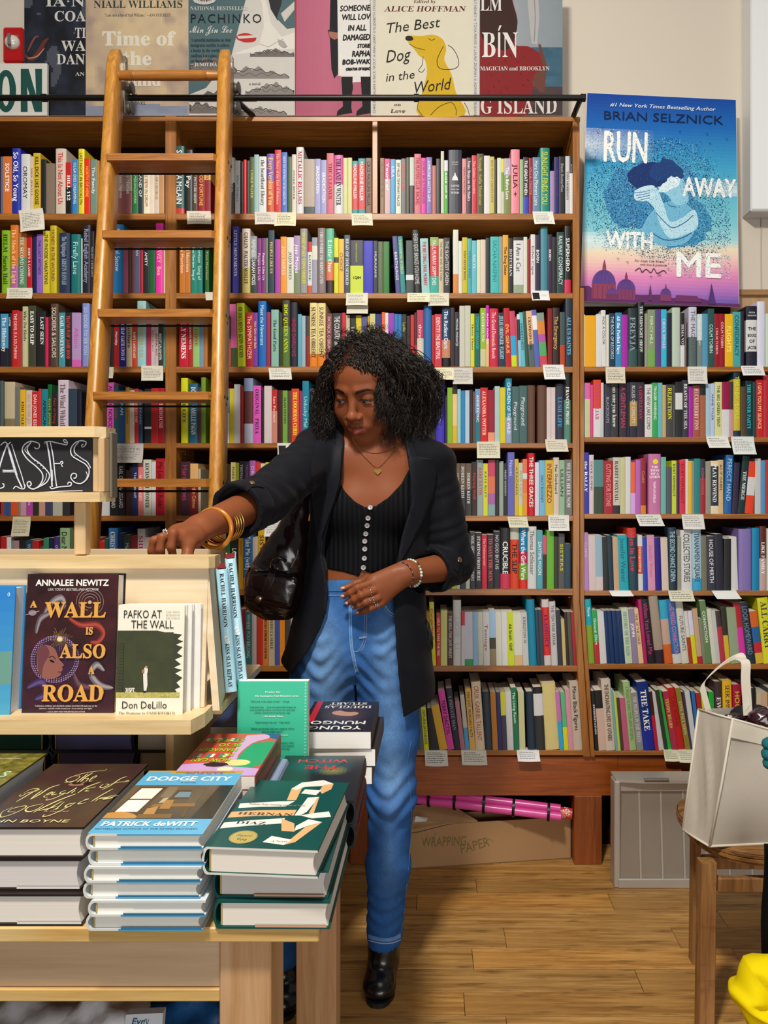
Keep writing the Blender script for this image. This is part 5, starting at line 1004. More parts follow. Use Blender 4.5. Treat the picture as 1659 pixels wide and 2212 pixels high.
bd = place(m_.build('chalkboard', plain('blackboard', '16171b', .75, bump=.1, bscale=80)), sg)
a = Art(lambda u, v, l: P(u, v, YS + .001) + Vector((0, -.00015 - .00008 * l, 0)))
CH = 'cfd0da'
def A_(pts, w=2.2): a.line([(x / 3.456, 900 + y / 3.456) for x, y in pts], w, CH)
# A
A_([(80, 190), (60, 205), (40, 190), (20, 200), (5, 215)]); A_([(55, 205), (80, 300), (120, 430), (165, 530)], 3.2); A_([(88, 205), (120, 310), (160, 430), (185, 520)], 2); A_([(55, 205), (20, 300), (-15, 420), (-45, 520)], 3)
A_([(20, 400), (60, 402), (105, 400)]); A_([(20, 412), (60, 412), (105, 412)]); A_([(100, 540), (120, 520), (150, 535), (180, 538), (188, 515), (180, 505)]); A_([(-40, 530), (0, 535), (28, 525), (30, 505), (18, 500)]); A_([(68, 230), (95, 320), (130, 440)], 2.2)
for q in range(6): a.blob((84 + q * 7) / 3.456, 900 + (310 + q * 22) / 3.456, 1, 1, CH, 6)
# S big
A_([(270, 190), (225, 185), (180, 215), (170, 260), (210, 320), (270, 370), (315, 420), (320, 470), (290, 520), (250, 540), (215, 525), (205, 495), (225, 485), (235, 505), (222, 520)], 2.6)
A_([(270, 190), (295, 205), (293, 232), (272, 240), (258, 228)], 2.2); A_([(235, 190), (205, 240), (235, 300), (300, 350), (350, 400), (372, 440), (350, 490), (300, 520), (255, 540)], 2.6); A_([(225, 205), (200, 225), (190, 255), (240, 305)], 1.6)
for q, (x, y) in enumerate(((262, 330), (285, 348), (308, 366), (325, 385))): a.blob(x / 3.456, 900 + y / 3.456, 1.3, 1.3, CH, 6)
A_([(350, 420), (345, 460), (325, 495), (300, 515)], 1.5)
# E
A_([(500, 190), (490, 170), (476, 178), (490, 195), (505, 185), (500, 210), (470, 205), (420, 195), (380, 185), (345, 190), (335, 205), (340, 185)], 2.2); A_([(352, 190), (372, 300), (385, 420), (392, 525)], 3.2); A_([(378, 190), (400, 300), (412, 420), (425, 520)], 2.4)
A_([(410, 350), (440, 350), (470, 350), (468, 335), (455, 340), (462, 360), (470, 375)], 2.2); A_([(375, 520), (390, 538), (440, 525), (500, 520), (530, 515), (535, 495), (515, 490), (508, 505)], 2.4)
A_([(392, 395), (395, 430), (396, 480)], 1.5)
# S small
A_([(640, 215), (645, 190), (610, 180), (565, 195), (532, 240), (540, 290), (590, 325), (640, 355), (668, 400), (655, 460), (610, 498), (560, 490), (532, 455), (545, 425), (572, 430), (570, 455), (552, 460)], 2.4)
A_([(640, 215), (620, 228), (612, 215), (625, 205)], 1.8); A_([(590, 190), (560, 230), (562, 270), (610, 310), (655, 340), (680, 385)], 2); A_([(645, 410), (655, 440), (640, 475), (612, 495)], 1.6)
for q in range(4): a.blob((555 + q * 3) / 3.456, 900 + (235 + q * 18) / 3.456, 1, 1, CH, 6)
A_([(120, 570), (300, 565), (480, 556), (620, 553)], 1.6)
q = a.mb.build('chalk_lettering', M_matte); q.parent = bd

# ================================================================== BOOKS ON THE TABLE
def flatbook(name, label, x0, w, y0, d, z0, h, cover, pages='e9e4da', spine='left', rot=0.0, hard=True, art=None, group=None, edge=None, jacket=None, back=None, mats=None, sp=None):
    """a book lying flat; x0,y0 front left corner of the cover; pages show on the front and on the side away from the spine"""
    M = Matrix.Translation((x0, y0, z0)) @ Matrix.Rotation(rot, 4, 'Z')
    th = .0028 if hard else .0007; ov = .003 if hard else .0002
    root = empty(name, label, 'book', (x0, y0, z0), group)
    bulge = .006 if hard else .001; mb = MB(); back = back or cover
    # wrap: bottom board, rounded spine, top board (profile in x,z; extruded in y)
    nseg = 7; arc = [(-bulge * math.sin(math.pi * k / nseg) + (0.004 if hard else 0), h / 2 - (h / 2) * math.cos(math.pi * k / nseg)) for k in range(nseg + 1)]
    inner = [(-bulge * math.sin(math.pi * k / nseg) + (.004 if hard else 0) + th, h / 2 - (h / 2 - th) * math.cos(math.pi * k / nseg)) for k in range(nseg + 1)]
    prof = [(w, 0)] + arc + [(w, h), (w, h - th)] + inner[::-1] + [(w, th)]
    if spine == 'right': prof = [(w - x, z) for x, z in prof][::-1]
    n = len(prof)
    mb.add([M @ Vector((x, y, z)) for y in (0, d) for x, z in prof], [(q, (q + 1) % n, n + (q + 1) % n, n + q) for q in range(n)], cover)
    N = nseg + 1
    for y, fl_ in ((0, False), (d, True)):
        o_ = [(w, 0)] + arc + [(w, h)]; i_ = [(w, th)] + inner + [(w, h - th)]
        if spine == 'right': o_ = [(w - x, z) for x, z in o_]; i_ = [(w - x, z) for x, z in i_]
        vs_ = [M @ Vector((x, y, z)) for x, z in o_ + i_]; m_ = len(o_)
        mb.add(vs_, [(k, k + 1, m_ + k + 1, m_ + k) for k in range(m_ - 1)], edge or cover)
    c = place(mb.build('cover', mats or M_print, fixn=True), root)
    pg = MB(); a0, a1 = (th + .006 * hard, w - ov) if spine == 'left' else (ov, w - th - .013 * hard)
    # page block with a gently curved fore edge and fine page lines
    cur = .0035 if hard else 0; ns = 6
    R = []
    for k in range(ns + 1):
        z = th * 1.05 + (h - 2.1 * th) * k / ns; c_ = cur * math.sin(math.pi * k / ns)
        if spine == 'left': R.append([(a0, ov, z), (a1 - c_, ov, z), (a1 - c_, d - ov, z), (a0, d - ov, z)])
        else: R.append([(a0 + c_, ov, z), (a1, ov, z), (a1, d - ov, z), (a0 + c_, d - ov, z)])
    pg.rings([[M @ Vector(p) for p in r] for r in R], pages)
    place(pg.build('page_block', M_pagel), root)
    if hard:
        hb = MB(); xx = th + .005 if spine == 'left' else w - th - .012
        hb.tube([M @ Vector((xx, ov - .0006, th + .001)), M @ Vector((xx, ov - .0006, h - th - .001))], .0011, 6, 'c9b06a'); place(hb.build('headband', M_print), root)
    if jacket:
        j = MB()
        for zz, cc, xa_, xb_ in jacket: j.add([M @ Vector(p) for p in ((xa_ * w, -.0004, zz), (xb_ * w, -.0004, zz), (xb_ * w, -.0004, zz + .0026), (xa_ * w, -.0004, zz + .0026))], [(0, 1, 2, 3)], cc)
        place(j.build('jacket_flap', M_print), root)
    if art:
        A = Art(lambda s, t, l: M @ Vector((s * w, (1 - t) * d, h + .00008 + .00004 * l)))
        art(A); place(A.mb.build('cover_print', M_gloss), root)
    if sp:
        t_, colr, cap = sp; tm = MB(); zc = h * .5; xs_ = w + bulge * 1.0 - (.004 if hard else 0) + .0004
        text(tm, t_, M @ Vector((xs_, d * .08, zc - cap / 2)), M.to_3x3() @ Vector((0, 1, 0)), (0, 0, 1), cap, colr, width=d * .8, bold=.0002); place(tm.build('spine_lettering', M_matte), root)
    return root
M_gloss = attr_mat('glossy_cover', 0.28, 0.5, 0.03, 60, coat=.25)
# page block edges: fine horizontal lines
def pagemat():
    m, N, L, B = newmat('page_lines')
    a = N.new('ShaderNodeAttribute'); a.attribute_name = 'Col'; t = N.new('ShaderNodeTexCoord'); mp = N.new('ShaderNodeMapping'); mp.inputs['Scale'].default_value = (3, 3, 2600)
    n = N.new('ShaderNodeTexNoise'); n.inputs['Scale'].default_value = 1; n.inputs['Detail'].default_value = 2
    mr = N.new('ShaderNodeMapRange'); mr.inputs['To Min'].default_value = .86; mr.inputs['To Max'].default_value = 1.06
    mx = N.new('ShaderNodeMix'); mx.data_type = 'RGBA'; mx.blend_type = 'MULTIPLY'; mx.inputs['Factor'].default_value = 1
    L.new(t.outputs['Object'], mp.inputs['Vector']); L.new(mp.outputs['Vector'], n.inputs['Vector']); L.new(n.outputs['Fac'], mr.inputs['Value'])
    L.new(a.outputs['Color'], mx.inputs['A']); L.new(mr.outputs['Result'], mx.inputs['B']); L.new(mx.outputs['Result'], B.inputs['Base Color']); B.inputs['Roughness'].default_value = .8; B.inputs['Specular IOR Level'].default_value = .2
    return m
M_pagel = pagemat()

# --- stack A: three thick dark hardcovers
def art_weight(A):
    A.grid(0.002, 0.002, .998, .998, 30, 40, lambda s, t: mixh(mixh('2a2220', '4a2c2c', fbm(s * 5, t * 6, 2)), '4a3a26', max(0, fbm(s * 4 + 5, t * 4, 8) - .45) * 1.5))
    A.blob(.52, .36, .10, .035, 'a06a5c', 16, -.1, .05); A.blob(.49, .345, .05, .03, '241512', 12); A.blob(.60, .35, .045, .035, '2a1814', 12)
    Y_ = 'd9cf8c'
    def T(u, v):   # photo strip (x, y) to the cover: the strip was read at 5.184x from (0,1600)
        U, V = u / 5.184, 1600 + v / 5.184; y = (CAMZ - .88) * FPX / (V - CV); x = (U - CU) / FPX * y
        return ((x + .597) / .150, 1 - (y - .979) / .2237)
    def L_(pts, w=.012): A.line([T(*p) for p in pts], w, Y_, taper=True)
    L_([(1195, 315), (1170, 335), (1060, 345), (900, 375), (760, 425), (745, 455), (800, 465), (880, 420), (890, 395), (840, 400)], .009); L_([(870, 440), (780, 462), (720, 468)], .01); L_([(985, 370), (920, 420), (860, 470)], .014); L_([(1040, 360), (960, 410), (900, 465)], .016); L_([(950, 430), (990, 425), (960, 460)], .012); L_([(1010, 440), (1070, 410), (1080, 395), (1040, 410), (1000, 455), (1040, 450)], .011)
    L_([(240, 600), (215, 620), (250, 620), (300, 590), (420, 560), (430, 540), (350, 545), (260, 590)], .009); L_([(430, 540), (330, 600), (180, 688)], .014); L_([(470, 560), (400, 610), (340, 660)], .014); L_([(670, 495), (560, 530), (450, 600), (345, 658)], .016)
    L_([(490, 620), (560, 600), (590, 580), (560, 585), (490, 630), (540, 635)], .012); L_([(620, 575), (580, 610), (640, 600)], .012); L_([(740, 560), (690, 575), (670, 600), (730, 590), (600, 650), (520, 668), (530, 650)], .012)
    L_([(860, 530), (740, 600)], .016); L_([(840, 560), (800, 590)], .013); L_([(1130, 465), (980, 520), (870, 590)], .016); L_([(960, 545), (1070, 520)], .01); L_([(990, 555), (950, 570), (1000, 565)], .01)
    L_([(1160, 490), (1120, 520), (1150, 530), (1220, 495), (1180, 490)], .012); L_([(1425, 405), (1350, 430), (1230, 510), (1140, 555)], .013); L_([(1240, 490), (1330, 470), (1430, 460), (1436, 450), (1400, 450)], .009)
    L_([(180, 800), (90, 800), (140, 765), (270, 735), (290, 750), (180, 810), (50, 855), (5, 855), (30, 800), (150, 745)], .01); L_([(480, 710), (330, 745), (285, 785), (330, 800), (420, 770), (490, 720)], .013); L_([(850, 600), (640, 680), (370, 810)], .018)
    L_([(430, 790), (540, 765), (640, 740)], .012); L_([(700, 680), (560, 760), (500, 790)], .014); L_([(720, 690), (640, 760), (600, 780), (660, 765)], .013); L_([(850, 700), (760, 720), (730, 750), (800, 735)], .013); L_([(850, 700), (700, 780), (560, 840), (480, 855), (500, 830)], .012); L_([(900, 690), (990, 660), (960, 665), (890, 700), (880, 715), (960, 700)], .012); L_([(1265, 545), (1130, 620), (1020, 690)], .014); L_([(1080, 660), (1180, 650), (1200, 640), (1120, 650), (1060, 690)], .011); L_([(1300, 610), (1200, 640), (1260, 645), (1150, 665), (1330, 615)], .011)
    A.txt('a novel', .50, .80, .02, 'b89a86', width=.22, shear=.2); A.txt('JOHN BOYNE', .02, .945, .038, 'e0d79a', width=.80, shear=.1, xs=1.4)
zs_ = [ZTB + .0005, ZTB + .0415, ZTB + .0825]
for k in range(3):
    flatbook('book', ('thick dark brown novel with looping yellow script, on top of its stack' if k == 2 else 'thick dark novel in the %s of the brown script stack' % ('middle' if k else 'bottom')), -.597 - (.004 if k == 1 else 0), .150 + (.002 if k == 0 else 0), .979 - (.008 if k == 0 else 0), .2237, zs_[k], .0405, '2a1f1e', 'e6ded2' if k != 1 else 'd8d0cc', art=art_weight if k == 2 else None, group='stack of dark brown novels at the table front', jacket=None if k == 2 else [(.0025, 'ece8e4', .45, .99)])
# --- stack B: six light blue hardcovers
def art_dodge(A):
    A.poly([(0.002, .002), (.998, .002), (.998, .998), (.002, .998)], '58acd6')
    A.poly([(.25, .003), (.998, .003), (.998, .06), (.25, .06)], 'c99a34'); A.txt('SIGNED INDIE EXCLUSIVE EDITION', .30, .05, .03, '3a2c14', width=.62)
    A.poly([(0.002, .003), (.25, .003), (.25, .03), (.002, .03)], 'c99a34')
    A.txt('DODGE CITY', .06, .19, .075, 'f2f2ec', width=.86, bold=.004); A.txt('A NOVEL', .44, .235, .02, '2c4a5c', width=.16)
    A.grid(.002, .27, .998, .80, 24, 16, lambda s, t: mixh(mixh('6a5c48', '2c2620', t * .8 + .1 * fbm(s * 7, t * 7, 4)), '1c1a18', max(0, s - .78) * 4))
    A.poly([(.08, .30), (.34, .30), (.30, .74), (.04, .74)], '4a3420'); A.poly([(.10, .325), (.31, .325), (.29, .50), (.08, .50)], 'e9e2d8'); A.poly([(.08, .52), (.285, .52), (.265, .70), (.06, .70)], 'f0ebe2')
    A.poly([(.48, .36), (.70, .36), (.69, .50), (.46, .50)], '4c3a28'); A.poly([(.505, .385), (.67, .385), (.66, .475), (.49, .475)], '6c8a98'); A.poly([(.40, .49), (.45, .48), (.44, .56), (.39, .57)], 'b8a890')
    A.grid(.36, .30, .46, .48, 3, 4, lambda s, t: '7c6f58'); A.poly([(.60, .28), (.76, .28), (.74, .57), (.66, .57)], '5e5444'); A.poly([(.86, .28), (.997, .28), (.997, .79), (.80, .79)], '1a1613')
    A.poly([(.36, .58), (.74, .57), (.76, .62), (.34, .63)], '8a6232'); A.poly([(.38, .63), (.40, .63), (.37, .78), (.35, .78)], '5c3e1e'); A.poly([(.70, .62), (.72, .62), (.73, .78), (.70, .78)], '5c3e1e'); A.poly([(.44, .52), (.52, .52), (.54, .66), (.44, .66)], 'a3763e'); A.poly([(.33, .65), (.42, .62), (.44, .74), (.34, .78)], 'b2844a')
    A.poly(spline2([(.002, .72), (.12, .70), (.24, .73), (.30, .77), (.30, .798), (.002, .798)], 3), 'c08a48'); A.poly([(.30, .74), (.60, .73), (.62, .798), (.30, .798)], '7a5630')
    A.txt('PATRICK deWITT', .05, .905, .062, 'f2f2ec', width=.84, bold=.004); A.txt('BESTSELLING AUTHOR OF THE SISTERS BROTHERS', .03, .95, .018, '2c5878', width=.90)
for k in range(6):
    dx = (-.001, .004, -.004, -.002, .002, 0)[k]; z = ZTB + .0005 + k * .0208
    flatbook('book', ('light blue novel showing a lamplit room, on top of six alike' if k == 5 else '%s copy from the table in the light blue novel stack' % ('bottom', 'second', 'third', 'fourth', 'fifth')[k]), -.433 + dx, .146, .957 + (.003, -.002, .002, 0, .003, 0)[k], .212, z, .0203, 'dfe9ee', 'efece2', art=art_dodge if k == 5 else None, group='stack of light blue novels at the table front', jacket=[(.0002, '4f9fcb', .27, 1), (.0022, '3f86b4', .29, .99)] + ([(.0176, 'd9dedf', .37, .99)] if k < 5 else [(.0176, '58acd6', .26, 1)]), edge='e6e4da')
# --- stack C: three dark green hardcovers
def art_ply(A):
    A.poly([(0.002, .002), (.998, .002), (.998, .998), (.002, .998)], '0c4a46')
    W_, O_ = 'e9e4dc', 'e0ae78'
    def T(u, v):      # from the 2.765x strip at (200,1560)
        U, V = 200 + u / 2.765, 1560 + v / 2.765; y = (CAMZ - .8635) * FPX / (V - CV); x = (U - CU) / FPX * y
        dx, dy = x + .287, y - .9597; c, s = math.cos(.075), math.sin(.075); return ((dx * c - dy * s) / .1465, 1 - (dx * s + dy * c) / .218)
    Pl = lambda pts, c: A.poly([T(*p) for p in pts], c)
    Pl([(880, 490), (1100, 478), (1210, 475), (1150, 508), (1000, 510), (870, 517)], W_); Pl([(1160, 470), (1190, 398), (1260, 380), (1215, 470)], O_); Pl([(1190, 400), (1250, 365), (1380, 350), (1440, 372), (1400, 385), (1270, 390), (1215, 410)], W_)
    Pl([(1355, 412), (1378, 380), (1440, 372), (1425, 405), (1370, 432)], O_); Pl([(1245, 430), (1270, 405), (1365, 412), (1335, 440)], W_)
    Pl([(830, 540), (1000, 530), (1220, 528), (1200, 562), (960, 566), (805, 575)], O_); Pl([(1205, 562), (1285, 455), (1355, 450), (1280, 540), (1240, 562)], W_); Pl([(1290, 550), (1338, 462), (1355, 450), (1320, 552)], O_); Pl([(1240, 562), (1310, 550), (1412, 538), (1424, 570), (1310, 580)], W_)
    Pl([(785, 605), (960, 590), (1150, 578), (1130, 610), (930, 624), (760, 640)], W_); Pl([(1128, 580), (1205, 610), (1205, 660), (1128, 655)], O_); Pl([(1205, 655), (1215, 625), (1290, 585), (1370, 602), (1270, 630)], W_); Pl([(1140, 740), (1270, 632), (1372, 602), (1210, 722)], O_); Pl([(1015, 722), (1070, 685), (1190, 708), (1140, 740)], W_)
    o_ = T(855, 553); hx = T(862, 556); hy = T(1200, 553); A.txt(serif('HERNAN'), hx[0], hx[1], .040, '5a3c2a', width=hy[0] - hx[0]); hx = T(850, 612); hy = T(1040, 606); A.txt(serif('DIAZ'), hx[0], hx[1], .040, '3a3630', width=hy[0] - hx[0])
    A.txt(serif('Pulitzer Prize-winning author of Trust'), .12, T(1000, 500)[1], .024, '8f8676', width=.56); A.txt(serif('A Novel'), T(1070, 715)[0], T(1090, 722)[1], .022, '8a8070', width=.14)
    c_ = T(900, 692); A.blob(c_[0], c_[1], .125, .085, 'a8924c', 26); A.blob(c_[0], c_[1], .112, .075, 'b9a55c', 26); A.txt(script('Signed'), c_[0] - .07, c_[1] - .008, .03, '5a4a1c', width=.14); A.txt(script('Copy'), c_[0] - .05, c_[1] + .04, .03, '5a4a1c', width=.10)
for k in range(3):
    z = ZTB + .0005 + k * .0358
    flatbook('book', ('dark green novel with folded paper ribbon letters, on top of its stack' if k == 2 else 'dark green novel in the %s of the ribbon letter stack' % ('middle' if k else 'bottom')), (-.274, -.277, -.287)[k], .1465, (.965, .972, .9597)[k], .218, z, .0353, '0c4a46', 'e9dfd2' if k != 1 else 'd6cfc8', rot=(-.01, -.015, -.075)[k], art=art_ply if k == 2 else None, group='stack of dark green novels at the table corner', edge='e6e2d8' if k == 2 else '12504c', jacket=[(.0022, 'dca684', .35, .97)] if k < 2 else None)
# --- low stack between B and C
for k in range(3): flatbook('book', ('slim black and blue hardcover squeezed behind the light blue stack, topmost', 'dark hardcover in the middle of the squeezed stack', 'dark hardcover at the bottom of the squeezed stack')[2 - k], -.335, .055, 1.185, .20, ZTB + .0005 + k * .031, .0305, '262628', 'd8d4cc', group='squeezed dark books behind the front stacks', jacket=[(.02, '58acd6', .3, .9)])
# --- "how can my manager": two garish paperbacks on two pale ones
def art_mgr(A):
    A.poly([(0.002, .002), (.998, .002), (.998, .998), (.002, .998)], 'c8503c'); A.poly([(.62, .002), (.998, .002), (.998, .16), (.86, .10), (.78, .002)], '23488a')
    A.poly(spline2([(.55, .05), (.80, .02), (.88, .12), (.70, .25), (.62, .55), (.70, .75), (.55, .75), (.52, .40)], 3), 'd8a8d4'); A.poly([(.72, .25), (.998, .20), (.998, .75), (.80, .90), (.62, .80), (.66, .40)], '2a9c66'); A.blob(.68, .72, .16, .07, 'e6dc8a', 20)
    A.poly([(.002, .76), (.45, .70), (.60, .80), (.998, .85), (.998, .998), (.002, .998)], 'c9a0d8'); A.blob(.42, .76, .15, .05, '1c1616', 20, 0, .12); A.blob(.58, .86, .1, .05, 'efe3c0', 16)
    for k in range(9):
        A.poly([(.04 + .055 * k, .13), (.085 + .055 * k, .13), (.08 + .055 * k, .20), (.035 + .055 * k, .20)], ('e9e4d8', '2f8c78', 'b93a30')[k % 3]); A.poly([(.06 + .055 * k, .52), (.10 + .055 * k, .52), (.095 + .055 * k, .60), (.05 + .055 * k, .60)], ('2f8c78', 'efe8d8', 'c83c34')[k % 3])
    for i, s_ in enumerate(('HOW CAN', 'MY', 'MANAGER', 'BE SO', 'STUPID?')):
        A.txt(s_, .57, .63 - i * .118, .075, '9ad424', width=(.50, .16, .52, .30, .46)[i], rot=math.pi, bold=.003)
    A.txt('KAZUFUMI', .60, .93, .05, '7c4aa8', width=.45, rot=math.pi)
flatbook('book', 'pale hardcover under the two garish red and green paperbacks', -.389, .135, 1.15, .19, ZTB + .0005, .040, 'b9c3d8', 'e4e0dc', spine='right', group='books under the garish paperbacks')
flatbook('book', 'second pale hardcover directly below the garish red and green paperbacks', -.386, .135, 1.152, .19, ZTB + .041, .040, '8fa0c0', 'e4e0dc', spine='right', group='books under the garish paperbacks')
for k in range(2): flatbook('book', 'red and green illustrated paperback turned upside down, %s of two' % ('upper' if k else 'lower'), -.392, .126, 1.15, .196, ZTB + .0815 + k * .0215, .021, 'c04a40', 'e8e0d4', spine='right', rot=.0, hard=False, art=art_mgr if k else None, back='3f9a6c', sp=('HOW CAN MY MANAGER', '58b070', .009))
# --- "the witch": black glossy hardcovers
def art_witch(A):
    A.grid(0.002, .002, .998, .998, 22, 30, lambda s, t: mixh(mixh('1c2226', '14606a', max(0, 1 - math.hypot((s - .5) / .45, (t - .22) / .25)) * 1.1), '8a8a3c', max(0, 1 - math.hypot((s - .66) / .2, (t - .36) / .12))))
    A.txt('WITCH', .80, .10, .075, 'cc3a30', width=.62, rot=math.pi, xs=1.1, bold=.003); A.txt('THE', .72, .25, .085, 'd0343a', width=.42, rot=math.pi, bold=.004)
    A.line([(.28, .16), (.36, .32)], .008, '0c1416', False); A.line([(.78, .16), (.62, .36)], .008, '0c1416', False)
for k in range(2): flatbook('book', ('black hardcover with red upside down title over a teal glow', 'black hardcover directly under the one with the red title')[1 - k], -.263, .145, 1.18, .20, ZTB + .0005 + k * .0365, .036, '20242a', 'dedcd8', spine='right', rot=.0, art=art_witch if k == 1 else None, group='stack of black hardcovers behind the green novels', sp=('WITCH', 'b03038', .014))
# --- "young mungo"
def art_mungo(A):
    A.grid(0.002, .002, .998, .998, 16, 24, lambda s, t: mixh('241c1c', '5a4238', max(0, 1 - math.hypot((s - .55) / .4, (t - .45) / .35))))
    A.blob(.55, .42, .20, .09, 'c09070', 20, .1, .05); A.blob(.62, .30, .16, .08, '3a2218', 20); A.poly([(.05, .002), (.14, .002), (.14, .7), (.05, .7)], 'b8202c')
    A.txt(serif('DOUGLAS'), .92, .16, .085, 'e9e4dc', width=.72, rot=math.pi); A.txt(serif('STUART'), .84, .04, .085, 'e9e4dc', width=.58, rot=math.pi); A.txt('MUNGO', .90, .68, .10, 'eceae4', width=.80, rot=math.pi, bold=.004); A.txt('YOUNG', .85, .84, .10, 'eceae4', width=.74, rot=math.pi, bold=.004)
for k in range(3): flatbook('book', ('black paperback with white upside down title, topmost beside the jeans', 'thick white sided paperback in the middle of the stack by the jeans', 'thick white sided paperback at the bottom of the stack by the jeans')[2 - k], (-.250, -.247, -.249)[k], (.140, .143, .137)[k], 1.43 + (.0, .005, .0)[k], .20, ZTB + .0005 + k * .0335, .033, '3a3634', 'f0ede8', spine='right', hard=False, art=art_mungo if k == 2 else None, group='stack of thick paperbacks at the far table edge', rot=(.01, -.015, 0)[k])
# more stock on the far half of the table, behind the turquoise book
for k in range(2): flatbook('book', ('dark blue paperback with red edge lying behind the turquoise book, upper', 'dark book lying behind the turquoise book, lower')[1 - k], -.42, .15, 1.45, .2, ZTB + .0005 + k * .052, .051, ('3a2830', '243f6a')[k], 'dcd4c8', spine='right', rot=.0, group='pile behind the turquoise book', hard=False)
# --- leafy green books at the far left
def art_leaf(A):
    A.grid(0.002, .002, .998, .998, 60, 60, lambda s, t: mixh('2c3212', 'a79c44', fbm(s * 18, t * 30, 3) ** 1.2))
    A.txt('and the author of many others', .45, .12, .02, 'ddd', width=.36); A.txt('S', .84, .45, .10, 'a8e0cc', width=.08)
for k in range(3): flatbook('book', ('leafy green covered hardcover at the far left, topmost of its stack', 'leafy green hardcover in the middle of the far left stack', 'leafy green hardcover at the bottom of the far left stack')[2 - k], -.762, .150, .99, .2237, ZTB + .0005 + k * .0455, .045, ('4a4a1c', '56541f', '5a5a22')[k], 'e2e2e6', art=art_leaf if k == 2 else None, group='stack of leafy green hardcovers')
# --- stock in the riser's cubby
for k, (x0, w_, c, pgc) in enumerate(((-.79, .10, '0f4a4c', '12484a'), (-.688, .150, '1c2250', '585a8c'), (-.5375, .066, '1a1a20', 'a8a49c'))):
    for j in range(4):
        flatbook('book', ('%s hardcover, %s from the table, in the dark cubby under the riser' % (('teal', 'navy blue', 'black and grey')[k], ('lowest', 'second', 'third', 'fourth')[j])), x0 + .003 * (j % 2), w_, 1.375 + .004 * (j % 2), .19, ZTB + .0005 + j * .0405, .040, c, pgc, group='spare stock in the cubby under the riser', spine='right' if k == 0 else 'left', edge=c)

# --- upright books on the riser ledges
def standbook(name, label, u0, u1, v0, v1, y, th, cover, pages, art, lean=.1, hard=True, group=None, side=None, backc=None):
    """front cover faces the camera, leaning back against the panel"""
    x0, x1 = P(u0, 0, y).x, P(u1, 0, y).x; z0, z1 = P(0, v1, y).z, P(0, v0, y).z; w, h = x1 - x0, z1 - z0
    M = Matrix.Translation((x0, y, z0)) @ Matrix.Rotation(-lean, 4, 'X')
    root = empty(name, label, 'book', (x0, y, z0), group); bt = .0028 if hard else .0008
    mb = MB(); mb.bbox(0, w, 0, bt, 0, h, .0006, cover, M=M); mb.bbox(0, w, th - bt, th, 0, h, .0006, backc or cover, M=M); mb.bbox(0, bt * 1.4, bt, th - bt, 0, h, .0006, side or cover, M=M)
    place(mb.build('cover', M_print), root)
    ov = .003 if hard else .0003; mb = MB(); mb.box(bt * 1.4, w - ov, bt * 1.02, th - bt * 1.02, ov, h - ov, pages, M=M); place(mb.build('page_block', M_pages), root)
    if art:
        A = Art(lambda s, t, l: M @ Vector((s * w, -.00015 - .00006 * l, (1 - t) * h))); art(A); place(A.mb.build('cover_print', M_gloss), root)
    return root
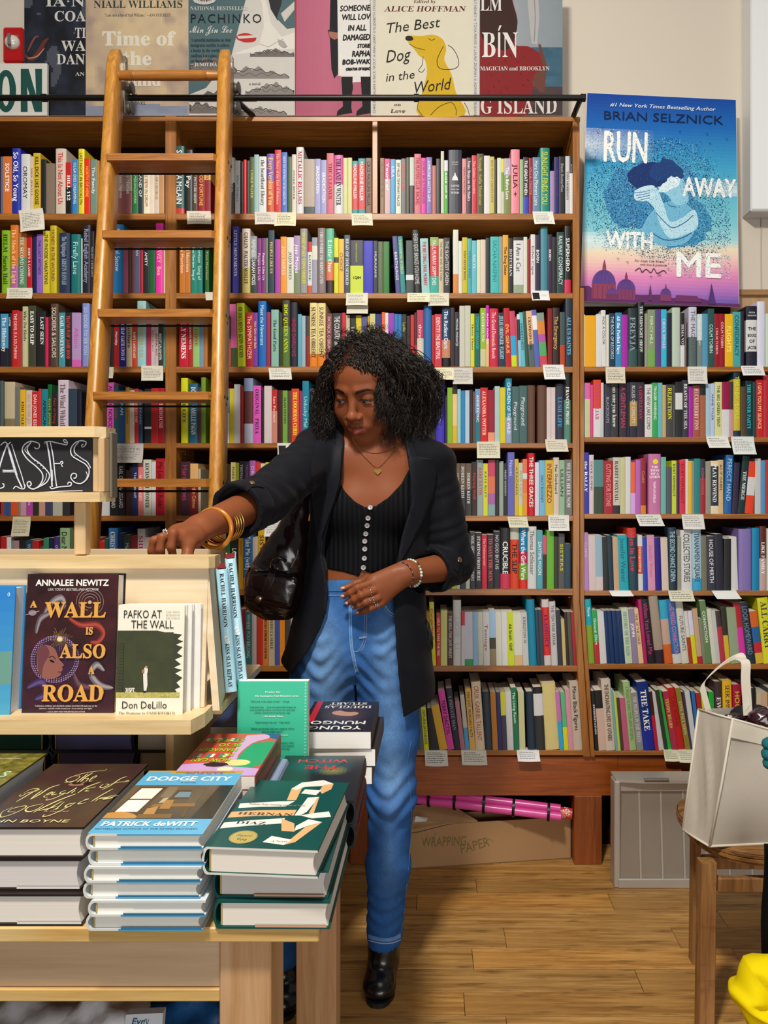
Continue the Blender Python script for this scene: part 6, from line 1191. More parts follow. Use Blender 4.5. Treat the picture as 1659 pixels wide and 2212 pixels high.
def art_wall(A):
    A.grid(.002, .002, .998, .998, 34, 52, lambda s, t: mixh(mixh('1e1418', '4c2226', fbm(s * 5, t * 8, 3)), '3a2448', max(0, t - .45) * .7 * fbm(s * 3, t * 5, 7)))
    # ringed portrait
    A.blob(.34, .60, .265, .165, '5c3c7c', 40); A.blob(.34, .60, .25, .155, '3a2038', 40)
    for rr, n in ((1.0, 60), (.93, 56), (.86, 52)):
        for k in range(n): A.mb.add([A.fn(.34 + .26 * rr * math.cos(2 * math.pi * k / n) + .006 * math.cos(q), .60 + .162 * rr * math.sin(2 * math.pi * k / n) + .004 * math.sin(q), A.l) for q in (0, 1.57, 3.14, 4.71)], [(0, 1, 2, 3)], 'b9a9b8')
    A.l += .5
    A.poly(spline2([(.14, .53), (.22, .50), (.32, .52), (.36, .56), (.385, .60), (.44, .64), (.42, .655), (.43, .675), (.41, .69), (.41, .71), (.36, .73), (.27, .74), (.20, .72), (.15, .66), (.14, .53)], 4)[:-1], '8e5a50')
    A.poly(spline2([(.14, .53), (.22, .50), (.28, .56), (.22, .64), (.20, .72), (.15, .66)], 4)[:-1], '6b3c42'); A.blob(.31, .615, .028, .008, '1c0e10', 12, .25); A.line([(.27, .59), (.31, .58), (.35, .60)], .006, '2a1414'); A.line([(.38, .69), (.41, .69)], .005, '4a2022')
    for k in range(70):
        a_ = k * .2244; r0, r1 = .02 + .02 * (k % 3), .075 + .022 * (k % 4); A.mb.add([A.fn(.385 + r * math.cos(a_ + e) * 1.0, .46 + r * math.sin(a_ + e) * .62, A.l) for r, e in ((r0, -.02), (r1, -.012), (r1, .012), (r0, .02))], [(0, 1, 2, 3)], 'd9b65c')
    A.l += .5; A.blob(.385, .46, .03, .018, 'e2cc90', 16)
    def tent(pts, w, c, c2):
        A.line(pts, w, c, taper=True); A.line([(x + w * .15, y) for x, y in pts], w * .45, c2, taper=True)
    tent([(.45, .30), (.60, .36), (.78, .36), (.86, .42), (.80, .48), (.72, .48)], .05, '7c2c28', 'a8483c'); tent([(.20, .28), (.28, .20), (.38, .17), (.42, .22), (.36, .26)], .05, '6a6468', '9a9094'); tent([(.12, .42), (.16, .32), (.26, .28)], .05, '5a5058', '8c8288'); tent([(.98, .80), (.84, .78), (.74, .70), (.80, .64), (.88, .68)], .055, '6e666c', '9c9498'); tent([(.05, .80), (.20, .76), (.26, .84), (.14, .88)], .06, '3c2c5c', '5c4a80'); tent([(.55, .70), (.62, .78), (.78, .80)], .05, '4c3440', '6c4c58')
    for r_ in (.15, .12, .09, .06): A.line([(.70 + r_ * math.cos(q * .5 + r_ * 20), .20 + r_ * .66 * math.sin(q * .5 + r_ * 20)) for q in range(0, 10)], .006, '8a7068')
    A.blob(.70, .20, .02, .013, 'c9a890', 12); A.blob(.075, .275, .045, .02, '8a7c84', 16); A.line([(.0, .29), (.075, .275), (.15, .262)], .005, 'a8989c')
    A.txt('ANNALEE NEWITZ', .10, .082, .042, 'ece8e2', width=.80, bold=.003); A.txt('USA TODAY BESTSELLING AUTHOR', .23, .118, .018, 'e0dcd6', width=.56, shear=.25)
    def G(t_, s, v, c, w): 
        A.txt(serif(t_), s + .004, v + .003, c, '3a1c14', width=w, bold=.004); A.txt(serif(t_), s, v, c, 'd9a04c', width=w, bold=.004)
    G('A', .05, .235, .045, .07); G('WALL', .22, .305, .105, .66); G('IS', .67, .425, .048, .08); G('ALSO', .40, .590, .095, .50); G('A', .72, .700, .050, .06); G('ROAD', .22, .890, .112, .68)
    for i, s_ in enumerate(('"A hilarious, brilliant, and absolutely antique novel that will make you see the', 'universe—and the world around you—in an entirely new light."')): A.txt(serif(s_), .15 + .05 * i, .928 + i * .018, .010, 'd6d2cc', width=.68 - .1 * i)
    A.txt('—LOCUS, NEW YORK TIMES BESTSELLING AUTHOR', .28, .968, .009, 'd6d2cc', width=.42)
standbook('book', 'dark hardcover with gold title over a ringed face, standing on the riser ledge', 46, 245, 1242, 1548, 1.232, .033, '1c1416', 'ece8e2', art_wall, .085)
def art_pafko(A):
    A.poly([(.002, .002), (.998, .002), (.998, .998), (.002, .998)], 'ebe6d4')
    A.poly([(.002, .225), (.60, .225), (.70, .24), (.97, .26), (.90, .30), (.99, .32), (.88, .35), (.98, .37), (.90, .42), (.985, .45), (.87, .48), (.96, .52), (.86, .55), (.98, .57), (.88, .60), (.99, .64), (.90, .68), (.96, .72), (.88, .74), (.95, .80), (.002, .81)], '3c4030')
    A.grid(.01, .24, .84, .76, 12, 14, lambda s, t: mixh('3a3e2e', '45492f', fbm(s * 5, t * 9, 3)))
    for k in range(16): A.poly([(.03, .34 + k * .026), (.09, .34 + k * .026), (.09, .342 + k * .026), (.03, .342 + k * .026)], '23261c')
    A.line([(.10, .335), (.10, .77)], .006, '23261c', False)
    A.grid(.003, .765, .95, .81, 40, 3, lambda s, t: mixh('8c8a3c', 'd8c878', fbm(s * 60, t * 5, 2)))
    A.txt('315FT.', .14, .765, .038, 'e4e0d4', width=.15, bold=.004)
    A.poly([(.40, .60), (.46, .60), (.47, .70), (.45, .765), (.42, .765), (.41, .70)], 'e2ded4'); A.blob(.44, .575, .03, .035, 'e6e2d8', 12); A.blob(.445, .545, .018, .012, 'b98a68', 10); A.poly([(.38, .57), (.42, .56), (.42, .59), (.38, .60)], 'a87850'); A.poly([(.41, .75), (.45, .75), (.455, .768), (.41, .768)], '1c2a5c')
    A.txt('PAFKO AT', .08, .115, .070, '26241f', width=.58, xs=.7); A.txt('THE WALL', .20, .205, .070, '26241f', width=.64, xs=.7)
    for i, s_ in enumerate(('THE SHOT', 'HEARD ROUND', 'THE WORLD')): A.txt(serif(s_), .72, .065 + i * .027, .014, 'b9b09a', width=.21)
    A.txt('Don DeLillo', .09, .905, .062, '1f1d1a', width=.68, xs=.8); A.txt(serif('The Prologue to UNDERWORLD'), .05, .960, .028, '8c7c5c', width=.84)
standbook('book', 'small cream hardcover picturing a ballplayer before a green wall, on the riser ledge', 249, 394, 1309, 1554, 1.225, .016, 'e6e0ce', 'f2efe6', art_pafko, .07)
standbook('book', 'cream copy standing directly behind the ballplayer cover', 267, 411, 1307, 1552, 1.243, .012, 'efece4', 'f4f1ea', None, .06)
standbook('book', 'white backed copy standing last behind the ballplayer cover', 290, 431, 1306, 1550, 1.258, .010, 'f0eee8', 'f4f1ea', None, .05)
def art_blue(A):
    A.grid(.002, .002, .998, .998, 4, 10, lambda s, t: mixh('2a7cc8', '4fa4c8', t)); A.poly([(.0, .55), (.998, .50), (.998, .75), (0, .8)], '6a9a90')
    A.txt(serif('O'), .90, .08, .03, 'e9f0f0')
standbook('book', 'bright blue hardcover cut off by the left end of the riser ledge', -150, 21, 1268, 1549, 1.222, .034, '2f86c8', 'e8ebf0', art_blue, .085)
# --- light blue books against the riser's end
def sidebook(label, u0, u1, v0, v1, y, d, cols, lean, txt_):
    base = P(u0, v1, y); w = px(u1 - u0, y); h = px(v1 - v0, y)
    cv, pg = book_mesh(w, h, d, cols, True); M = Matrix.Translation((base.x, y, base.z)) @ Matrix.Rotation(.25, 4, 'Z') @ Matrix.Rotation(lean, 4, 'Y')
    if lean < 0: M = Matrix.Translation((0, 0, max(0, base.z - (M @ Vector((w, 0, 0))).z))) @ M
    o = cv.build('book', M_gloss); o.matrix_world = M; tag(o, label, 'book', 'light blue hardcovers leaning on the riser end')
    q = pg.build('page_block', M_pages); q.parent = o; tm = MB()
    for s_, z, L_ in txt_: text(tm, serif(s_), (w * .30, -.0005, h * z), (0, 0, -1), (1, 0, 0), w * .36, '12202c', width=h * L_)
    for k in range(3): tm.add([(w * .52 + w * .16 * math.cos(q_) + w * .08 * (k - 1), -.0005, h * (.45 - .022 * k) + w * .2 * math.sin(q_)) for q_ in [i * .7854 for i in range(8)]], [tuple(range(8))], 'f0f4f4')
    q = tm.build('spine_lettering', M_matte); q.parent = o
    tm = MB(); tm.box(w * .0 - .0, w * .9, .02, d * .7, h + .0001, h + .0012, '8c1c30'); q = tm.build('top_stain', M_print); q.parent = o
sidebook('light blue hardcover with dark red top, nearest of the leaning pair', 487, 511, 1230, 1497, 1.365, .15, ['a9d9ea'], -.075, (('RACHEL HARRISON', .97, .44), ('KISS SLAY REPLAY', .40, .36)))
sidebook('light blue hardcover second in the pair leaning on the riser end', 511, 534, 1207, 1480, 1.40, .15, ['b4dfee'], -.09, (('RACHEL HARRISON', .97, .44), ('KISS SLAY REPLAY', .40, .36)))
# --- turquoise book standing face out
def art_turq(A):
    A.poly([(.002, .002), (.998, .002), (.998, .998), (.002, .998)], '3fbf9a')
    for k in range(34): A.poly([(.955, .01 + k * .029), (.985, .02 + k * .029), (.955, .03 + k * .029)], '8fe0c8')
    for s_, s0, t_, w, c in (('Praise for', .50, .10, .22, 'f0f8f4'), ('The Kamogawa Food Detectives series', .56, .135, .62, 'f0f8f4'), ('"[This] ode is the magic of food." —People', .46, .185, .56, '1c6a58'), ('"A feel-good escape . . . Warm and nuanced while bringing you', .5, .235, .66, '155a4a'), ("to the beautiful city of Kyoto, you'll devour this small, gentle", .5, .26, .64, '155a4a'), ('read like a hearty bowl of your favorite soup."', .5, .285, .52, '155a4a'), ('—The Seattle Times', .5, .315, .30, 'f0f8f4'), ('"Mouth-watering for the soul." —Esther Barlow', .5, .37, .5, '155a4a'), ('"Off beat and charming, [with] more complexity of flavor', .5, .425, .62, '155a4a'), ('than you might expect."', .5, .45, .3, '155a4a'), ("—NPR's Fresh Air with Terry Gross", .5, .48, .44, 'f0f8f4'), ("\"Each chapter has a beautifully crafted mystery of life's", .5, .55, .62, '155a4a'), ('stories brought to life in tiny bowls, turn into Japanese', .5, .575, .62, '155a4a'), ('cuisine and make you hungry on every page."', .5, .60, .52, '155a4a')):
        A.txt(serif(s_), s0, t_, .014, c, 'c', width=w, shear=.05)
    A.blob(.62, .95, .20, .06, 'e6dc78', 16)
standbook('book', 'turquoise paperback standing with its quote covered back facing forwards', 511, 664, 1474, 1716, 1.385, .020, '3fbf9a', 'f0ede4', art_turq, .04, hard=False)
# ================================================================== SOLID MODELLING BY DISTANCE FIELDS
class Field:
    def __init__(s, xs, ys, zs):
        s.ax = [np.asarray(a, np.float32) for a in (xs, ys, zs)]; s.a = np.full([len(a) for a in s.ax], 1.0, np.float32)
    def sub(s, lo, hi):
        sl = tuple(slice(max(0, int(np.searchsorted(a, l)) - 1), int(np.searchsorted(a, h)) + 1) for a, l, h in zip(s.ax, lo, hi))
        X, Y, Z = np.meshgrid(*[a[q] for a, q in zip(s.ax, sl)], indexing='ij', sparse=True)
        return sl, X, Y, Z
    def union(s, lo, hi, fn, k=0.0):
        sl, X, Y, Z = s.sub(lo, hi); d = fn(X, Y, Z).astype(np.float32); a = s.a[sl]
        if k > 0:
            h = np.maximum(k - np.abs(a - d), 0) / k; s.a[sl] = np.minimum(a, d) - h * h * k * 0.25
        else: s.a[sl] = np.minimum(a, d)
    def cut(s, lo, hi, fn, k=0.0):
        sl, X, Y, Z = s.sub(lo, hi); d = -fn(X, Y, Z).astype(np.float32); a = s.a[sl]
        if k > 0:
            h = np.maximum(k - np.abs(a - d), 0) / k; s.a[sl] = np.maximum(a, d) + h * h * k * 0.25
        else: s.a[sl] = np.maximum(a, d)
    def cone(s, p, q, r1, r2, k=0.01, flat=None, cut=False):
        p = np.array(p, float); q = np.array(q, float); r = max(r1, r2) + max(k, 0.01) + .004
        lo = np.minimum(p, q) - r; hi = np.maximum(p, q) + r
        if flat: w = np.array(flat[0], float); w /= np.linalg.norm(w); kf = 1 / flat[1] - 1; lo -= r; hi += r
        def f(X, Y, Z):
            d = q - p; L2 = max(float(d @ d), 1e-9); t = np.clip(((X - p[0]) * d[0] + (Y - p[1]) * d[1] + (Z - p[2]) * d[2]) / L2, 0, 1)
            ax, ay, az = X - p[0] - t * d[0], Y - p[1] - t * d[1], Z - p[2] - t * d[2]
            if flat:
                g = (ax * w[0] + ay * w[1] + az * w[2]) * kf; ax = ax + g * w[0]; ay = ay + g * w[1]; az = az + g * w[2]
                return (np.sqrt(ax * ax + ay * ay + az * az) - (r1 + (r2 - r1) * t)) * (flat[1] if flat[1] < 1 else 1)
            return np.sqrt(ax * ax + ay * ay + az * az) - (r1 + (r2 - r1) * t)
        (s.cut if cut else s.union)(lo, hi, f, k)
    def ell(s, c, r, k=0.01, R=None, cut=False):
        c = np.array(c, float); r = np.array(r, float); m = float(r.max()) + max(k, .01) + .004; R = np.eye(3) if R is None else R   # rows of R: local axes
        def f(X, Y, Z):
            x, y, z = X - c[0], Y - c[1], Z - c[2]
            l = [(x * R[i][0] + y * R[i][1] + z * R[i][2]) for i in range(3)]
            k0 = np.sqrt(sum((l[i] / r[i]) ** 2 for i in range(3))) + 1e-6; k1 = np.sqrt(sum((l[i] / r[i] ** 2) ** 2 for i in range(3))) + 1e-6
            return k0 * (k0 - 1) / k1
        (s.cut if cut else s.union)(c - m, c + m, f, k)
    def loft(s, kn, k=0.01, off=0.0, pw=2.0, cut=False, disp=None, cap=True, z0=None, z1=None):
        """kn rows: z, cx, cy, half width, half depth"""
        kn = np.array(sorted(kn), float); z0 = kn[0, 0] if z0 is None else z0; z1 = kn[-1, 0] if z1 is None else z1
        m = kn[:, 3:].max() + k + .02 + off
        lo = (kn[:, 1].min() - m, kn[:, 2].min() - m, z0 - .03); hi = (kn[:, 1].max() + m, kn[:, 2].max() + m, z1 + .03)
        zz = np.linspace(kn[0, 0], kn[-1, 0], 120); sm = []
        for c in range(1, 5):
            v = np.interp(zz, kn[:, 0], kn[:, c]); vp = np.pad(v, 6, 'edge'); sm.append(np.convolve(vp, np.ones(13) / 13, 'valid'))
        def f(X, Y, Z):
            g = [np.interp(Z.ravel(), zz, q).reshape(Z.shape) for q in sm]
            a, b = g[2] + off, g[3] + off; x, y = np.abs(X - g[0]) / a, np.abs(Y - g[1]) / b
            d = ((x ** pw + y ** pw) ** (1 / pw) - 1) * np.minimum(a, b)
            if disp: d = d + disp(X, Y, Z)
            return np.maximum(d, np.maximum(z0 - Z, Z - z1)) if cap else d
        (s.cut if cut else s.union)(lo, hi, f, k)
    def mesh(s):
        a = s.a; ins = a < 0; n = [q - 1 for q in a.shape]
        cnt = np.zeros(n, np.uint8)
        for i in (0, 1):
            for j in (0, 1):
                for k in (0, 1): cnt += ins[i:i + n[0], j:j + n[1], k:k + n[2]]
        act = np.argwhere((cnt > 0) & (cnt < 8)); del cnt
        I, J, K = act.T; idx = np.full(n, -1, np.int32); idx[I, J, K] = np.arange(len(act))
        c = [(i, j, k) for i in (0, 1) for j in (0, 1) for k in (0, 1)]
        val = np.stack([a[I + i, J + j, K + k] for i, j, k in c], 1)
        P0 = np.zeros((len(act), 3)); W = np.zeros(len(act))
        X, Y, Z = s.ax
        pos = np.stack([np.stack([X[I + i], Y[J + j], Z[K + k]], 1) for i, j, k in c], 1)
        for p_ in range(8):
            for q_ in range(p_ + 1, 8):
                if sum(abs(c[p_][t] - c[q_][t]) for t in range(3)) != 1: continue
                v0, v1 = val[:, p_], val[:, q_]; m = (v0 < 0) != (v1 < 0)
                t = np.where(m, v0 / np.where(m, v0 - v1, 1), 0)[:, None]
                P0 += np.where(m[:, None], pos[:, p_] * (1 - t) + pos[:, q_] * t, 0); W += m
        P0 /= W[:, None]; F = []
        for ax in range(3):
            sl0 = [slice(1, n[0]), slice(1, n[1]), slice(1, n[2])]; sl0[ax] = slice(0, n[ax]); sl1 = list(sl0); sl1[ax] = slice(1, n[ax] + 1)
            A, B = ins[tuple(sl0)], ins[tuple(sl1)]; e = np.argwhere(A != B)
            if not len(e): continue
            flip = A[tuple(e.T)]; off = np.array([1, 1, 1]); off[ax] = 0; e = e + off
            u, w = [(1, 2), (2, 0), (0, 1)][ax]; du = np.zeros(3, int); du[u] = 1; dw = np.zeros(3, int); dw[w] = 1
            q = [idx[tuple((e - d).T)] for d in (du + dw, dw, 0 * du, du)]; Q = np.stack(q, 1)
            Q = np.where(flip[:, None], Q, Q[:, ::-1]); F.append(Q[(Q >= 0).all(1)])
        return P0, np.concatenate(F)
def npmesh(name, V, F, mats, parent=None, col=None, smooth=True, mi=None):
    me = bpy.data.meshes.new(name); nf = len(F); w = F.shape[1]
    me.vertices.add(len(V)); me.vertices.foreach_set('co', np.asarray(V, np.float32).ravel())
    me.loops.add(nf * w); me.loops.foreach_set('vertex_index', F.astype(np.int32).ravel())
    me.polygons.add(nf); me.polygons.foreach_set('loop_start', np.arange(nf, dtype=np.int32) * w)
    if smooth: me.polygons.foreach_set('use_smooth', np.ones(nf, bool))
    for m in (mats if isinstance(mats, (list, tuple)) else [mats]): me.materials.append(m)
    if mi is not None: me.polygons.foreach_set('material_index', mi)
    me.update(); me.validate()
    if col is not None:
        a = me.color_attributes.new('Col', 'FLOAT_COLOR', 'POINT'); a.data.foreach_set('color', np.asarray(col, np.float32).ravel())
    o = bpy.data.objects.new(name, me); COL.objects.link(o)
    if parent: place(o, parent)
    return o
def lin(a, b, h): return np.arange(a, b + h, h)
def ax_fine(a, b, fine, h, hf):
    out = [a]; 
    while out[-1] < b: out.append(out[-1] + (hf if any(l <= out[-1] < r for l, r in fine) else h))
    return np.array(out)
def bvh(V, F): return BVHTree.FromPolygons([Vector(v) for v in V.tolist()], F.tolist())
def wob(X, Y, Z, f, amp, ph=0.0):
    return amp * np.sin(X * f * 1.0 + 2.1 * np.sin(Z * f * .7 + ph)) * np.cos(Z * f * 1.3 + Y * f * .8 + ph * 1.7)
# ================================================================== THE WOMAN
per = empty('person', 'woman in a black blazer, cropped ribbed top and blue jeans reaching across the riser', 'person', (P(790, 0, 2.0).x, 2.0, 0))
def V3(u, v, y): return np.array(P(u, v, y))
HS = 1.09
HC = np.array([-0.1576, 1.93, 1.571])
def basis(yw, p, r):
    f = np.array([-math.sin(yw) * math.cos(p), -math.cos(yw) * math.cos(p), -math.sin(p)]); up = np.array([0, 0, 1.]) - f * f[2]; up /= np.linalg.norm(up)
    rt = np.cross(up, f); rt = -rt if rt[0] < 0 else rt
    return np.array([rt * math.cos(r) - up * math.sin(r), f, up * math.cos(r) + rt * math.sin(r)])
HB = basis(0.40, 0.44, 0.05)
def hl(x, y, z): return HC + HS * (x * HB[0] + y * HB[1] + z * HB[2])
S1, E1, W1 = V3(697, 975, 1.96), V3(560, 1088, 1.73), V3(434, 1139, 1.49)
S2, E2, W2 = V3(936, 1008, 2.01), V3(985, 1222, 2.05), V3(878, 1238, 1.89)
TORSO = [(1.47, -.135, 2.00, .055, .055), (1.435, -.138, 2.0, .11, .07), (1.40, -.138, 2.0, .15, .088), (1.34, -.138, 2.0, .142, .096), (1.28, -.145, 2.0, .125, .096), (1.20, -.163, 2.0, .112, .088), (1.085, -.181, 2.0, .108, .084),
         (1.018, -.187, 2.0, .132, .098), (.93, -.195, 2.0, .160, .112), (.85, -.202, 2.01, .165, .112)]
xs_ = ax_fine(-.56, .13, [(-.25, -.06)], .0036, .0017); ys_ = ax_fine(1.33, 2.18, [(1.79, 1.93)], .0040, .0018); zs_ = ax_fine(-.0, 1.72, [(1.435, 1.62)], .0040, .0018)
zs_ = zs_[zs_ > .08]
B_ = Field(xs_, ys_, zs_)
B_.loft(TORSO, .02)
for (u, v) in ((757, 1098), (848, 1092)):    # bust
    B_.ell(V3(u, v, 1.925) + np.array([0, .012, 0]), (.052, .038, .050), .045)
B_.cone(V3(822, 1000, 1.99), hl(0, -.03, -.05), .056, .050, .03)                     # neck
B_.cone(V3(822, 985, 1.99), S1 + np.array([0, 0, -.005]), .052, .048, .04); B_.cone(V3(830, 990, 1.995), S2 + np.array([0, 0, -.0]), .052, .048, .04)
B_.cone(V3(760, 985, 1.955), V3(815, 993, 1.945), .008, .009, .02); B_.cone(V3(880, 985, 1.96), V3(830, 993, 1.945), .008, .009, .02)   # collarbones
# arms
B_.cone(S1, E1, .047, .041, .03); B_.cone(E1, W1, .042, .0265, .02); B_.cone(S2, E2, .046, .040, .03); B_.cone(E2, W2, .042, .028, .02)
# head
def he(c, r, k=.012, cut=False): B_.ell(hl(*c), [q * HS for q in r], k, HB, cut)
def hc(p, q, a, b, k=.008, cut=False): B_.cone(hl(*p), hl(*q), a * HS, b * HS, k, cut=cut)
he((0, -.012, .030), (.074, .092, .086)); he((0, .036, .036), (.058, .046, .056), .03); he((0, .028, -.030), (.062, .056, .072), .03); he((0, .034, -.070), (.053, .043, .040), .035)
he((0, .067, -.099), (.022, .017, .015), .022)
for s in (-1, 1):
    he((s * .038, .055, -.034), (.027, .024, .028), .024); he((s * .013, .095, -.0395), (.0088, .009, .0075), .006)
    hc((s * .014, .083, .019), (s * .040, .069, .019), .009, .008, .012)
    he((s * .031, .092, -.001), (.016, .011, .011), .010, True)
    he((s * .031, .0705, .0005), (.0150, .0150, .0118), .005)
    hc((s * .031 - .011, .0815, -.0108), (s * .031 + .011, .0815, -.0108), .0016, .0016, .003)
    he((s * .077, -.008, -.008), (.008, .018, .028), .008)
hc((0, .080, .012), (0, .098, -.030), .0075, .0095, .010); he((0, .1015, -.0355), (.0125, .0125, .0105), .006)
for s in (-1, 1): he((s * .0075, .097, -.0465), (.0042, .005, .003), .003, True)
hc((0, .088, -.048), (0, .090, -.056), .004, .005, .006)
he((0, .079, -.066), (.028, .015, .018), .016)
hc((-.0225, .0835, -.0645), (-.005, .0945, -.0605), .0034, .0050, .004); hc((.0225, .0835, -.0645), (.005, .0945, -.0605), .0034, .0052, .004); hc((-.006, .0955, -.0600), (.006, .0955, -.0600), .0052, .0052, .003)
hc((-.018, .0845, -.0690), (0, .0935, -.0735), .0044, .0076, .004); hc((.018, .0845, -.0690), (0, .0945, -.0735), .0040, .0074, .004)
hc((-.021, .086, -.0660), (0, .1005, -.0662), .0011, .0013, .002, True); hc((.021, .086, -.0660), (0, .1005, -.0662), .0011, .0013, .002, True)
he((0, .092, -.0865), (.014, .007, .005), .008, True)
# hands
def chain(pts, rs, k=.004):
    for i in range(len(pts) - 1): B_.cone(pts[i], pts[i + 1], rs[i], rs[i + 1], k)
W1b = W1; kn = {}
fl = (np.array([.3, .2, 1.]), .62)
B_.cone(W1, V3(398, 1157, 1.435), .0265, .030, .014, (np.array([.35, 0, 1.]), .55))
B_.cone(V3(412, 1150, 1.462), V3(396, 1152, 1.455), .022, .022, .014, (np.array([.35, 0, 1.]), .6)); B_.cone(V3(415, 1160, 1.44), V3(392, 1160, 1.405), .020, .017, .012)
F1 = [[(392, 1159, 1.405), (374, 1152, 1.385), (370, 1182, 1.382), (376, 1212, 1.39)], [(388, 1151, 1.425), (350, 1161, 1.405), (346, 1188, 1.402), (352, 1215, 1.41)], [(388, 1147, 1.445), (333, 1168, 1.43), (328, 1190, 1.43), (334, 1214, 1.435)], [(394, 1147, 1.462), (350, 1166, 1.468), (342, 1188, 1.47), (344, 1206, 1.472)]]
for f in F1: chain([V3(*q) for q in f], [.0092, .0086, .0078, .0068])
chain([V3(424, 1162, 1.45), V3(408, 1176, 1.405), V3(404, 1205, 1.39), V3(408, 1225, 1.392)], [.0145, .0115, .0100, .0085], .008)
B_.cone(W2, V3(816, 1270, 1.862), .0275, .0290, .016, (np.array([0.1, 1., .0]), .58)); B_.cone(V3(852, 1246, 1.878), V3(812, 1262, 1.86), .024, .024, .014, (np.array([0, 1., 0]), .6)); B_.cone(V3(850, 1262, 1.88), V3(824, 1292, 1.868), .018, .020, .014, (np.array([0, 1., 0]), .7))
F2 = [[(802, 1260, 1.850), (772, 1270, 1.835), (757, 1280, 1.838), (743, 1288, 1.85)], [(808, 1276, 1.846), (780, 1286, 1.826), (766, 1295, 1.832), (752, 1303, 1.848)], [(815, 1292, 1.850), (789, 1301, 1.832), (776, 1306, 1.838), (765, 1311, 1.852)], [(822, 1304, 1.860), (801, 1313, 1.845), (788, 1319, 1.85), (774, 1323, 1.862)]]
for f in F2: chain([V3(*q) for q in f], [.0098, .0090, .0082, .0070])
chain([V3(838, 1250, 1.885), V3(795, 1252, 1.880), V3(768, 1262, 1.875), V3(744, 1271, 1.868)], [.0140, .0112, .0096, .0078], .008)
# legs inside the jeans
HP1, KN1, AN1 = V3(705, 1450, 2.0), V3(655, 1720, 1.955), V3(612, 2070, 1.96)
HP2, KN2, AN2 = V3(838, 1450, 2.0), V3(845, 1720, 1.97), V3(830, 2060, 2.03)
for h, k_, a_ in ((HP1, KN1, AN1), (HP2, KN2, AN2)): B_.cone(h, k_, .070, .045, .02); B_.cone(k_, a_, .047, .030, .02)
BV, BF = B_.mesh(); del B_.a
# skin colour: lips, brows, lashes, nails by place on the face
L_ = (BV - HC) @ HB.T / HS; x, y, z = L_.T; n = len(BV)
skin = np.array(hexc('83492c')); colr = np.tile(skin, (n, 1)); head = (np.linalg.norm(L_, axis=1) < .15)
def paint(m, c, w=1.0):
    m = np.clip(m, 0, 1)[:, None] * w; colr[:] = colr * (1 - m) + np.array(hexc(c)) * m
sst = lambda e0, e1, v: np.clip((v - e0) / (e1 - e0), 0, 1)
face = head & (y > .055)
zc = -.0662
paint(head * sst(.070, .082, z + .35 * np.abs(x)), '1a100c', .88)
lipu = face * sst(0, .0025, .0265 - np.abs(x)) * sst(0, .0018, z - zc) * sst(0, .002, (-.0568 - .12 * np.abs(x) - .0025 * np.exp(-(x / .0025) ** 2)) - z); paint(lipu, '7a3626', .85)
lipl = face * sst(0, .003, .0235 - np.abs(x)) * sst(0, .0018, zc - z) * sst(0, .0025, z - (-.0815 + .35 * np.maximum(np.abs(x) - .008, 0))); paint(lipl, 'a5524a', .85)
for s in (-1, 1):
    xx = (x * s); bc = .0165 + .0045 * np.sin(np.clip((xx - .012) / .040, 0, 1) * math.pi * .72) - .004 * sst(.038, .052, xx)
    paint(face * sst(0, .0025, xx - .0125) * sst(0, .004, .050 - xx) * sst(0, .0022, .0036 * (1 - .5 * sst(.03, .05, xx)) - np.abs(z - bc) + .0012), '150a06', .97)
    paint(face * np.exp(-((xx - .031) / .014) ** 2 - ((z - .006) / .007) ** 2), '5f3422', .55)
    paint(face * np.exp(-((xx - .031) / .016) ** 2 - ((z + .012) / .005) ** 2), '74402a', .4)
    paint(head * np.exp(-((xx - .036) / .018) ** 2 - ((z + .030) / .016) ** 2) * (y > .05), '985034', .3)
body = npmesh('body', BV, BF, attr_mat('skin', 0.5, 0.2, 0.05, 18, coat=.03, bump=.03), per, colr)
try:
    bs_ = body.data.materials[0].node_tree.nodes['Principled BSDF']; bs_.inputs['Subsurface Weight'].default_value = 0.08; bs_.inputs['Subsurface Radius'].default_value = (.02, .008, .004); bs_.inputs['Subsurface Scale'].default_value = .6
except Exception: pass
# eyes: glance downwards under the lids
M_eye = attr_mat('wet_eye', 0.08, 0.6, 0, 10)
for s in (-1, 1):
    mb = MB(); c = (s * .031, .0738, -.0045); R = .0126
    for col_, r0, th, dx in (('85776c', R, .62, 0), ('140a06', R + .0004, .36, -.0022)):
        pts = []; fs = []
        for i in range(5):
            for j in range(16):
                a_ = th * i / 4; b_ = 2 * math.pi * j / 16; dx_, dz_ = math.sin(a_) * math.cos(b_) * 1.15, math.sin(a_) * math.sin(b_) * .50
                yy = math.sqrt(max(0, 1 - dx_ ** 2 - dz_ ** 2)); pts.append(hl(c[0] + dx + r0 * dx_, c[1] + r0 * yy, c[2] - .0012 + r0 * dz_))
        for i in range(4):
            for j in range(16): fs.append((i * 16 + j, i * 16 + (j + 1) % 16, (i + 1) * 16 + (j + 1) % 16, (i + 1) * 16 + j))
        mb.add(pts, fs, col_)
    place(mb.build('eye', M_eye, smooth=True), per)
    mb = MB(); lash = [hl(s * .031 + t * .0155, .0864 - 8 * (t * .0155) ** 2 * 2.2 + .0005, -.0032 + .0022 * math.cos(t * 1.5) + s * t * -.0012) for t in np.linspace(-1, 1, 13)]
    mb.tube(lash, [.0006 + .0007 * math.sin(math.pi * i / 12) for i in range(13)], 6, '0c0706')
    for i in range(1, 12):
        p_ = Vector(lash[i]); dr = Vector(hl(s * .031 + (i - 6) * .0035, .100, -.004)) - p_; mb.tube([p_, p_ + dr * .35], [.0004, .0001], 4, '0c0706')
    place(mb.build('eyelashes', M_print), per)

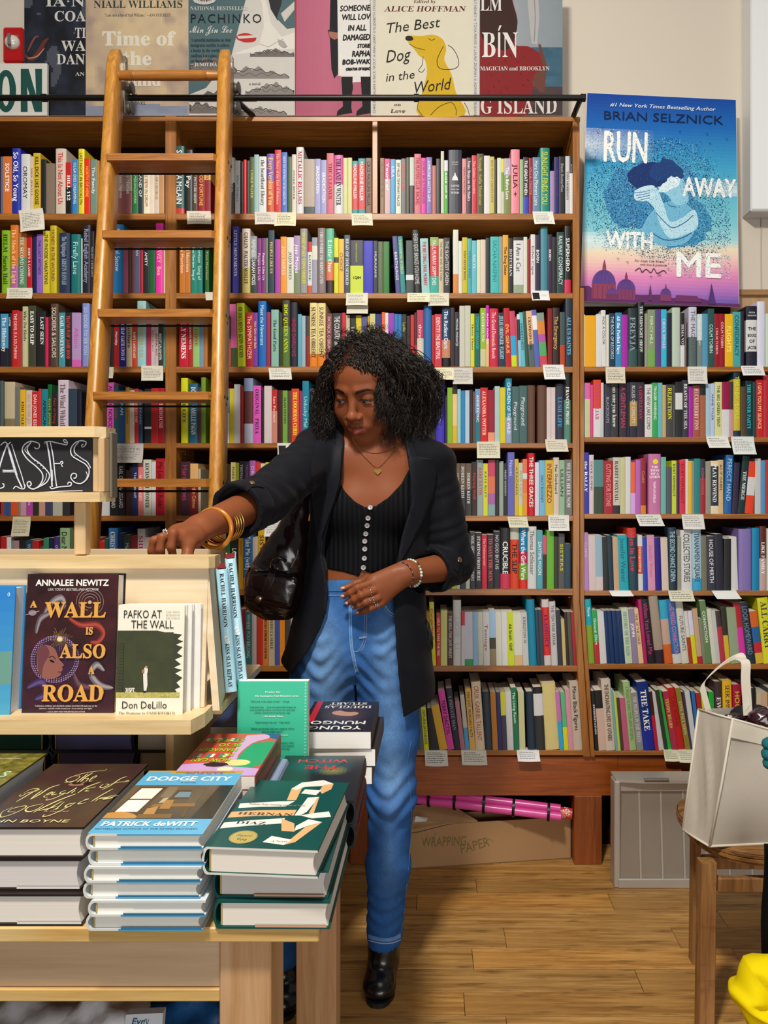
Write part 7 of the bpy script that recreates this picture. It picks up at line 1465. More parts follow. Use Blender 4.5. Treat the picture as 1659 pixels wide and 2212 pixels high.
# ---------------------------------------------------------------- hair
M_hair = attr_mat('black_curly_hair', 0.42, 0.42, 0.0, 50)
hr = np.random.default_rng(21)
base = Field(lin(-.29, .02, .0045), lin(1.80, 2.12, .0045), lin(1.30, 1.72, .0045))
base.ell(hl(0, -.022, .036), [.080 * HS, .088 * HS, .087 * HS], .01, HB)
base.ell(V3(868, 850, 1.98), (.068, .075, .105), .03); base.ell(V3(885, 890, 2.0), (.058, .065, .075), .03); base.ell(V3(700, 850, 1.955), (.020, .045, .075), .03); base.ell(V3(800, 800, 2.0), (.10, .07, .075), .03); base.ell(V3(760, 880, 2.03), (.09, .05, .10), .03)
base.ell(hl(-.006, .098, -.01), [.053 * HS, .052 * HS, .070 * HS], .008, HB, True); base.ell(hl(0, .05, -.10), [.07 * HS, .06 * HS, .06 * HS], .008, HB, True)
hv, hf = base.mesh()
hair = npmesh('hair', hv, hf, M_hair, per, np.tile(np.array(hexc('0b0807')), (len(hv), 1)))
# curls: helices that leave the scalp at the parting and fall to a jagged bob
VV = []; FF = []; CC = []; nb_ = 0
def strand(pts, r, col):
    global nb_
    m = len(pts); T = np.gradient(pts, axis=0); T /= np.linalg.norm(T, axis=1)[:, None] + 1e-9
    ref = np.array([.3, .9, .2]); a = np.cross(T, ref); a /= np.linalg.norm(a, axis=1)[:, None] + 1e-9; b = np.cross(T, a)
    rr = r * np.minimum(1, np.linspace(2.2, .25, m))[:, None]
    ring = [pts + rr * (a * math.cos(q) + b * math.sin(q)) for q in (0, 2.094, 4.189)]
    VV.append(np.stack(ring, 1).reshape(-1, 3)); i = np.arange(m - 1)[:, None] * 3 + nb_; 
    for k in range(3): k2 = (k + 1) % 3; FF.append(np.concatenate([i + k, i + k2, i + 3 + k2, i + 3 + k], 1))
    CC.append(np.tile(col, (m * 3, 1))); nb_ += m * 3
DK = [np.array(hexc(c)) for c in ('0c0908', '16110e', '221a15', '33271f')]
def curl(root, mids, end, amp, turns, r=.0010):
    m = 34; t = np.linspace(0, 1, m)[:, None]; P_ = [np.array(q, float) for q in [root] + mids + [end]]
    k = len(P_) - 1; pts = np.zeros((m, 3))      # Bezier
    for i in range(k + 1): pts += math.comb(k, i) * (1 - t) ** (k - i) * t ** i * P_[i]
    T = np.gradient(pts, axis=0); T /= np.linalg.norm(T, axis=1)[:, None] + 1e-9; ref = hr.normal(size=3); a = np.cross(T, ref); a /= np.linalg.norm(a, axis=1)[:, None] + 1e-9; b = np.cross(T, a)
    ph = hr.uniform(0, 6.28); w = amp * np.minimum(1, t * 5) * (.7 + .6 * t); q = ph + turns * 6.28 * t * (1 + .15 * np.sin(t * 9 + ph))
    pts = pts + w * (a * np.cos(q) + b * np.sin(q)) + .004 * np.sin(t * 6 + ph) * b
    strand(pts, r * hr.uniform(.7, 1.3), DK[hr.integers(0, 4)])
def outline_end(side):
    if side > 0:    # the wide mass on the viewer's right
        q = hr.random(); u = 815 + 132 * hr.random() ** .75; v = np.interp(u, [815, 850, 880, 905, 930, 950], [955, 968, 965, 945, 930, 900]) + hr.normal() * 9
        if q < .25: u = hr.uniform(915, 955); v = hr.uniform(835, 925)
        y = 1.93 + .15 * hr.random() - (.04 if u < 850 else 0)
    else:
        u = hr.uniform(672, 722); v = np.interp(u, [672, 690, 722], [925, 950, 925]) + hr.normal() * 10; y = 1.88 + .16 * hr.random()
    return V3(u, v, y)
def scalp(a1, psi): return np.array([.076 * math.sin(a1), -.012 + .094 * math.cos(a1) * math.sin(psi), .030 + .088 * math.cos(a1) * math.cos(psi)])
for i in range(2300):
    side = 1 if i < 1600 else -1; a1 = -.09 + side * (.012 + 1.43 * hr.random() ** .85); psi = hr.uniform(-1.2, 1.13 + .12 * min(1, abs(a1)))
    if abs(a1) > .9 and psi > .5: continue
    ro = scalp(a1, psi); root = hl(*ro); n_ = root - hl(0, -.012, .03); n_ /= np.linalg.norm(n_); w = min(1, abs(a1) / 1.4); e = outline_end(side); root = root + n_ * (.005 if psi > .75 else 0); lift = root + n_ * hr.uniform(.018, .040)
    if side > 0:
        if psi > .75: out = V3(830 + hr.normal() * 8, 800 + hr.normal() * 12, 1.865 + hr.normal() * .012); e = V3(hr.uniform(818, 885), hr.uniform(895, 958), 1.88 + .05 * hr.random()); out2 = e + np.array([.006, -.01, .07]); lift = root + n_ * .022
        else: out = V3(np.interp(w, [0, 1], [885, 938]) + hr.normal() * 12, np.interp(w, [0, 1], [765, 850]) + hr.normal() * 10, root[1] + .01 + hr.normal() * .015); out2 = e + np.array([.018 + hr.normal() * .006, 0, .07])
        am = hr.uniform(.0035, .0075); tn = hr.uniform(6, 10)
    else:
        out = V3(np.interp(w, [0, 1], [704, 686]) + hr.normal() * 6, np.interp(w, [0, 1], [775, 845]), min(root[1] - .005, 1.95) + hr.normal() * .012); out2 = e + np.array([-.008 + hr.normal() * .004, 0, .06]); am = hr.uniform(.003, .0062); tn = hr.uniform(7, 10)
        if psi > .75: lift = root + n_ * .018 + np.array([-.012, 0, 0])
    curl(root, [lift, out, out2], e, am, tn, .0012)
for i in range(260):       # loose front strands over the cheek
    ro = scalp(hr.uniform(.15, .6), hr.uniform(.6, 1.15)); root = hl(*ro)
    e = V3(hr.uniform(806, 850), hr.uniform(880, 925), 1.845 + .03 * hr.random()); curl(root, [V3(806 + hr.normal() * 6, 790, 1.845), V3(822 + hr.normal() * 7, 850, 1.838)], e, hr.uniform(.002, .0045), hr.uniform(6, 10), .0009)
for i in range(220):       # frizz
    a1 = hr.uniform(-1.2, 1.5); ro = scalp(a1, hr.uniform(-1, .8)); root = hl(*ro); d = (root - HC); d /= np.linalg.norm(d); curl(root, [root + d * .03 + np.array([0, 0, .005])], root + d * hr.uniform(.02, .05) + np.array([hr.normal() * .02 + .01, 0, -.02]), .004, 4, .0006)
hs = npmesh('curls', np.concatenate(VV), np.concatenate(FF), M_hair, per, np.concatenate(CC)); hs['kind'] = 'stuff'; hs.parent = hair; hs.matrix_parent_inverse = Matrix.Identity(4)
# ---------------------------------------------------------------- clothes
def interp_uv(tab, y):      # tab of (v, u): room x as a function of room z at depth y
    zz = np.array([float(P(0, v, y).z) for v, u in tab]); xx = np.array([float(P(u, 0, y).x) for v, u in tab]); o = np.argsort(zz)
    return lambda Z: np.interp(Z.ravel(), zz[o], xx[o]).reshape(Z.shape)
# ribbed crop top
NK = [(690, 960), (712, 1000), (728, 1035), (745, 1062), (768, 1084), (790, 1096), (812, 1093), (840, 1074), (866, 1046), (884, 1010), (905, 960)]
nx_ = np.array([P(u, 0, 1.90).x for u, v in NK]); nz_ = np.array([P(0, v, 1.90).z for u, v in NK])
HM = [(690, 1230), (740, 1236), (775, 1245), (783, 1228), (792, 1236), (840, 1240), (900, 1236)]
hx_ = np.array([P(u, 0, 1.91).x for u, v in HM]); hz_ = np.array([P(0, v, 1.91).z for u, v in HM])
T_ = Field(lin(-.31, -.01, .003), lin(1.86, 2.12, .003), lin(1.07, 1.44, .003))
T_.loft(TORSO, .02, off=.0045)
for (u, v) in ((757, 1098), (848, 1092)): T_.ell(V3(u, v, 1.925) + np.array([0, .012, 0]), (.0565, .0425, .0545), .045)
def neck(X, Y, Z): return np.where(Y < 2.0, np.interp(X.ravel(), nx_, nz_).reshape(X.shape) - Z, 1.34 - Z + 0 * X) + 0 * (X + Y)
def hem(X, Y, Z): return Z - np.interp(X.ravel(), hx_, hz_).reshape(X.shape) + 0 * Y
big = ((-9, -9, -9), (9, 9, 9))
T_.cut(*big, neck, .004); T_.cut(*big, hem, .003)
TV, TFc = T_.mesh(); top_bvh = bvh(TV, TFc)
def ribs(name, col, sc, strength, rough=.75):
    m, N, L, B = newmat(name); t = N.new('ShaderNodeTexCoord'); w = N.new('ShaderNodeTexWave'); w.inputs['Scale'].default_value = sc; w.inputs['Distortion'].default_value = .3; w.inputs['Detail'].default_value = 1
    b = N.new('ShaderNodeBump'); b.inputs['Strength'].default_value = strength; b.inputs['Distance'].default_value = .004
    L.new(t.outputs['Object'], w.inputs['Vector']); L.new(w.outputs['Fac'], b.inputs['Height']); L.new(b.outputs['Normal'], B.inputs['Normal'])
    mx = N.new('ShaderNodeMix'); mx.data_type = 'RGBA'; mx.inputs['A'].default_value = hexc('040406'); mx.inputs['B'].default_value = hexc(col); L.new(w.outputs['Fac'], mx.inputs['Factor']); L.new(mx.outputs['Result'], B.inputs['Base Color'])
    B.inputs['Roughness'].default_value = rough; B.inputs['Specular IOR Level'].default_value = .15; return m
ctop = npmesh('crop_top', TV, TFc, ribs('ribbed_black_knit', '0d0d12', 24, .5), per)
def hit(tree, u, v, y0=.5):
    o = Vector((0, 0, CAMZ)); d = (P(u, v, 2.0) - o).normalized(); r = tree.ray_cast(o + d * y0, d)
    return (r[0], r[1]) if r[0] is not None else (P(u, v, 1.9), Vector((0, -1, 0)))
M_pearl = plain('grey_shell_button', 'a9a4a8', .2, 0, coat=.5)
for (u, v) in ((800, 1097), (795, 1119), (793, 1135), (790, 1153), (788, 1169), (788, 1186), (787, 1206), (785, 1226)):
    p_, n_ = hit(top_bvh, u, v); mb = MB(); mb.lathe(p_ + n_ * .0008, n_, [(0, .0062), (.0018, .0064), (.0024, .0056), (.0017, .0040), (.0016, .0010)], 14, 'fff'); q = mb.build('button', M_pearl, smooth=30); q.parent = ctop
    mb = MB(); t_ = Vector((.6, 0, .8)); mb.tube([p_ + n_ * .0028 - t_ * .0018, p_ + n_ * .0032, p_ + n_ * .0028 + t_ * .0018], .0007, 5); q = mb.build('button_thread', M_black); q.parent = ctop

# jeans
JW = float(P(0, 1258, 1.91).z); JC = float(P(0, 1477, 1.93).z)
JT = [(JW + .03, -.181, 2.0, .112, .089), (JW, -.182, 2.0, .113, .090), (1.018, -.187, 2.0, .138, .106), (.95, -.194, 2.0, .160, .118), (.89, -.199, 2.0, .167, .118), (.85, -.200, 2.0, .162, .105), (.81, -.200, 2.0, .150, .085), (.765, -.200, 2.0, .125, .05)]
def creases(X, Y, Z):
    d = 0
    for (u, v, w_, amp, fr, sl) in ((770, 1445, .10, .0035, 150, .5), (845, 1720, .10, .0045, 120, -.35), (838, 1990, .10, .0028, 170, .2), (700, 1450, .12, .003, 130, -.4), (850, 1380, .08, .002, 160, .4)):
        c = V3(u, v, 1.95); g = np.exp(-((X - c[0]) ** 2 / (w_ ** 2) + (Z - c[2]) ** 2 / (w_ * .7) ** 2))
        d = d + g * amp * np.sin((Z + sl * np.abs(X - c[0]) + .02 * np.sin(X * 40)) * fr)
    return d + wob(X, Y, Z, 38, .0013)
J_ = Field(lin(-.43, .02, .0042), lin(1.84, 2.16, .0042), lin(.06, JW + .01, .0042))
J_.loft(JT, .02, z1=JW, disp=creases)
def legs(h, k_, a_, rs, k, fl=None):
    pts = [h, h * .5 + k_ * .5, k_, k_ * .5 + a_ * .5, a_]
    for i in range(4):
        p, q, r1, r2 = pts[i], pts[i + 1], rs[i], rs[i + 1]; r = r1 + .03
        def f(X, Y, Z, p=p, q=q, r1=r1, r2=r2):
            d = q - p; t = np.clip(((X - p[0]) * d[0] + (Y - p[1]) * d[1] + (Z - p[2]) * d[2]) / (d @ d), 0, 1)
            return np.sqrt((X - p[0] - t * d[0]) ** 2 + (Y - p[1] - t * d[1]) ** 2 + (Z - p[2] - t * d[2]) ** 2) - (r1 + (r2 - r1) * t) + creases(X, Y, Z)
        J_.union(np.minimum(p, q) - r, np.maximum(p, q) + r, f, k)
legs(V3(836, 1455, 1.99), V3(846, 1715, 1.975), V3(831, 2020, 2.025), [.086, .073, .0585, .054, .0475], .03)
legs(V3(704, 1455, 1.99), V3(660, 1720, 1.96), V3(612, 2060, 1.97), [.087, .075, .060, .054, .0475], .03)
# the line between the thighs, and the open hems
J_.cut((-.25, 1.85, .2), (-.15, 2.1, JC + .01), lambda X, Y, Z: np.maximum(np.abs(X - float(P(768, 0, 1.93).x)) - .0022 + .0 * Z, Z - JC) + 0 * Y, .006)
for (u, v, y) in ((831, 2046, 2.025), (612, 2086, 1.97)):
    c = V3(u, v, y); J_.cut(c - .12, c + np.array([.12, .12, .001]), lambda X, Y, Z, c=c: np.maximum(Z - c[2], np.maximum(np.abs(X - c[0]) - .1, np.abs(Y - c[1]) - .1)))
    J_.cone(c + np.array([0, 0, -.03]), c + np.array([0, 0, .03]), .040, .038, .0, cut=True)
J_.loft([(JW - .012, -.182, 2.0, .104, .081), (JW + .03, -.181, 2.0, .105, .081)], .0, cut=True, cap=False)
JV, JF = J_.mesh(); jb = bvh(JV, JF)
m, N, L, B = newmat('blue_denim'); M_denim = m
a = N.new('ShaderNodeAttribute'); a.attribute_name = 'Col'; t = N.new('ShaderNodeTexCoord'); mp = N.new('ShaderNodeMapping'); mp.inputs['Scale'].default_value = (900, 900, 120)
n1 = N.new('ShaderNodeTexNoise'); n1.inputs['Scale'].default_value = 1; n1.inputs['Detail'].default_value = 3; n2 = N.new('ShaderNodeTexNoise'); n2.inputs['Scale'].default_value = 26; n2.inputs['Detail'].default_value = 6
L.new(t.outputs['Object'], mp.inputs['Vector']); L.new(mp.outputs['Vector'], n1.inputs['Vector']); L.new(t.outputs['Object'], n2.inputs['Vector'])
ad = N.new('ShaderNodeMath'); ad.operation = 'ADD'; L.new(n1.outputs['Fac'], ad.inputs[0]); L.new(n2.outputs['Fac'], ad.inputs[1])
mr = N.new('ShaderNodeMapRange'); mr.inputs['From Min'].default_value = .6; mr.inputs['From Max'].default_value = 1.4; mr.inputs['To Min'].default_value = .62; mr.inputs['To Max'].default_value = 1.35
mx = N.new('ShaderNodeMix'); mx.data_type = 'RGBA'; mx.blend_type = 'MULTIPLY'; mx.inputs['Factor'].default_value = 1
L.new(ad.outputs[0], mr.inputs['Value']); L.new(a.outputs['Color'], mx.inputs['A']); L.new(mr.outputs['Result'], mx.inputs['B']); L.new(mx.outputs['Result'], B.inputs['Base Color']); B.inputs['Roughness'].default_value = .85; B.inputs['Specular IOR Level'].default_value = .2
bp = N.new('ShaderNodeBump'); bp.inputs['Strength'].default_value = .35; bp.inputs['Distance'].default_value = .0015; L.new(n1.outputs['Fac'], bp.inputs['Height']); L.new(bp.outputs['Normal'], B.inputs['Normal'])
fade = np.zeros(len(JV))     # washed areas of the cloth
for (u, v, sx, sz, w_) in ((700, 1400, .045, .10, .55), (705, 1520, .05, .12, .4), (835, 1400, .04, .09, .45), (842, 1560, .035, .14, .45), (848, 1690, .035, .06, .5), (838, 1860, .025, .14, .25)):
    c = V3(u, v, 1.9); fade += w_ * np.exp(-((JV[:, 0] - c[0]) / sx) ** 2 - ((JV[:, 2] - c[2]) / sz) ** 2)
jc = np.array(hexc('275898')) * (1 - np.clip(fade, 0, 1)[:, None]) + np.array(hexc('7aa4d0')) * np.clip(fade, 0, 1)[:, None]
jeans = npmesh('jeans', JV, JF, M_denim, per, jc)
def drape(tree, pts, off, w, name, mat, parent, col='fff', closed=False, sm=4, lift=0.0):
    """a narrow raised strip that follows the cloth; pts in the photo frame are projected once onto the garment"""
    q = spline2(pts, sm) if len(pts) > 2 else pts; C_ = []
    for u, v in q:
        h_, n_ = hit(tree, u, v); C_.append((h_ + n_ * off, n_))
    mb = MB(); A0 = []; B0 = []; A1 = []; B1 = []
    for i in range(len(C_)):
        t_ = (C_[min(i + 1, len(C_) - 1)][0] - C_[max(i - 1, 0)][0]); n_ = C_[i][1]
        s_ = t_.cross(n_); s_ = s_.normalized() * w / 2 if s_.length else Vector((w / 2, 0, 0)); p_ = C_[i][0]
        A0.append(p_ - s_); B0.append(p_ + s_); A1.append(p_ - s_ - n_ * (off + .001)); B1.append(p_ + s_ - n_ * (off + .001))
    mb.rings([[A1[i], A0[i], B0[i], B1[i]] for i in range(len(C_))], col); o = mb.build(name, mat, smooth=False, fixn=True); o.parent = parent; return o
M_stitch = attr_mat('seam_stitching', .8, .2, .1, 80)
drape(jb, [(706, 1266), (740, 1265), (775, 1266), (815, 1268), (850, 1268)], .0026, .028, 'waistband', M_denim, jeans, '3a6ca4')
drape(jb, [(706, 1287), (740, 1286), (775, 1287), (815, 1289), (850, 1288)], .0030, .0012, 'waistband_seam', M_stitch, jeans, '9aa8b8')
drape(jb, [(706, 1255), (740, 1254), (778, 1256)], .0030, .0022, 'waistband_edge', M_stitch, jeans, '8aa6c6')
drape(jb, [(757, 1290), (757, 1340), (759, 1390), (764, 1420), (772, 1450)], .0024, .0075, 'fly_edge', M_denim, jeans, '4f82ba')
for dx in (-2.5, 2.5): drape(jb, [(757 + dx, 1290), (757 + dx, 1340), (759 + dx, 1390), (764 + dx, 1420), (771 + dx, 1452)], .0028, .0008, 'fly_stitch', M_stitch, jeans, 'a8b4c0')
for dx in (0, 5): drape(jb, [(787 + dx, 1300), (787 + dx, 1350), (785 + dx, 1385), (775 + dx, 1404), (764, 1408)], .0012, .0008, 'fly_stitch', M_stitch, jeans, '93a4b8')
drape(jb, [(778, 1322), (792, 1320)], .002, .004, 'buttonhole', M_stitch, jeans, '7d93ad'); drape(jb, [(776, 1378), (790, 1376)], .002, .004, 'buttonhole', M_stitch, jeans, '7d93ad')
drape(jb, [(828, 1294), (834, 1312), (842, 1322), (852, 1328)], .0016, .0016, 'pocket_edge', M_stitch, jeans, '9fb2c8'); drape(jb, [(824, 1296), (831, 1316), (840, 1327), (852, 1333)], .0016, .0009, 'pocket_edge', M_stitch, jeans, '8ca2bc')
drape(jb, [(768, 1455), (768, 1478), (769, 1500)], .0008, .0009, 'inseam_stitch', M_stitch, jeans, '22406a')
drape(jb, [(797, 2022), (815, 2027), (832, 2029), (850, 2027), (864, 2020)], .0022, .0105, 'hem', M_denim, jeans, '5f8abc')
drape(jb, [(797, 2030), (815, 2035), (832, 2037), (850, 2035), (864, 2029)], .0030, .0016, 'hem_stitch', M_stitch, jeans, 'a9bcd4')
drape(jb, [(888, 1600), (880, 1650), (884, 1700), (889, 1750), (884, 1850), (874, 1960), (866, 2015)], .0010, .0014, 'outseam', M_stitch, jeans, '4c76a8')

# boots
M_boot = plain('black_smooth_leather', '0a0a0b', .28, 0, bump=.08, bscale=60, spec=.5, coat=.25)
def boot(ax_, ay, toe, label):
    F_ = Field(lin(ax_ - .09, ax_ + .09, .0032), lin(toe[1] - .05, ay + .09, .0032), lin(0, .24, .0032))
    F_.cone((ax_, ay, .22), (ax_, ay + .002, .12), .0385, .037, .01); F_.cone((ax_, ay + .002, .12), (ax_ + (toe[0] - ax_) * .12, ay + .012, .055), .037, .035, .02)
    t = np.array([toe[0], toe[1] + .035, .030]); h = np.array([ax_, ay + .018, .045])
    F_.cone((ax_, ay - .01, .075), t + np.array([0, .03, .012]), .036, .030, .03); F_.cone(h, t, .036, .036, .02, (np.array([0, 0, 1.]), .75)); F_.ell(t + np.array([0, -.005, -.004]), (.0395, .042, .024), .02)
    F_.cut((-9, -9, -9), (9, 9, .012), lambda X, Y, Z: .012 - Z + 0 * X + 0 * Y)
    V, Fc = F_.mesh(); b_ = npmesh('boot', V, Fc, M_boot, per)
    # sole and heel follow the outline of the foot
    mb = MB(); out = []
    for k in range(28):
        q = 2 * math.pi * k / 28; s_ = math.sin(q); c_ = math.cos(q); yy = (toe[1] + ay) / 2 + .018 + (ay - toe[1] + .075) / 2 * -c_; f = (yy - toe[1]) / (ay - toe[1]); xx = toe[0] + (ax_ - toe[0]) * min(1.1, max(0, f)); wd = .041 if f < .45 else .034
        out.append((xx + wd * math.copysign(abs(s_) ** .75, s_), yy))
    mb.rings([[Vector((x_, y_, z_)) for x_, y_ in out] for z_ in (.0, .012)]); q = mb.build('sole', plain('black_rubber_sole', '0c0b0a', .6), fixn=True); q.parent = b_
    mb = MB(); mb.rings([[Vector((ax_ + w_ * math.cos(q), ay + .022 + w_ * 1.05 * math.sin(q), z_)) for q in [k * .3927 for k in range(16)]] for z_, w_ in ((0.0, .029), (.04, .033))]); q = mb.build('heel', plain('stacked_black_heel', '0b0a0a', .45), fixn=True); q.parent = b_
    # elastic side panel
    mb = MB()
    for s_ in (1,):
        R = [[Vector((ax_ + s_ * (.0365 + .0022 * (j == 1)), ay + dy + (z_ - .13) * .1, z_)) for j, dy in enumerate((-.022 + .012 * i, -.0 , .026 - .006 * i))] for i, z_ in enumerate((.20, .15, .10))]
        mb.rings(R, '1a1614', closed=False)
    q = mb.build('elastic_panel', M_matte); q.parent = b_
boot(float(P(829, 0, 2.03).x), 2.03, (float(P(817, 0, 1.93).x), 1.935), 'r'); boot(float(P(612, 0, 1.975).x), 1.975, (float(P(606, 0, 1.87).x), 1.885), 'l')

# blazer
M_blaz = plain('blue_black_suiting', '0d0e15', .7, 0, bump=.12, bscale=900, spec=.16, sheen=.03)
M_lapel = plain('blue_black_lapel', '0e1119', .65, 0, bump=.1, bscale=900, spec=.2, sheen=.04)
Yb_ = 1.885
BK = [(1.475, -.128, 2.005, .075, .070), (1.455, P(815, 0, 2.0).x, 2.005, .135, .092), (1.425, P(815, 0, 2.0).x, 2.005, .178, .112), (1.385, P(812, 0, 2.0).x, 2.0, .178, .122), (1.30, P(806, 0, 2.0).x, 2.0, .165, .128), (1.22, P(798, 0, 2.0).x, 2.0, .158, .122),
      (1.15, P(793, 0, 2.0).x, 2.0, .157, .118), (1.04, P(786, 0, 2.0).x, 2.0, .165, .128), (.96, P(778, 0, 2.0).x, 2.0, .178, .140), (.90, P(772, 0, 2.0).x, 2.0, .192, .146), (.84, P(768, 0, 2.0).x, 2.0, .204, .150), (.72, P(767, 0, 2.0).x, 2.0, .209, .152)]
XL = interp_uv([(930, 738), (960, 741), (1000, 738), (1040, 735), (1080, 724), (1120, 709), (1160, 695), (1200, 692), (1240, 702), (1280, 708), (1320, 706), (1360, 691), (1400, 670), (1440, 643), (1480, 615)], Yb_)
XR = interp_uv([(930, 872), (960, 875), (1000, 881), (1040, 887), (1080, 888), (1120, 878), (1160, 867), (1200, 859), (1240, 852), (1280, 849), (1320, 851), (1400, 855), (1480, 862), (1560, 872)], Yb_)
hemx = np.array([float(P(u, 0, 1.95).x) for u in (590, 600, 640, 700, 850, 872, 943, 952)]); hemz = np.array([float(P(0, v, 1.9).z) for v in (1444, 1447, 1464, 1500, 1552, 1548, 1522, 1518)])
def bfold(X, Y, Z):
    f = np.clip((1.15 - Z) / .3, 0, 1); return .004 * f * np.sin(X * 62 + 2.2 * np.sin(Z * 7)) + wob(X, Y, Z, 30, .0016, 1.0)
Z_ = Field(lin(-.50, .13, .0042), lin(1.56, 2.2, .0042), lin(.70, 1.49, .0042))
Z_.loft(BK, .02, disp=bfold)
Z_.ell(V3(688, 952, 1.985), (.055, .070, .030), .035); Z_.ell(V3(935, 988, 2.01), (.055, .070, .030), .035)
Z_.cut(*big, lambda X, Y, Z: np.maximum(np.maximum(XL(Z) - X, X - XR(Z)), Y - 2.03) + 0 * X, .006)
Z_.loft([(z, cx, cy, a_ - .010, b_ - .010) for z, cx, cy, a_, b_ in BK if z < 1.2], .004, cut=True, disp=bfold, z0=.6, z1=1.10)
Z_.cut(*big, lambda X, Y, Z: Z - np.interp(X.ravel(), hemx, hemz).reshape(X.shape) + 0 * Y, .003)
Z_.cone(V3(822, 990, 2.0), hl(0, -.03, -.06), .064, .066, .01, cut=True)
def sleeve(Sh, El, Cf, r, wr):
    for p, q, r1, r2 in ((Sh, El, r[0], r[1]), (El, Cf, r[1], r[2])):
        d = q - p; L2 = d @ d; Ln = math.sqrt(L2); m = max(r1, r2) + .03
        def f(X, Y, Z, p=p, q=q, r1=r1, r2=r2, d=d, L2=L2, Ln=Ln, cap=(q is Cf)):
            t = ((X - p[0]) * d[0] + (Y - p[1]) * d[1] + (Z - p[2]) * d[2]) / L2; tc = np.clip(t, 0, 1)
            s_ = np.sqrt((X - p[0] - tc * d[0]) ** 2 + (Y - p[1] - tc * d[1]) ** 2 + (Z - p[2] - tc * d[2]) ** 2)
            fold = wr * np.sin(t * Ln * 150 + 26 * (X + Y) + 1.5 * np.sin(Z * 60)) * np.exp(-((p + d - El)**2).sum() * 10) * (.35 + .65 * np.exp(-((X - El[0]) ** 2 + (Y - El[1]) ** 2 + (Z - El[2]) ** 2) / .006))
            o = s_ - (r1 + (r2 - r1) * tc) + fold
            return np.maximum(o, (t - 1) * Ln) if cap else o
        Z_.union(np.minimum(p, q) - m, np.maximum(p, q) + m, f, .022 if p is Sh else .012)
    u = (Cf - El) / np.linalg.norm(Cf - El); p, q = Cf - u * .048, Cf       # turned-back cuff
    def ring(X, Y, Z):
        t = (X - Cf[0]) * u[0] + (Y - Cf[1]) * u[1] + (Z - Cf[2]) * u[2]
        s_ = np.sqrt(np.maximum((X - Cf[0]) ** 2 + (Y - Cf[1]) ** 2 + (Z - Cf[2]) ** 2 - t * t, 0))
        return np.maximum(np.abs(s_ - (r[2] + .0035) + .0015 * np.sin(X * 120 + Z * 90)) - .0045, np.maximum(t - .001, -t - .052))
    Z_.union(Cf - .1, Cf + .1, ring, .003)
    Z_.cone(Cf - u * .035, Cf + u * .04, r[2] - .008, r[2] - .004, .004, cut=True)
C1 = V3(512, 1103, 1.625); C2 = V3(934, 1232, 1.985)
sleeve(V3(690, 978, 1.965), V3(572, 1078, 1.745), C1, (.064, .058, .0535), .0028); sleeve(V3(934, 1012, 2.01), V3(977, 1216, 2.05), C2, (.062, .058, .0535), .0032)
ZV, ZF = Z_.mesh(); zb = bvh(ZV, ZF)
blz = npmesh('blazer', ZV, ZF, M_blaz, per)
def panel(tree, poly, off, th, name, mat, parent, n=34, yover=None):
    """a flat piece of cloth (outline in the photo frame) laid onto the garment below it"""
    us = [p[0] for p in poly]; vs2 = [p[1] for p in poly]; v0, v1 = min(vs2), max(vs2); R = []
    for i in range(n + 1):
        v = v0 + .3 + (v1 - v0 - .6) * i / n; xs = []
        for k in range(len(poly)):
            (ua, va), (ub, vb) = poly[k], poly[(k + 1) % len(poly)]
            if (va <= v < vb) or (vb <= v < va): xs.append(ua + (ub - ua) * (v - va) / (vb - va))
        if len(xs) < 2: continue
        a_, b_ = min(xs), max(xs); row = []
        for j in range(9):
            u = a_ + (b_ - a_) * j / 8; h_, n_ = hit(tree, u, v); row.append(h_)
        R.append(row)
    # smooth depths along the rows
    Yd = np.array([[p.y for p in r] for r in R]); 
    for _ in range(3): Yd[1:-1] = (Yd[:-2] + Yd[1:-1] + Yd[2:]) / 3
    F0 = [[Vector((p.x / p.y * y, y, CAMZ + (p.z - CAMZ) / p.y * y)) for p, y in zip(r, yr)] for r, yr in zip(R, Yd - off)]
    B0 = [[p + Vector((0, th, 0)) for p in r] for r in F0]; mb = MB()
    mb.rings([fr + bk[::-1] for fr, bk in zip(F0, B0)]); o = mb.build(name, mat, smooth=50, fixn=True); o.parent = parent; return o
panel(zb, [(873, 944), (892, 962), (908, 998), (934, 989), (943, 1020), (936, 1070), (912, 1130), (884, 1180), (864, 1216), (862, 1198), (872, 1140), (890, 1085), (889, 1040), (883, 1000), (876, 962)], .0065, .004, 'lapel', M_lapel, blz)
panel(zb, [(738, 930), (739, 960), (736, 1000), (733, 1040), (722, 1080), (706, 1125), (693, 1160), (690, 1195), (683, 1160), (676, 1100), (672, 1040), (672, 990), (690, 940), (715, 925)], .0065, .004, 'lapel', M_lapel, blz)
panel(zb, [(921, 1338), (927, 1345), (935, 1375), (936, 1400), (929, 1408), (921, 1380)], .003, .003, 'pocket_flap', M_lapel, blz, n=10)
drape(zb, [(905, 1190), (893, 1300), (897, 1400), (890, 1480)], .0006, .0016, 'dart_seam', M_lapel, blz); drape(zb, [(946, 1010), (952, 1060), (958, 1090)], .0006, .0016, 'armhole_seam', M_lapel, blz)
M_sg = plain('gold_button', 'c9a878', .2, 1.0)
for (u, v, lo) in ((544, 1046, [(530, 1052), (548, 1047), (566, 1049)]), (991, 1210, [(984, 1232), (990, 1212), (994, 1200)])):
    drape(zb, lo, .0022, .017, 'sleeve_tab', M_blaz, blz); p_, n_ = hit(zb, u, v); mb = MB(); mb.lathe(p_ + n_ * .002, n_, [(0, .0072), (.0025, .0072), (.0035, .006), (.0036, .001)], 16); q = mb.build('sleeve_button', M_sg, smooth=40); q.parent = blz

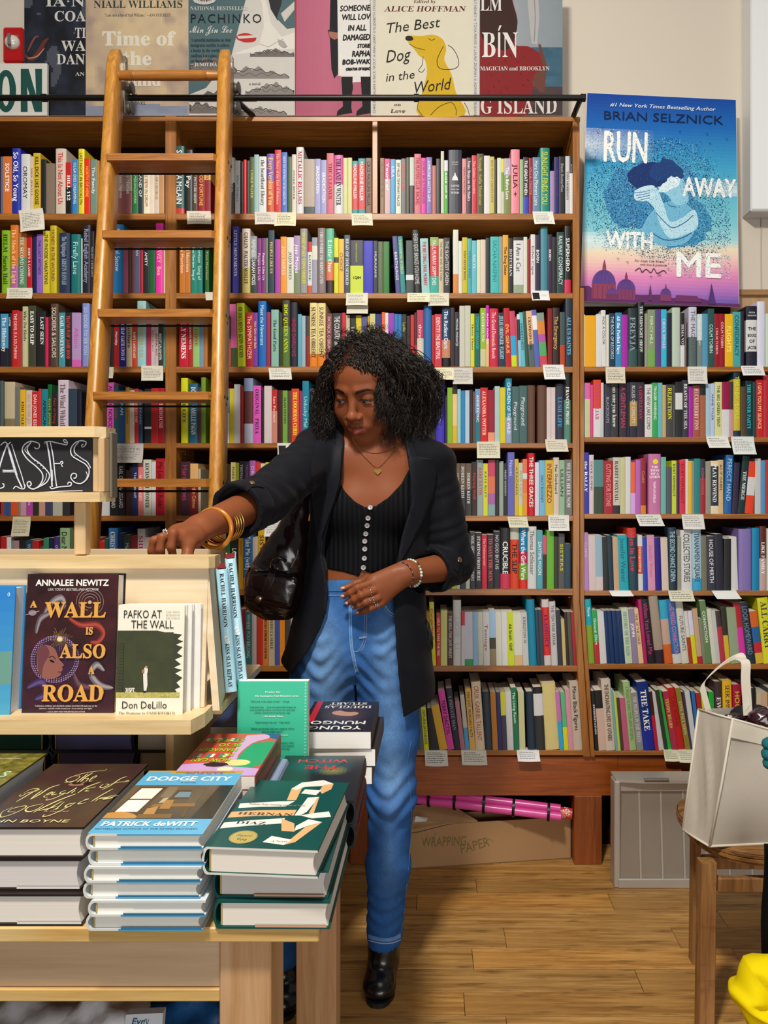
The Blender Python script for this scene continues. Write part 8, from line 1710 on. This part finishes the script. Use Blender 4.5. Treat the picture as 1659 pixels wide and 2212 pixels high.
# jewellery
bodyb = bvh(BV, BF)
M_gd = plain('polished_gold', 'e8b860', .22, 1.0); M_amb = plain('amber_resin', 'b87420', .22, 0, coat=.6)
def necklace(name, pts, r, mat):
    q = spline2(pts, 10); C_ = []
    for u, v in q:
        h_, n_ = hit(bodyb, u, v); C_.append(h_ + n_ * .0012)
    mb = MB(); mb.tube(C_, r, 5)
    for i in range(0, len(C_), 2): mb.lathe(C_[i], (1, 0, .2), [(-.0014, .0004), (0, r * 1.9), (.0014, .0004)], 6)
    return place(mb.build(name, mat), per)
necklace('choker_chain', [(763, 950), (775, 966), (795, 977), (817, 979), (840, 973), (858, 962), (862, 950)], .0006, M_gd)
nk = necklace('necklace', [(762, 946), (772, 970), (790, 990), (815, 1010), (838, 990), (855, 968), (862, 948)], .0006, M_gd)
p_, n_ = hit(bodyb, 816, 1019); R_ = Vector((1, 0, 0)); U_ = n_.cross(R_).normalized() * -1; U_ = U_ if U_.z > 0 else -U_
mb = MB(); hp = []
for k in range(20):
    q = 2 * math.pi * k / 20; hp.append(p_ + n_ * .0015 + R_ * (.0086 * math.sin(q) ** 3 * 1.05) + U_ * (.0086 * (13 * math.cos(q) - 5 * math.cos(2 * q) - 2 * math.cos(3 * q) - math.cos(4 * q)) / 15.5))
mb.prism(hp, n_ * .0016); q = mb.build('heart_pendant', M_gd, fixn=True); q.parent = nk
# nose rings
for s in (-1, 1):
    c = hl(s * .0215, .093, -.040); mb = MB(); ring = [hl(s * (.0190 + .0030 * math.cos(q)), .099 + .0045 * math.cos(q), -.0415 + .0052 * math.sin(q)) for q in [k * .5236 for k in range(12)]]
    mb.tube(ring, .0007, 5, closed=True); place(mb.build('nose_ring', M_gd), per)
# bangles on the reaching wrist
dirw = (W1 - E1) / np.linalg.norm(W1 - E1)
def bangle(name, c, nrm, R, r, mat, n=40, sx=1.0, prof=8, wig=0):
    nrm = Vector(nrm).normalized(); a_ = nrm.cross(Vector((0, 0, 1))).normalized(); b_ = nrm.cross(a_); c = Vector(c)
    mb = MB(); mb.tube([c + a_ * R * sx * math.cos(2 * math.pi * k / n) + b_ * R * math.sin(2 * math.pi * k / n) for k in range(n)], r, prof, closed=True); return place(mb.build(name, mat, smooth=True), per)
bangle('amber_bangle', V3(462, 1142, 1.535), dirw + np.array([-.1, -.35, .1]), .0395, .0048, M_amb)
for k, (du, rr, mt) in enumerate(((6, .037, plain('rose_metal', 'c98a78', .25, .9)), (11, .0365, plain('dark_red_bangle', '6a1420', .25, .3)), (15, .037, M_gd), (19, .0375, M_gd), (24, .0380, M_gd), (29, .0385, M_gd))):
    bangle('bangle', V3(462 + du, 1139 - du * .35, 1.545 + du * .0016), dirw + np.array([-.05, -.12, .05 - .02 * (k % 2)]), rr, .0017 if k else .0022, mt)
# beaded bracelets on the other wrist
def beads(name, u, v, y, d, R, r, cols, n):
    nrm = Vector(d).normalized(); a_ = nrm.cross(Vector((0, 0, 1))).normalized(); b_ = nrm.cross(a_); c = Vector(V3(u, v, y)); mb = MB()
    for k in range(n):
        q = 2 * math.pi * k / n; p_ = c + a_ * R * math.cos(q) + b_ * R * math.sin(q); cc = cols[(k * 7) % len(cols)]
        mb.lathe(p_, b_, [(-r, .0004), (-r * .6, r * .8), (0, r), (r * .6, r * .8), (r, .0004)], 8, cc)
    return place(mb.build(name, attr_mat(name + '_beads', .15, .6, 0, 10, coat=.6), smooth=True), per)
d2 = (W2 - E2) / np.linalg.norm(W2 - E2)
beads('dark_bead_bracelet', 872, 1240, 1.885, d2 + np.array([0, 0, -.25]), .0305, .0022, ['3c1220', '2a0c18', '5a2030', '80766e'], 54)
beads('green_bead_bracelet', 888, 1238, 1.905, d2 + np.array([0, 0, -.1]), .0335, .0042, ['a9b89c', 'c4cdb8', '8c9c80', 'd6dcd0', '54183c'], 27)
# rings
def fring(a_, b_, t, r, mat, gem=None):
    a_, b_ = np.array(a_), np.array(b_); c = a_ + (b_ - a_) * t; d = b_ - a_; bangle('ring', c, d, r, .0012, mat, 16, 1, 6)
    if gem:
        mb = MB(); p_ = Vector(c) + Vector(gem)
        for k in range(5): mb.lathe(p_ + Vector((.0035 * math.cos(k * 1.257), 0, .0035 * math.sin(k * 1.257))), (0, -1, 0), [(0, .002), (.0015, .0022), (.003, .0006)], 7)
        place(mb.build('ring_flower', M_silver), per)
M_silver = plain('pale_silver', 'd8cfd0', .15, 1.0)
fring(V3(808, 1276, 1.846), V3(780, 1286, 1.826), .35, .0105, M_silver); fring(V3(815, 1292, 1.850), V3(789, 1301, 1.832), .45, .0103, M_silver, (-.003, -.010, .004)); fring(V3(822, 1304, 1.86), V3(801, 1313, 1.845), .4, .0102, M_silver, (.001, -.010, .002))
fring(V3(388, 1151, 1.425), V3(350, 1161, 1.405), .75, .0100, M_silver, (-.002, -.002, .009)); fring(V3(388, 1147, 1.445), V3(333, 1168, 1.43), .8, .0098, M_silver)
# nails
M_nail = plain('pale_nail', 'c99a8c', .25, 0, coat=.4)
for q in ((743, 1288, 1.85), (752, 1303, 1.848), (765, 1311, 1.852), (774, 1323, 1.862), (742, 1271, 1.866)):
    c = V3(*q); mb = MB(); mb.tube([c + np.array([.004, -.006, .002]), c + np.array([-.002, -.0055, .0012]), c + np.array([-.008, -.004, 0])], [.0035, .0042, .0020], 8); place(mb.build('fingernail', M_nail, smooth=True), per)

# ---------------------------------------------------------------- handbag
bag = empty('handbag', 'glossy dark brown leather shoulder bag with flap pocket under her arm', 'handbag', P(590, 1320, 1.95))
G_ = Field(lin(-.47, -.24, .003), lin(1.80, 2.12, .003), lin(.95, 1.40, .003))
def crk(X, Y, Z): return .0011 * np.sin(X * 70 + 2 * np.sin(Z * 40)) * np.cos(Z * 60 + Y * 30) + .0008 * np.sin(X * 160 + Z * 90)
GK = [(float(P(0, 1335, 1.95).z), P(602, 0, 1.95).x, 1.95, .030, .030), (float(P(0, 1322, 1.95).z), P(592, 0, 1.95).x, 1.95, .064, .048), (float(P(0, 1290, 1.95).z), P(586, 0, 1.95).x, 1.95, .080, .055), (float(P(0, 1240, 1.95).z), P(594, 0, 1.95).x, 1.95, .076, .055), (float(P(0, 1190, 1.95).z), P(612, 0, 1.95).x, 1.95, .060, .050),
      (float(P(0, 1150, 1.96).z), P(627, 0, 1.96).x, 1.96, .044, .042), (float(P(0, 1100, 1.97).z), P(645, 0, 1.97).x, 1.97, .026, .03), (float(P(0, 1040, 1.98).z), P(660, 0, 1.98).x, 1.98, .014, .014)]
G_.loft(GK, .02, pw=2.4, disp=crk)
pc = V3(588, 1268, 1.905); ca, sa = math.cos(-.22), math.sin(-.22); RB = np.array([[ca, 0, sa], [0, 1, 0], [-sa, 0, ca]])
def pocket(X, Y, Z, c=pc, h=(.062, .022, .042), rr=.014):
    x, y, z = X - c[0], Y - c[1], Z - c[2]; l = [(x * RB[i][0] + y * RB[i][1] + z * RB[i][2]) for i in range(3)]
    q = [np.maximum(np.abs(l[i]) - (h[i] - rr), 0) for i in range(3)]; return np.sqrt(q[0] ** 2 + q[1] ** 2 + q[2] ** 2) - rr + .0012 * np.sin(X * 70) * np.cos(Z * 60)
G_.union(pc - .1, pc + .1, pocket, .008)
GV, GF = G_.mesh(); gb = bvh(GV, GF)
M_lea = plain('oxblood_glossy_leather', '1c0d10', .2, 0, bump=.35, bscale=45, spec=.55, coat=.35)
gbody = npmesh('bag_body', GV, GF, M_lea, bag)
def inb(u, v): return (u, v)
panel(gb, [(538, 1226), (560, 1228), (600, 1240), (640, 1262), (634, 1282), (622, 1302), (590, 1290), (555, 1276), (531, 1268)], .0045, .004, 'pocket_flap', M_lea, gbody, n=16)
fl2 = drape(gb, [(592, 1225), (584, 1250), (574, 1275), (566, 1293)], .0085, .017, 'flap_strap', M_lea, gbody, sm=6)
for k in (-1, 1): drape(gb, [(592 + k * 6, 1228), (584 + k * 6, 1252), (575 + k * 6, 1275)], .0092, .0009, 'strap_stitch', plain('dark_thread', '3a2430', .7), gbody)
p_, n_ = hit(gb, 561, 1292); mb = MB(); mb.lathe(p_ + Vector((0, -.0105, 0)), (0, -1, 0), [(-.004, .0075), (.002, .0075), (.003, .006), (.0032, .001)], 16); q = mb.build('snap_button', plain('aged_silver', '9a9088', .3, 1), smooth=40); q.parent = gbody
mb = MB(); mb.tube([V3(588, 1225, 1.885), V3(590, 1212, 1.875), V3(602, 1204, 1.872), V3(618, 1212, 1.88)], .0045, 8); q = mb.build('leather_loop', M_lea, smooth=True); q.parent = gbody
mb = MB(); mb.tube([V3(584, 1226, 1.884), V3(590, 1208, 1.876)], .0022, 6); mb.tube([V3(628, 1226, 1.90), V3(640, 1204, 1.91), V3(644, 1188, 1.915)], .0018, 6); q = mb.build('zip_pull', plain('zip_metal', 'b9a88c', .3, 1)); q.parent = gbody
drape(gb, [(535, 1250), (531, 1290), (545, 1312), (580, 1326), (620, 1330)], .0016, .0028, 'piping', M_lea, gbody)
# the shoulder strap runs up under the blazer's sleeve
mb = MB(); mb.tube([V3(648, 1120, 1.955), V3(655, 1070, 1.95), V3(664, 1020, 1.945), V3(680, 965, 1.96)], .006, 8); place(mb.build('strap', M_lea, smooth=True), bag)
mb = MB()
for k in range(9): mb.tube([V3(650 - k, 1085 + k * 2, 1.93), V3(640 - k * 1.5, 1098 + k * 3, 1.925 - .001 * k), V3(630 + k, 1110 + k * 2.5, 1.925)], .0010, 4)
q = mb.build('fringe', plain('dark_fringe', '2a1c24', .5)); q.parent = gbody; q['kind'] = 'stuff'
# ================================================================== UNDER AND BESIDE THE BOOKCASE
M_cb = plain('brown_cardboard', 'a37e56', .8, bump=.2, bscale=120)
A0, A1 = P(806, 1882, 2.6), P(1234, 1848, 2.69); A0.z = A1.z = 0; dx = (A1 - A0).normalized(); nb2 = Vector((-dx.y, dx.x, 0)); Lb = (A1 - A0).length
bx = empty('cardboard_box', 'brown cardboard box marked WRAPPING PAPER under the tall bookcase', 'box', A0); hb = .148
def Q(s, d, z): return A0 + dx * (s * Lb) + nb2 * d + Vector((0, 0, z))
mb = MB(); mb.prism([Q(0, 0, 0), Q(1, 0, 0), Q(1, 0, hb), Q(.42, 0, hb), Q(.36, 0, hb * .97), Q(.22, 0, hb * .84), Q(0, 0, hb * .80)], nb2 * .004); mb.prism([Q(0, 0, .0), Q(0, .09, .0), Q(0, .09, hb), Q(0, 0, hb * .8)], dx * .004); mb.prism([Q(1, 0, .0), Q(1, .09, .0), Q(1, .09, hb), Q(1, 0, hb)], dx * -.004); mb.prism([Q(0, .09, 0), Q(1, .09, 0), Q(1, .09, hb), Q(0, .09, hb)], nb2 * -.004)
mb.prism([Q(0, 0, 0), Q(1, 0, 0), Q(1, .09, 0), Q(0, .09, 0)], (0, 0, .004)); place(mb.build('carton', M_cb, fixn=True), bx)
mb = MB(); mb.prism([Q(0, .003, hb * .80), Q(.22, .003, hb * .85), Q(.36, .003, hb * .98), Q(.52, .005, hb), Q(.40, .07, hb + .035), Q(0, .08, hb + .04)], (0, .001, .003)); place(mb.build('torn_flap', M_cb, fixn=True), bx)
a = Art(lambda u, v, l: Q(*(lambda r: (r[0], -.0006, r[1]))(((u - 806) / 428., (1882 - 34 * (u - 806) / 428. - v) * 2.64 / FPX))))
for s_, u, v, w, rt in (('WRAPPING', 908, 1828, 96, -.06), ('PAPER', 992, 1842, 66, -.30)): a.txt(s_, u, v, 20, '74683c', width=w, rot=rt, shear=.1, xs=.8)
for ln in ([(912, 1822), (920, 1800), (928, 1822), (938, 1796)], [(1040, 1826), (1052, 1808), (1062, 1812)]): a.line(ln, .9, '74683c', False)
place(a.mb.build('handwriting', M_matte), bx)
mb = MB(); mb.prism([P(895, 1776, 2.6), P(898, 1763, 2.615), P(924, 1768, 2.615), P(921, 1774, 2.6)], (0, 0, .0008), 'dcdcd8'); place(mb.build('shipping_label', M_card), bx)
rp = empty('wrapping_paper_pack', 'pack of pink wrapping paper rolls bound with black bands on the box', 'wrapping paper', P(1060, 1745, 2.62))
a0, a1 = P(860, 1722, 2.70), P(1212, 1764, 2.60)
for k, (o_, c) in enumerate(((Vector((0, 0, 0)), 'd84a9c'), (Vector((0, .028, -.004)), 'e868a8'), (Vector((0, .012, .022)), 'cc3a90'))):
    mb = MB(); mb.lathe(a0 + o_, a1 - a0, [(0, .010), (.0005, .0142), ((a1 - a0).length, .0142), ((a1 - a0).length + .0005, .010)], 18, c); place(mb.build('paper_roll', M_gloss, smooth=40), rp)
for t_ in (.2, .36, .54, .72, .93):
    mb = MB(); c = a0 + (a1 - a0) * t_ + Vector((0, .012, .006)); mb.lathe(c, a1 - a0, [(-.005, .030), (-.005, .0305), (.004, .0305), (.004, .030)], 18); place(mb.build('band', M_black, smooth=40), rp)
rf = empty('wrapping_paper_roll', 'red roll of wrapping paper with white flowers behind the pink pack', 'wrapping paper', P(1180, 1750, 2.68))
a0, a1 = P(980, 1722, 2.74), P(1236, 1758, 2.66); mb = MB(); mb.lathe(a0, a1 - a0, [(0, .012), (.0005, .0185), ((a1 - a0).length, .0185), ((a1 - a0).length + .0005, .012)], 20, 'c23240'); place(mb.build('roll', M_gloss, smooth=40), rf)
mb = MB(); random.seed(4); ax3 = (a1 - a0).normalized(); U3 = Vector((0, 0, 1)); U3 = (U3 - ax3 * U3.dot(ax3)).normalized(); V3_ = ax3.cross(U3)
for k in range(60):
    t_ = random.random() * (a1 - a0).length; q = random.uniform(-.6, 2.4); c = a0 + ax3 * t_
    for p_ in range(5):
        w_ = p_ * 1.2566; o2 = []
        for e in range(6): 
            tt = .0052 * math.cos(w_) + .0030 * math.cos(e * 1.047); qq = q + (.0052 * math.sin(w_) + .0030 * math.sin(e * 1.047)) / .0185; o2.append(c + ax3 * tt + (U3 * math.cos(qq) - V3_ * math.sin(qq) * (1 if V3_.y > 0 else -1)) * .0189)
        mb.add(o2, [tuple(range(6))], random.choice(['f0c8d4', 'f4e4e8', 'e88aa8', 'e8a24c']))
q = place(mb.build('flower_print', M_matte), rf); q['kind'] = 'stuff'

# folded aluminium ramp
M_alu = plain('brushed_aluminium', 'b9b4ac', .38, .45, bump=.05, bscale=40); M_alud = plain('dull_aluminium_face', '9c9286', .4, .5, bump=.08, bscale=30)
YR = 2.50; rm = empty('folding_ramp', 'folded aluminium ramp leaning against the low bookcase behind the chair', 'ramp', P(1500, 1910, YR))
zt2, xl2 = P(0, 1690, YR).z, P(1334, 0, YR).x
mb = MB(); mb.prism([Vector((xl2, YR + .035, 0)), Vector((xl2 + 1.0, YR + .035, 0)), Vector((xl2 + 1.0, YR + .07, zt2)), Vector((xl2, YR + .07, zt2))], (0, .012, 0)); place(mb.build('rear_leaf', M_alud, fixn=True), rm)
mb = MB(); mb.prism([Vector((xl2, YR, .0)), Vector((xl2 + 1.0, YR, .0)), Vector((xl2 + 1.0, YR + .026, zt2)), Vector((xl2, YR + .026, zt2))], (0, .010, 0)); place(mb.build('front_leaf', M_alud, fixn=True), rm)
mb = MB(); mb.bbox(xl2, xl2 + 1.0, YR - .010, YR + .002, 0, .030, .002); place(mb.build('lower_lip', M_alu), rm)
mb = MB(); mb.bbox(xl2 - .012, xl2 + .008, YR - .006, YR + .05, 0, zt2 + .004, .003); place(mb.build('side_channel', M_alu), rm)
mb = MB(); mb.bbox(xl2, xl2 + 1.0, YR + .012, YR + .024, zt2 - .035, zt2, .002); place(mb.build('upper_rail', M_alu), rm)
mb = MB(); mb.prism([Vector((xl2 - .006, YR + .0, zt2 + .001)), Vector((xl2 + .08, YR - .012, zt2 + .001)), Vector((xl2 + 1.0, YR - .012, zt2 + .001)), Vector((xl2 + 1.0, YR + .07, zt2 + .001)), Vector((xl2 - .006, YR + .07, zt2 + .001))], (0, 0, .009)); place(mb.build('hinge_plate', M_alu, fixn=True), rm)
mb = MB(); mb.tube([Vector((xl2 + .085, YR - .010, zt2 + .012)), Vector((xl2 + .165, YR - .010, zt2 + .012))], .006, 10); place(mb.build('hinge_barrel', M_metal, smooth=40), rm)
for k, u in enumerate((1384, 1431, 1479, 1527, 1576, 1625, 1673, 1720)):
    mb = MB(); x = P(u, 0, YR).x; mb.prism([Vector((x - .003, YR - .003, .03)), Vector((x + .003, YR - .003, .03)), Vector((x + .003, YR + .0205, zt2 - .034)), Vector((x - .003, YR + .0205, zt2 - .034))], (0, .005, 0)); place(mb.build('tread_rib', M_alu, fixn=True), rm)

# wooden chair
M_chair = wood('worn_brown_chair_wood', 'b88650', '805630', 'a07040', 'z', 1.0, .45, dark=.4, scratch=.3); M_seat = wood('worn_seat_rim', '9c6a34', '5a3818', 'c08a50', 'x', 1.2, .4, dark=.4, scratch=.35)
ch = empty('chair', 'worn bentwood chair holding the cloth tote bag at the right', 'chair', P(1600, 2100, 1.9))
zs2 = .445; cx3, cy3 = .881, 1.995
def seat_o(r): return [(cx3 + (.215 + r) * math.copysign(abs(math.cos(q)) ** .72, math.cos(q)), cy3 + (.19 + r) * math.copysign(abs(math.sin(q)) ** .72, math.sin(q))) for q in [k * math.pi / 28 for k in range(56)]]
mb = MB(); mb.rings([[Vector((x, y, z)) for x, y in seat_o(r)] for r, z in ((-.012, zs2 - .036), (-.003, zs2 - .034), (0, zs2 - .020), (-.002, zs2 - .006), (-.010, zs2), (-.05, zs2 - .0005))]); place(mb.build('seat', M_seat, smooth=40, fixn=True), ch)
for k, (r, z) in enumerate(((.0006, zs2 - .012), (.0010, zs2 - .022))): mb = MB(); mb.rings([[Vector((x, y, z + dz)) for x, y in seat_o(r + dr)] for dz, dr in ((-.004, -.001), (-.003, .001), (.003, .001), (.004, -.001))], caps=False); place(mb.build('rim_band', M_seat, smooth=40), ch)
def cleg(u0, u1, y, yb, vb=None, lean=0): 
    mb = MB(); x0, x1 = P(u0, 0, y).x, P(u1, 0, y).x; R = []
    for z, dx_ in ((zs2 - .036, 0), (.22, lean * .5), (0, lean)): R.append([Vector((x0 + dx_ + .002, y, z)), Vector((x1 + dx_ - .002, y, z)), Vector((x1 + dx_, y + .003, z)), Vector((x1 + dx_, yb, z)), Vector((x0 + dx_, yb, z)), Vector((x0 + dx_, y + .003, z))])
    mb.rings(R); place(mb.build('leg', M_chair, fixn=True), ch)
cleg(1516, 1550, 1.83, 1.865, lean=-.006); cleg(1500, 1516, 2.09, 2.125, lean=-.004); cleg(1840, 1875, 1.83, 1.865); cleg(1775, 1795, 2.09, 2.125)
for (y0_, z_, ua, ub) in ((1.845, .335, 1548, 1842), (2.105, .26, 1516, 1778)):
    mb = MB(); mb.bbox(P(ua, 0, y0_).x, P(ub, 0, y0_).x, y0_ - .008, y0_ + .01, z_, z_ + .036, .003); place(mb.build('stretcher', M_chair), ch)

# tote bag
m, N, L, B = newmat('cream_nonwoven_cloth'); t = N.new('ShaderNodeTexCoord'); n1 = N.new('ShaderNodeTexNoise'); n1.inputs['Scale'].default_value = 380; n1.inputs['Detail'].default_value = 2
B.inputs['Base Color'].default_value = hexc('b9b0a3'); B.inputs['Roughness'].default_value = .9; B.inputs['Specular IOR Level'].default_value = .15; bp = N.new('ShaderNodeBump'); bp.inputs['Strength'].default_value = .25; bp.inputs['Distance'].default_value = .001
L.new(t.outputs['Object'], n1.inputs['Vector']); L.new(n1.outputs['Fac'], bp.inputs['Height']); L.new(bp.outputs['Normal'], B.inputs['Normal']); M_tote = m
M_trim = plain('cream_bag_trim', 'd4ccbc', .85, spec=.15)
tg = empty('tote_bag', 'cream cloth tote bag with upright handles standing on the wooden chair', 'tote bag', P(1560, 1826, 1.8))
c_fb, c_ft = P(1533, 1829, 1.842), P(1583, 1553, 1.85); c_lb, c_lt = P(1474, 1792, 1.932), P(1509, 1532, 1.95); c_rb, c_rt = P(1760, 1815, 1.876), P(1790, 1610, 1.88)
for c in (c_fb,): c.z = zs2 + .001
def face(name, b0, b1, t0, t1, bul, mat=M_tote, n=14):
    nr = (b1 - b0).cross(t0 - b0).normalized(); nr = nr if nr.y < 0 else -nr; R = []
    for th_ in (0, -.0015):
        for j in range(n + 1):
            for i in range(n + 1):
                s, t = i / n, j / n; p = (b0 * (1 - s) + b1 * s) * (1 - t) + (t0 * (1 - s) + t1 * s) * t
                R.append(p + nr * (bul * math.sin(math.pi * s) * math.sin(math.pi * min(1, t * 1.15)) ** .7 + .004 * math.sin(s * 9 + t * 7) * math.sin(math.pi * s) * math.sin(math.pi * t) + .003 * math.sin(22 * (s + .8 * t)) * math.sin(math.pi * s) * (1 - t) * t * 3 + th_))
    mb = MB(); k = n + 1; fs = [(j * k + i, j * k + i + 1, (j + 1) * k + i + 1, (j + 1) * k + i) for j in range(n) for i in range(n)]; mb.add(R, fs + [tuple(k * k + q for q in f[::-1]) for f in fs]); return place(mb.build(name, mat, smooth=True), tg)
face('side_gusset', c_lb, c_fb, c_lt, c_ft, -.008); face('front_panel', c_fb, c_rb, c_ft, c_rt, .014)
bk0, bk1 = c_lt + Vector((.22, .03, -.0)), c_lb + Vector((.24, .03, .03)); face('back_panel', c_lb, bk1, c_lt, bk0, 0)
for p_, q_, r in ((c_fb, c_ft, .0034), (c_lb, c_lt, .003), (c_ft, c_lt, .0028), (c_ft, c_rt, .0028), (c_fb, c_lb, .003), (c_fb, c_rb, .003)):
    mb = MB(); md_ = (p_ + q_) / 2 + Vector((0, -.003, 0)); mb.tube([p_, md_, q_], r, 6); place(mb.build('binding', M_trim, smooth=True), tg)
def hemband(a_, b_, c, d, off=-.0015):
    mb = MB(); mb.add([a_ + (c - a_) * f + Vector((0, off - .012 * (i == 1), 0)) for f, i in ((0, 0),)] + [b_ + Vector((0, off, 0)), b_ + (d - b_) * .14 + Vector((0, off - .004, 0)), a_ + (c - a_) * .14 + Vector((0, off - .004, 0))], [(0, 1, 2, 3)]); place(mb.build('top_hem', M_trim), tg)
hemband(c_ft, c_rt, c_fb, c_rb)
def strap(name, pts, w, wd):
    mb = MB(); q = spline2([tuple(p) for p in pts], 6); R = []
    for p in q: p = Vector(p); R.append([p - wd * w, p + wd * w, p + wd * w + Vector((0, .002, .001)), p - wd * w + Vector((0, .002, .001))])
    mb.rings(R); place(mb.build(name, M_trim, smooth=50, fixn=True), tg)
strap('handle', [P(1534, 1548, 1.93), P(1521, 1500, 1.93), P(1520, 1476, 1.93), P(1555, 1440, 1.93), P(1590, 1419, 1.93), P(1606, 1424, 1.92), P(1610, 1460, 1.90), P(1614, 1530, 1.89)], .0095, Vector((.62, .0, .78)))
strap('handle', [P(1599, 1424, 1.915), P(1611, 1432, 1.90), P(1611, 1470, 1.895), P(1616, 1545, 1.89)], .0115, Vector((1, 0, .1)))
# dark things inside the bag
lb = bagblob('black_pouch', 'black soft pouch filling the top of the tote bag', 'pouch', 1625, 1565, 1.93, (.062, .05, .05), plain('black_cloth', '0c0b0d', .7), 5, amp=.35)
lb = bagblob('maroon_pouch', 'shiny maroon puffy pouch on top inside the tote bag', 'pouch', 1648, 1553, 1.885, (.038, .03, .026), plain('maroon_shiny_vinyl', '2c0d16', .18, coat=.6, spec=.6), 8, amp=.35)
lb = bagblob('maroon_strap', 'thin maroon strap roll beside the puffy pouch in the tote', 'strap', 1590, 1549, 1.90, (.030, .012, .010), plain('maroon_shiny_strap', '260c14', .2, coat=.5), 2, amp=.35)
# teal knitted thing at the frame edge
random.seed(3)
for k, (u, v, r) in enumerate(((1661, 1607, .017), (1661, 1629, .018), (1662, 1649, .016))):
    bagblob('teal_pompom' if k < 2 else 'teal_pompom', ('teal fluffy pompom at the right edge, %s of three' % ('uppermost', 'middle', 'lowest')[k]), 'pompom', u + 3, v, 1.72, (r * 1.1, r, r * .9), plain('teal_wool', '0e6670', .9, bump=.6, bscale=300), k + 20, amp=.2)
# black garment hanging and yellow cloth, both cut by the frame
mb = MB(); R = []
for i in range(9):
    v = 1822 + (2090 - 1822) * i / 8; u = 1650 - 8 * (i / 8) + 2 * math.sin(i); R.append([P(u, v, 1.62), P(u + 3, v, 1.60), P(u + 30, v, 1.585), P(u + 90, v, 1.60), P(u + 90, v, 1.66), P(u + 4, v, 1.65)])
mb.rings(R); o = mb.build('black_coat', plain('black_wool', '08080a', .8, spec=.15), smooth=True, fixn=True); tag(o, 'black coat hanging at the right edge behind the yellow cloth', 'coat')
YF = 1.50; pts = [(1612, 2074), (1700, 2066), (1760, 2120), (1760, 2300), (1640, 2260), (1612, 2205), (1596, 2176), (1579, 2156), (1575, 2137), (1590, 2124), (1600, 2094)]
cen = P(1670, 2160, YF); mb = MB(); n = 10; R = []; pl = spline2(pts + [pts[0]], 3)[:-1]
for s_, sg in ((1, -1), (-1, 1)):
    for i in range(n + 1):
        f = i / n; R.append([cen + (P(u, v, YF) - cen) * math.sin(f * math.pi / 2) + Vector((0, sg * (.045 * math.cos(f * math.pi / 2) * (1 + .35 * math.sin((u + v) * .03 + f * 5)) + .006 * math.sin(u * .09 + f * 8) * math.sin(f * 3.14)), 0)) for u, v in pl])
mb.rings(R[:n + 1][::1] + R[n + 1:][::-1][1:], closed=True, caps=False); o = mb.build('yellow_cloth', plain('bright_yellow_cloth', 'e8cf00', .8, spec=.15), smooth=True, fixn=True); tag(o, 'bright yellow cloth bundle at the bottom right corner of the floor', 'cloth')
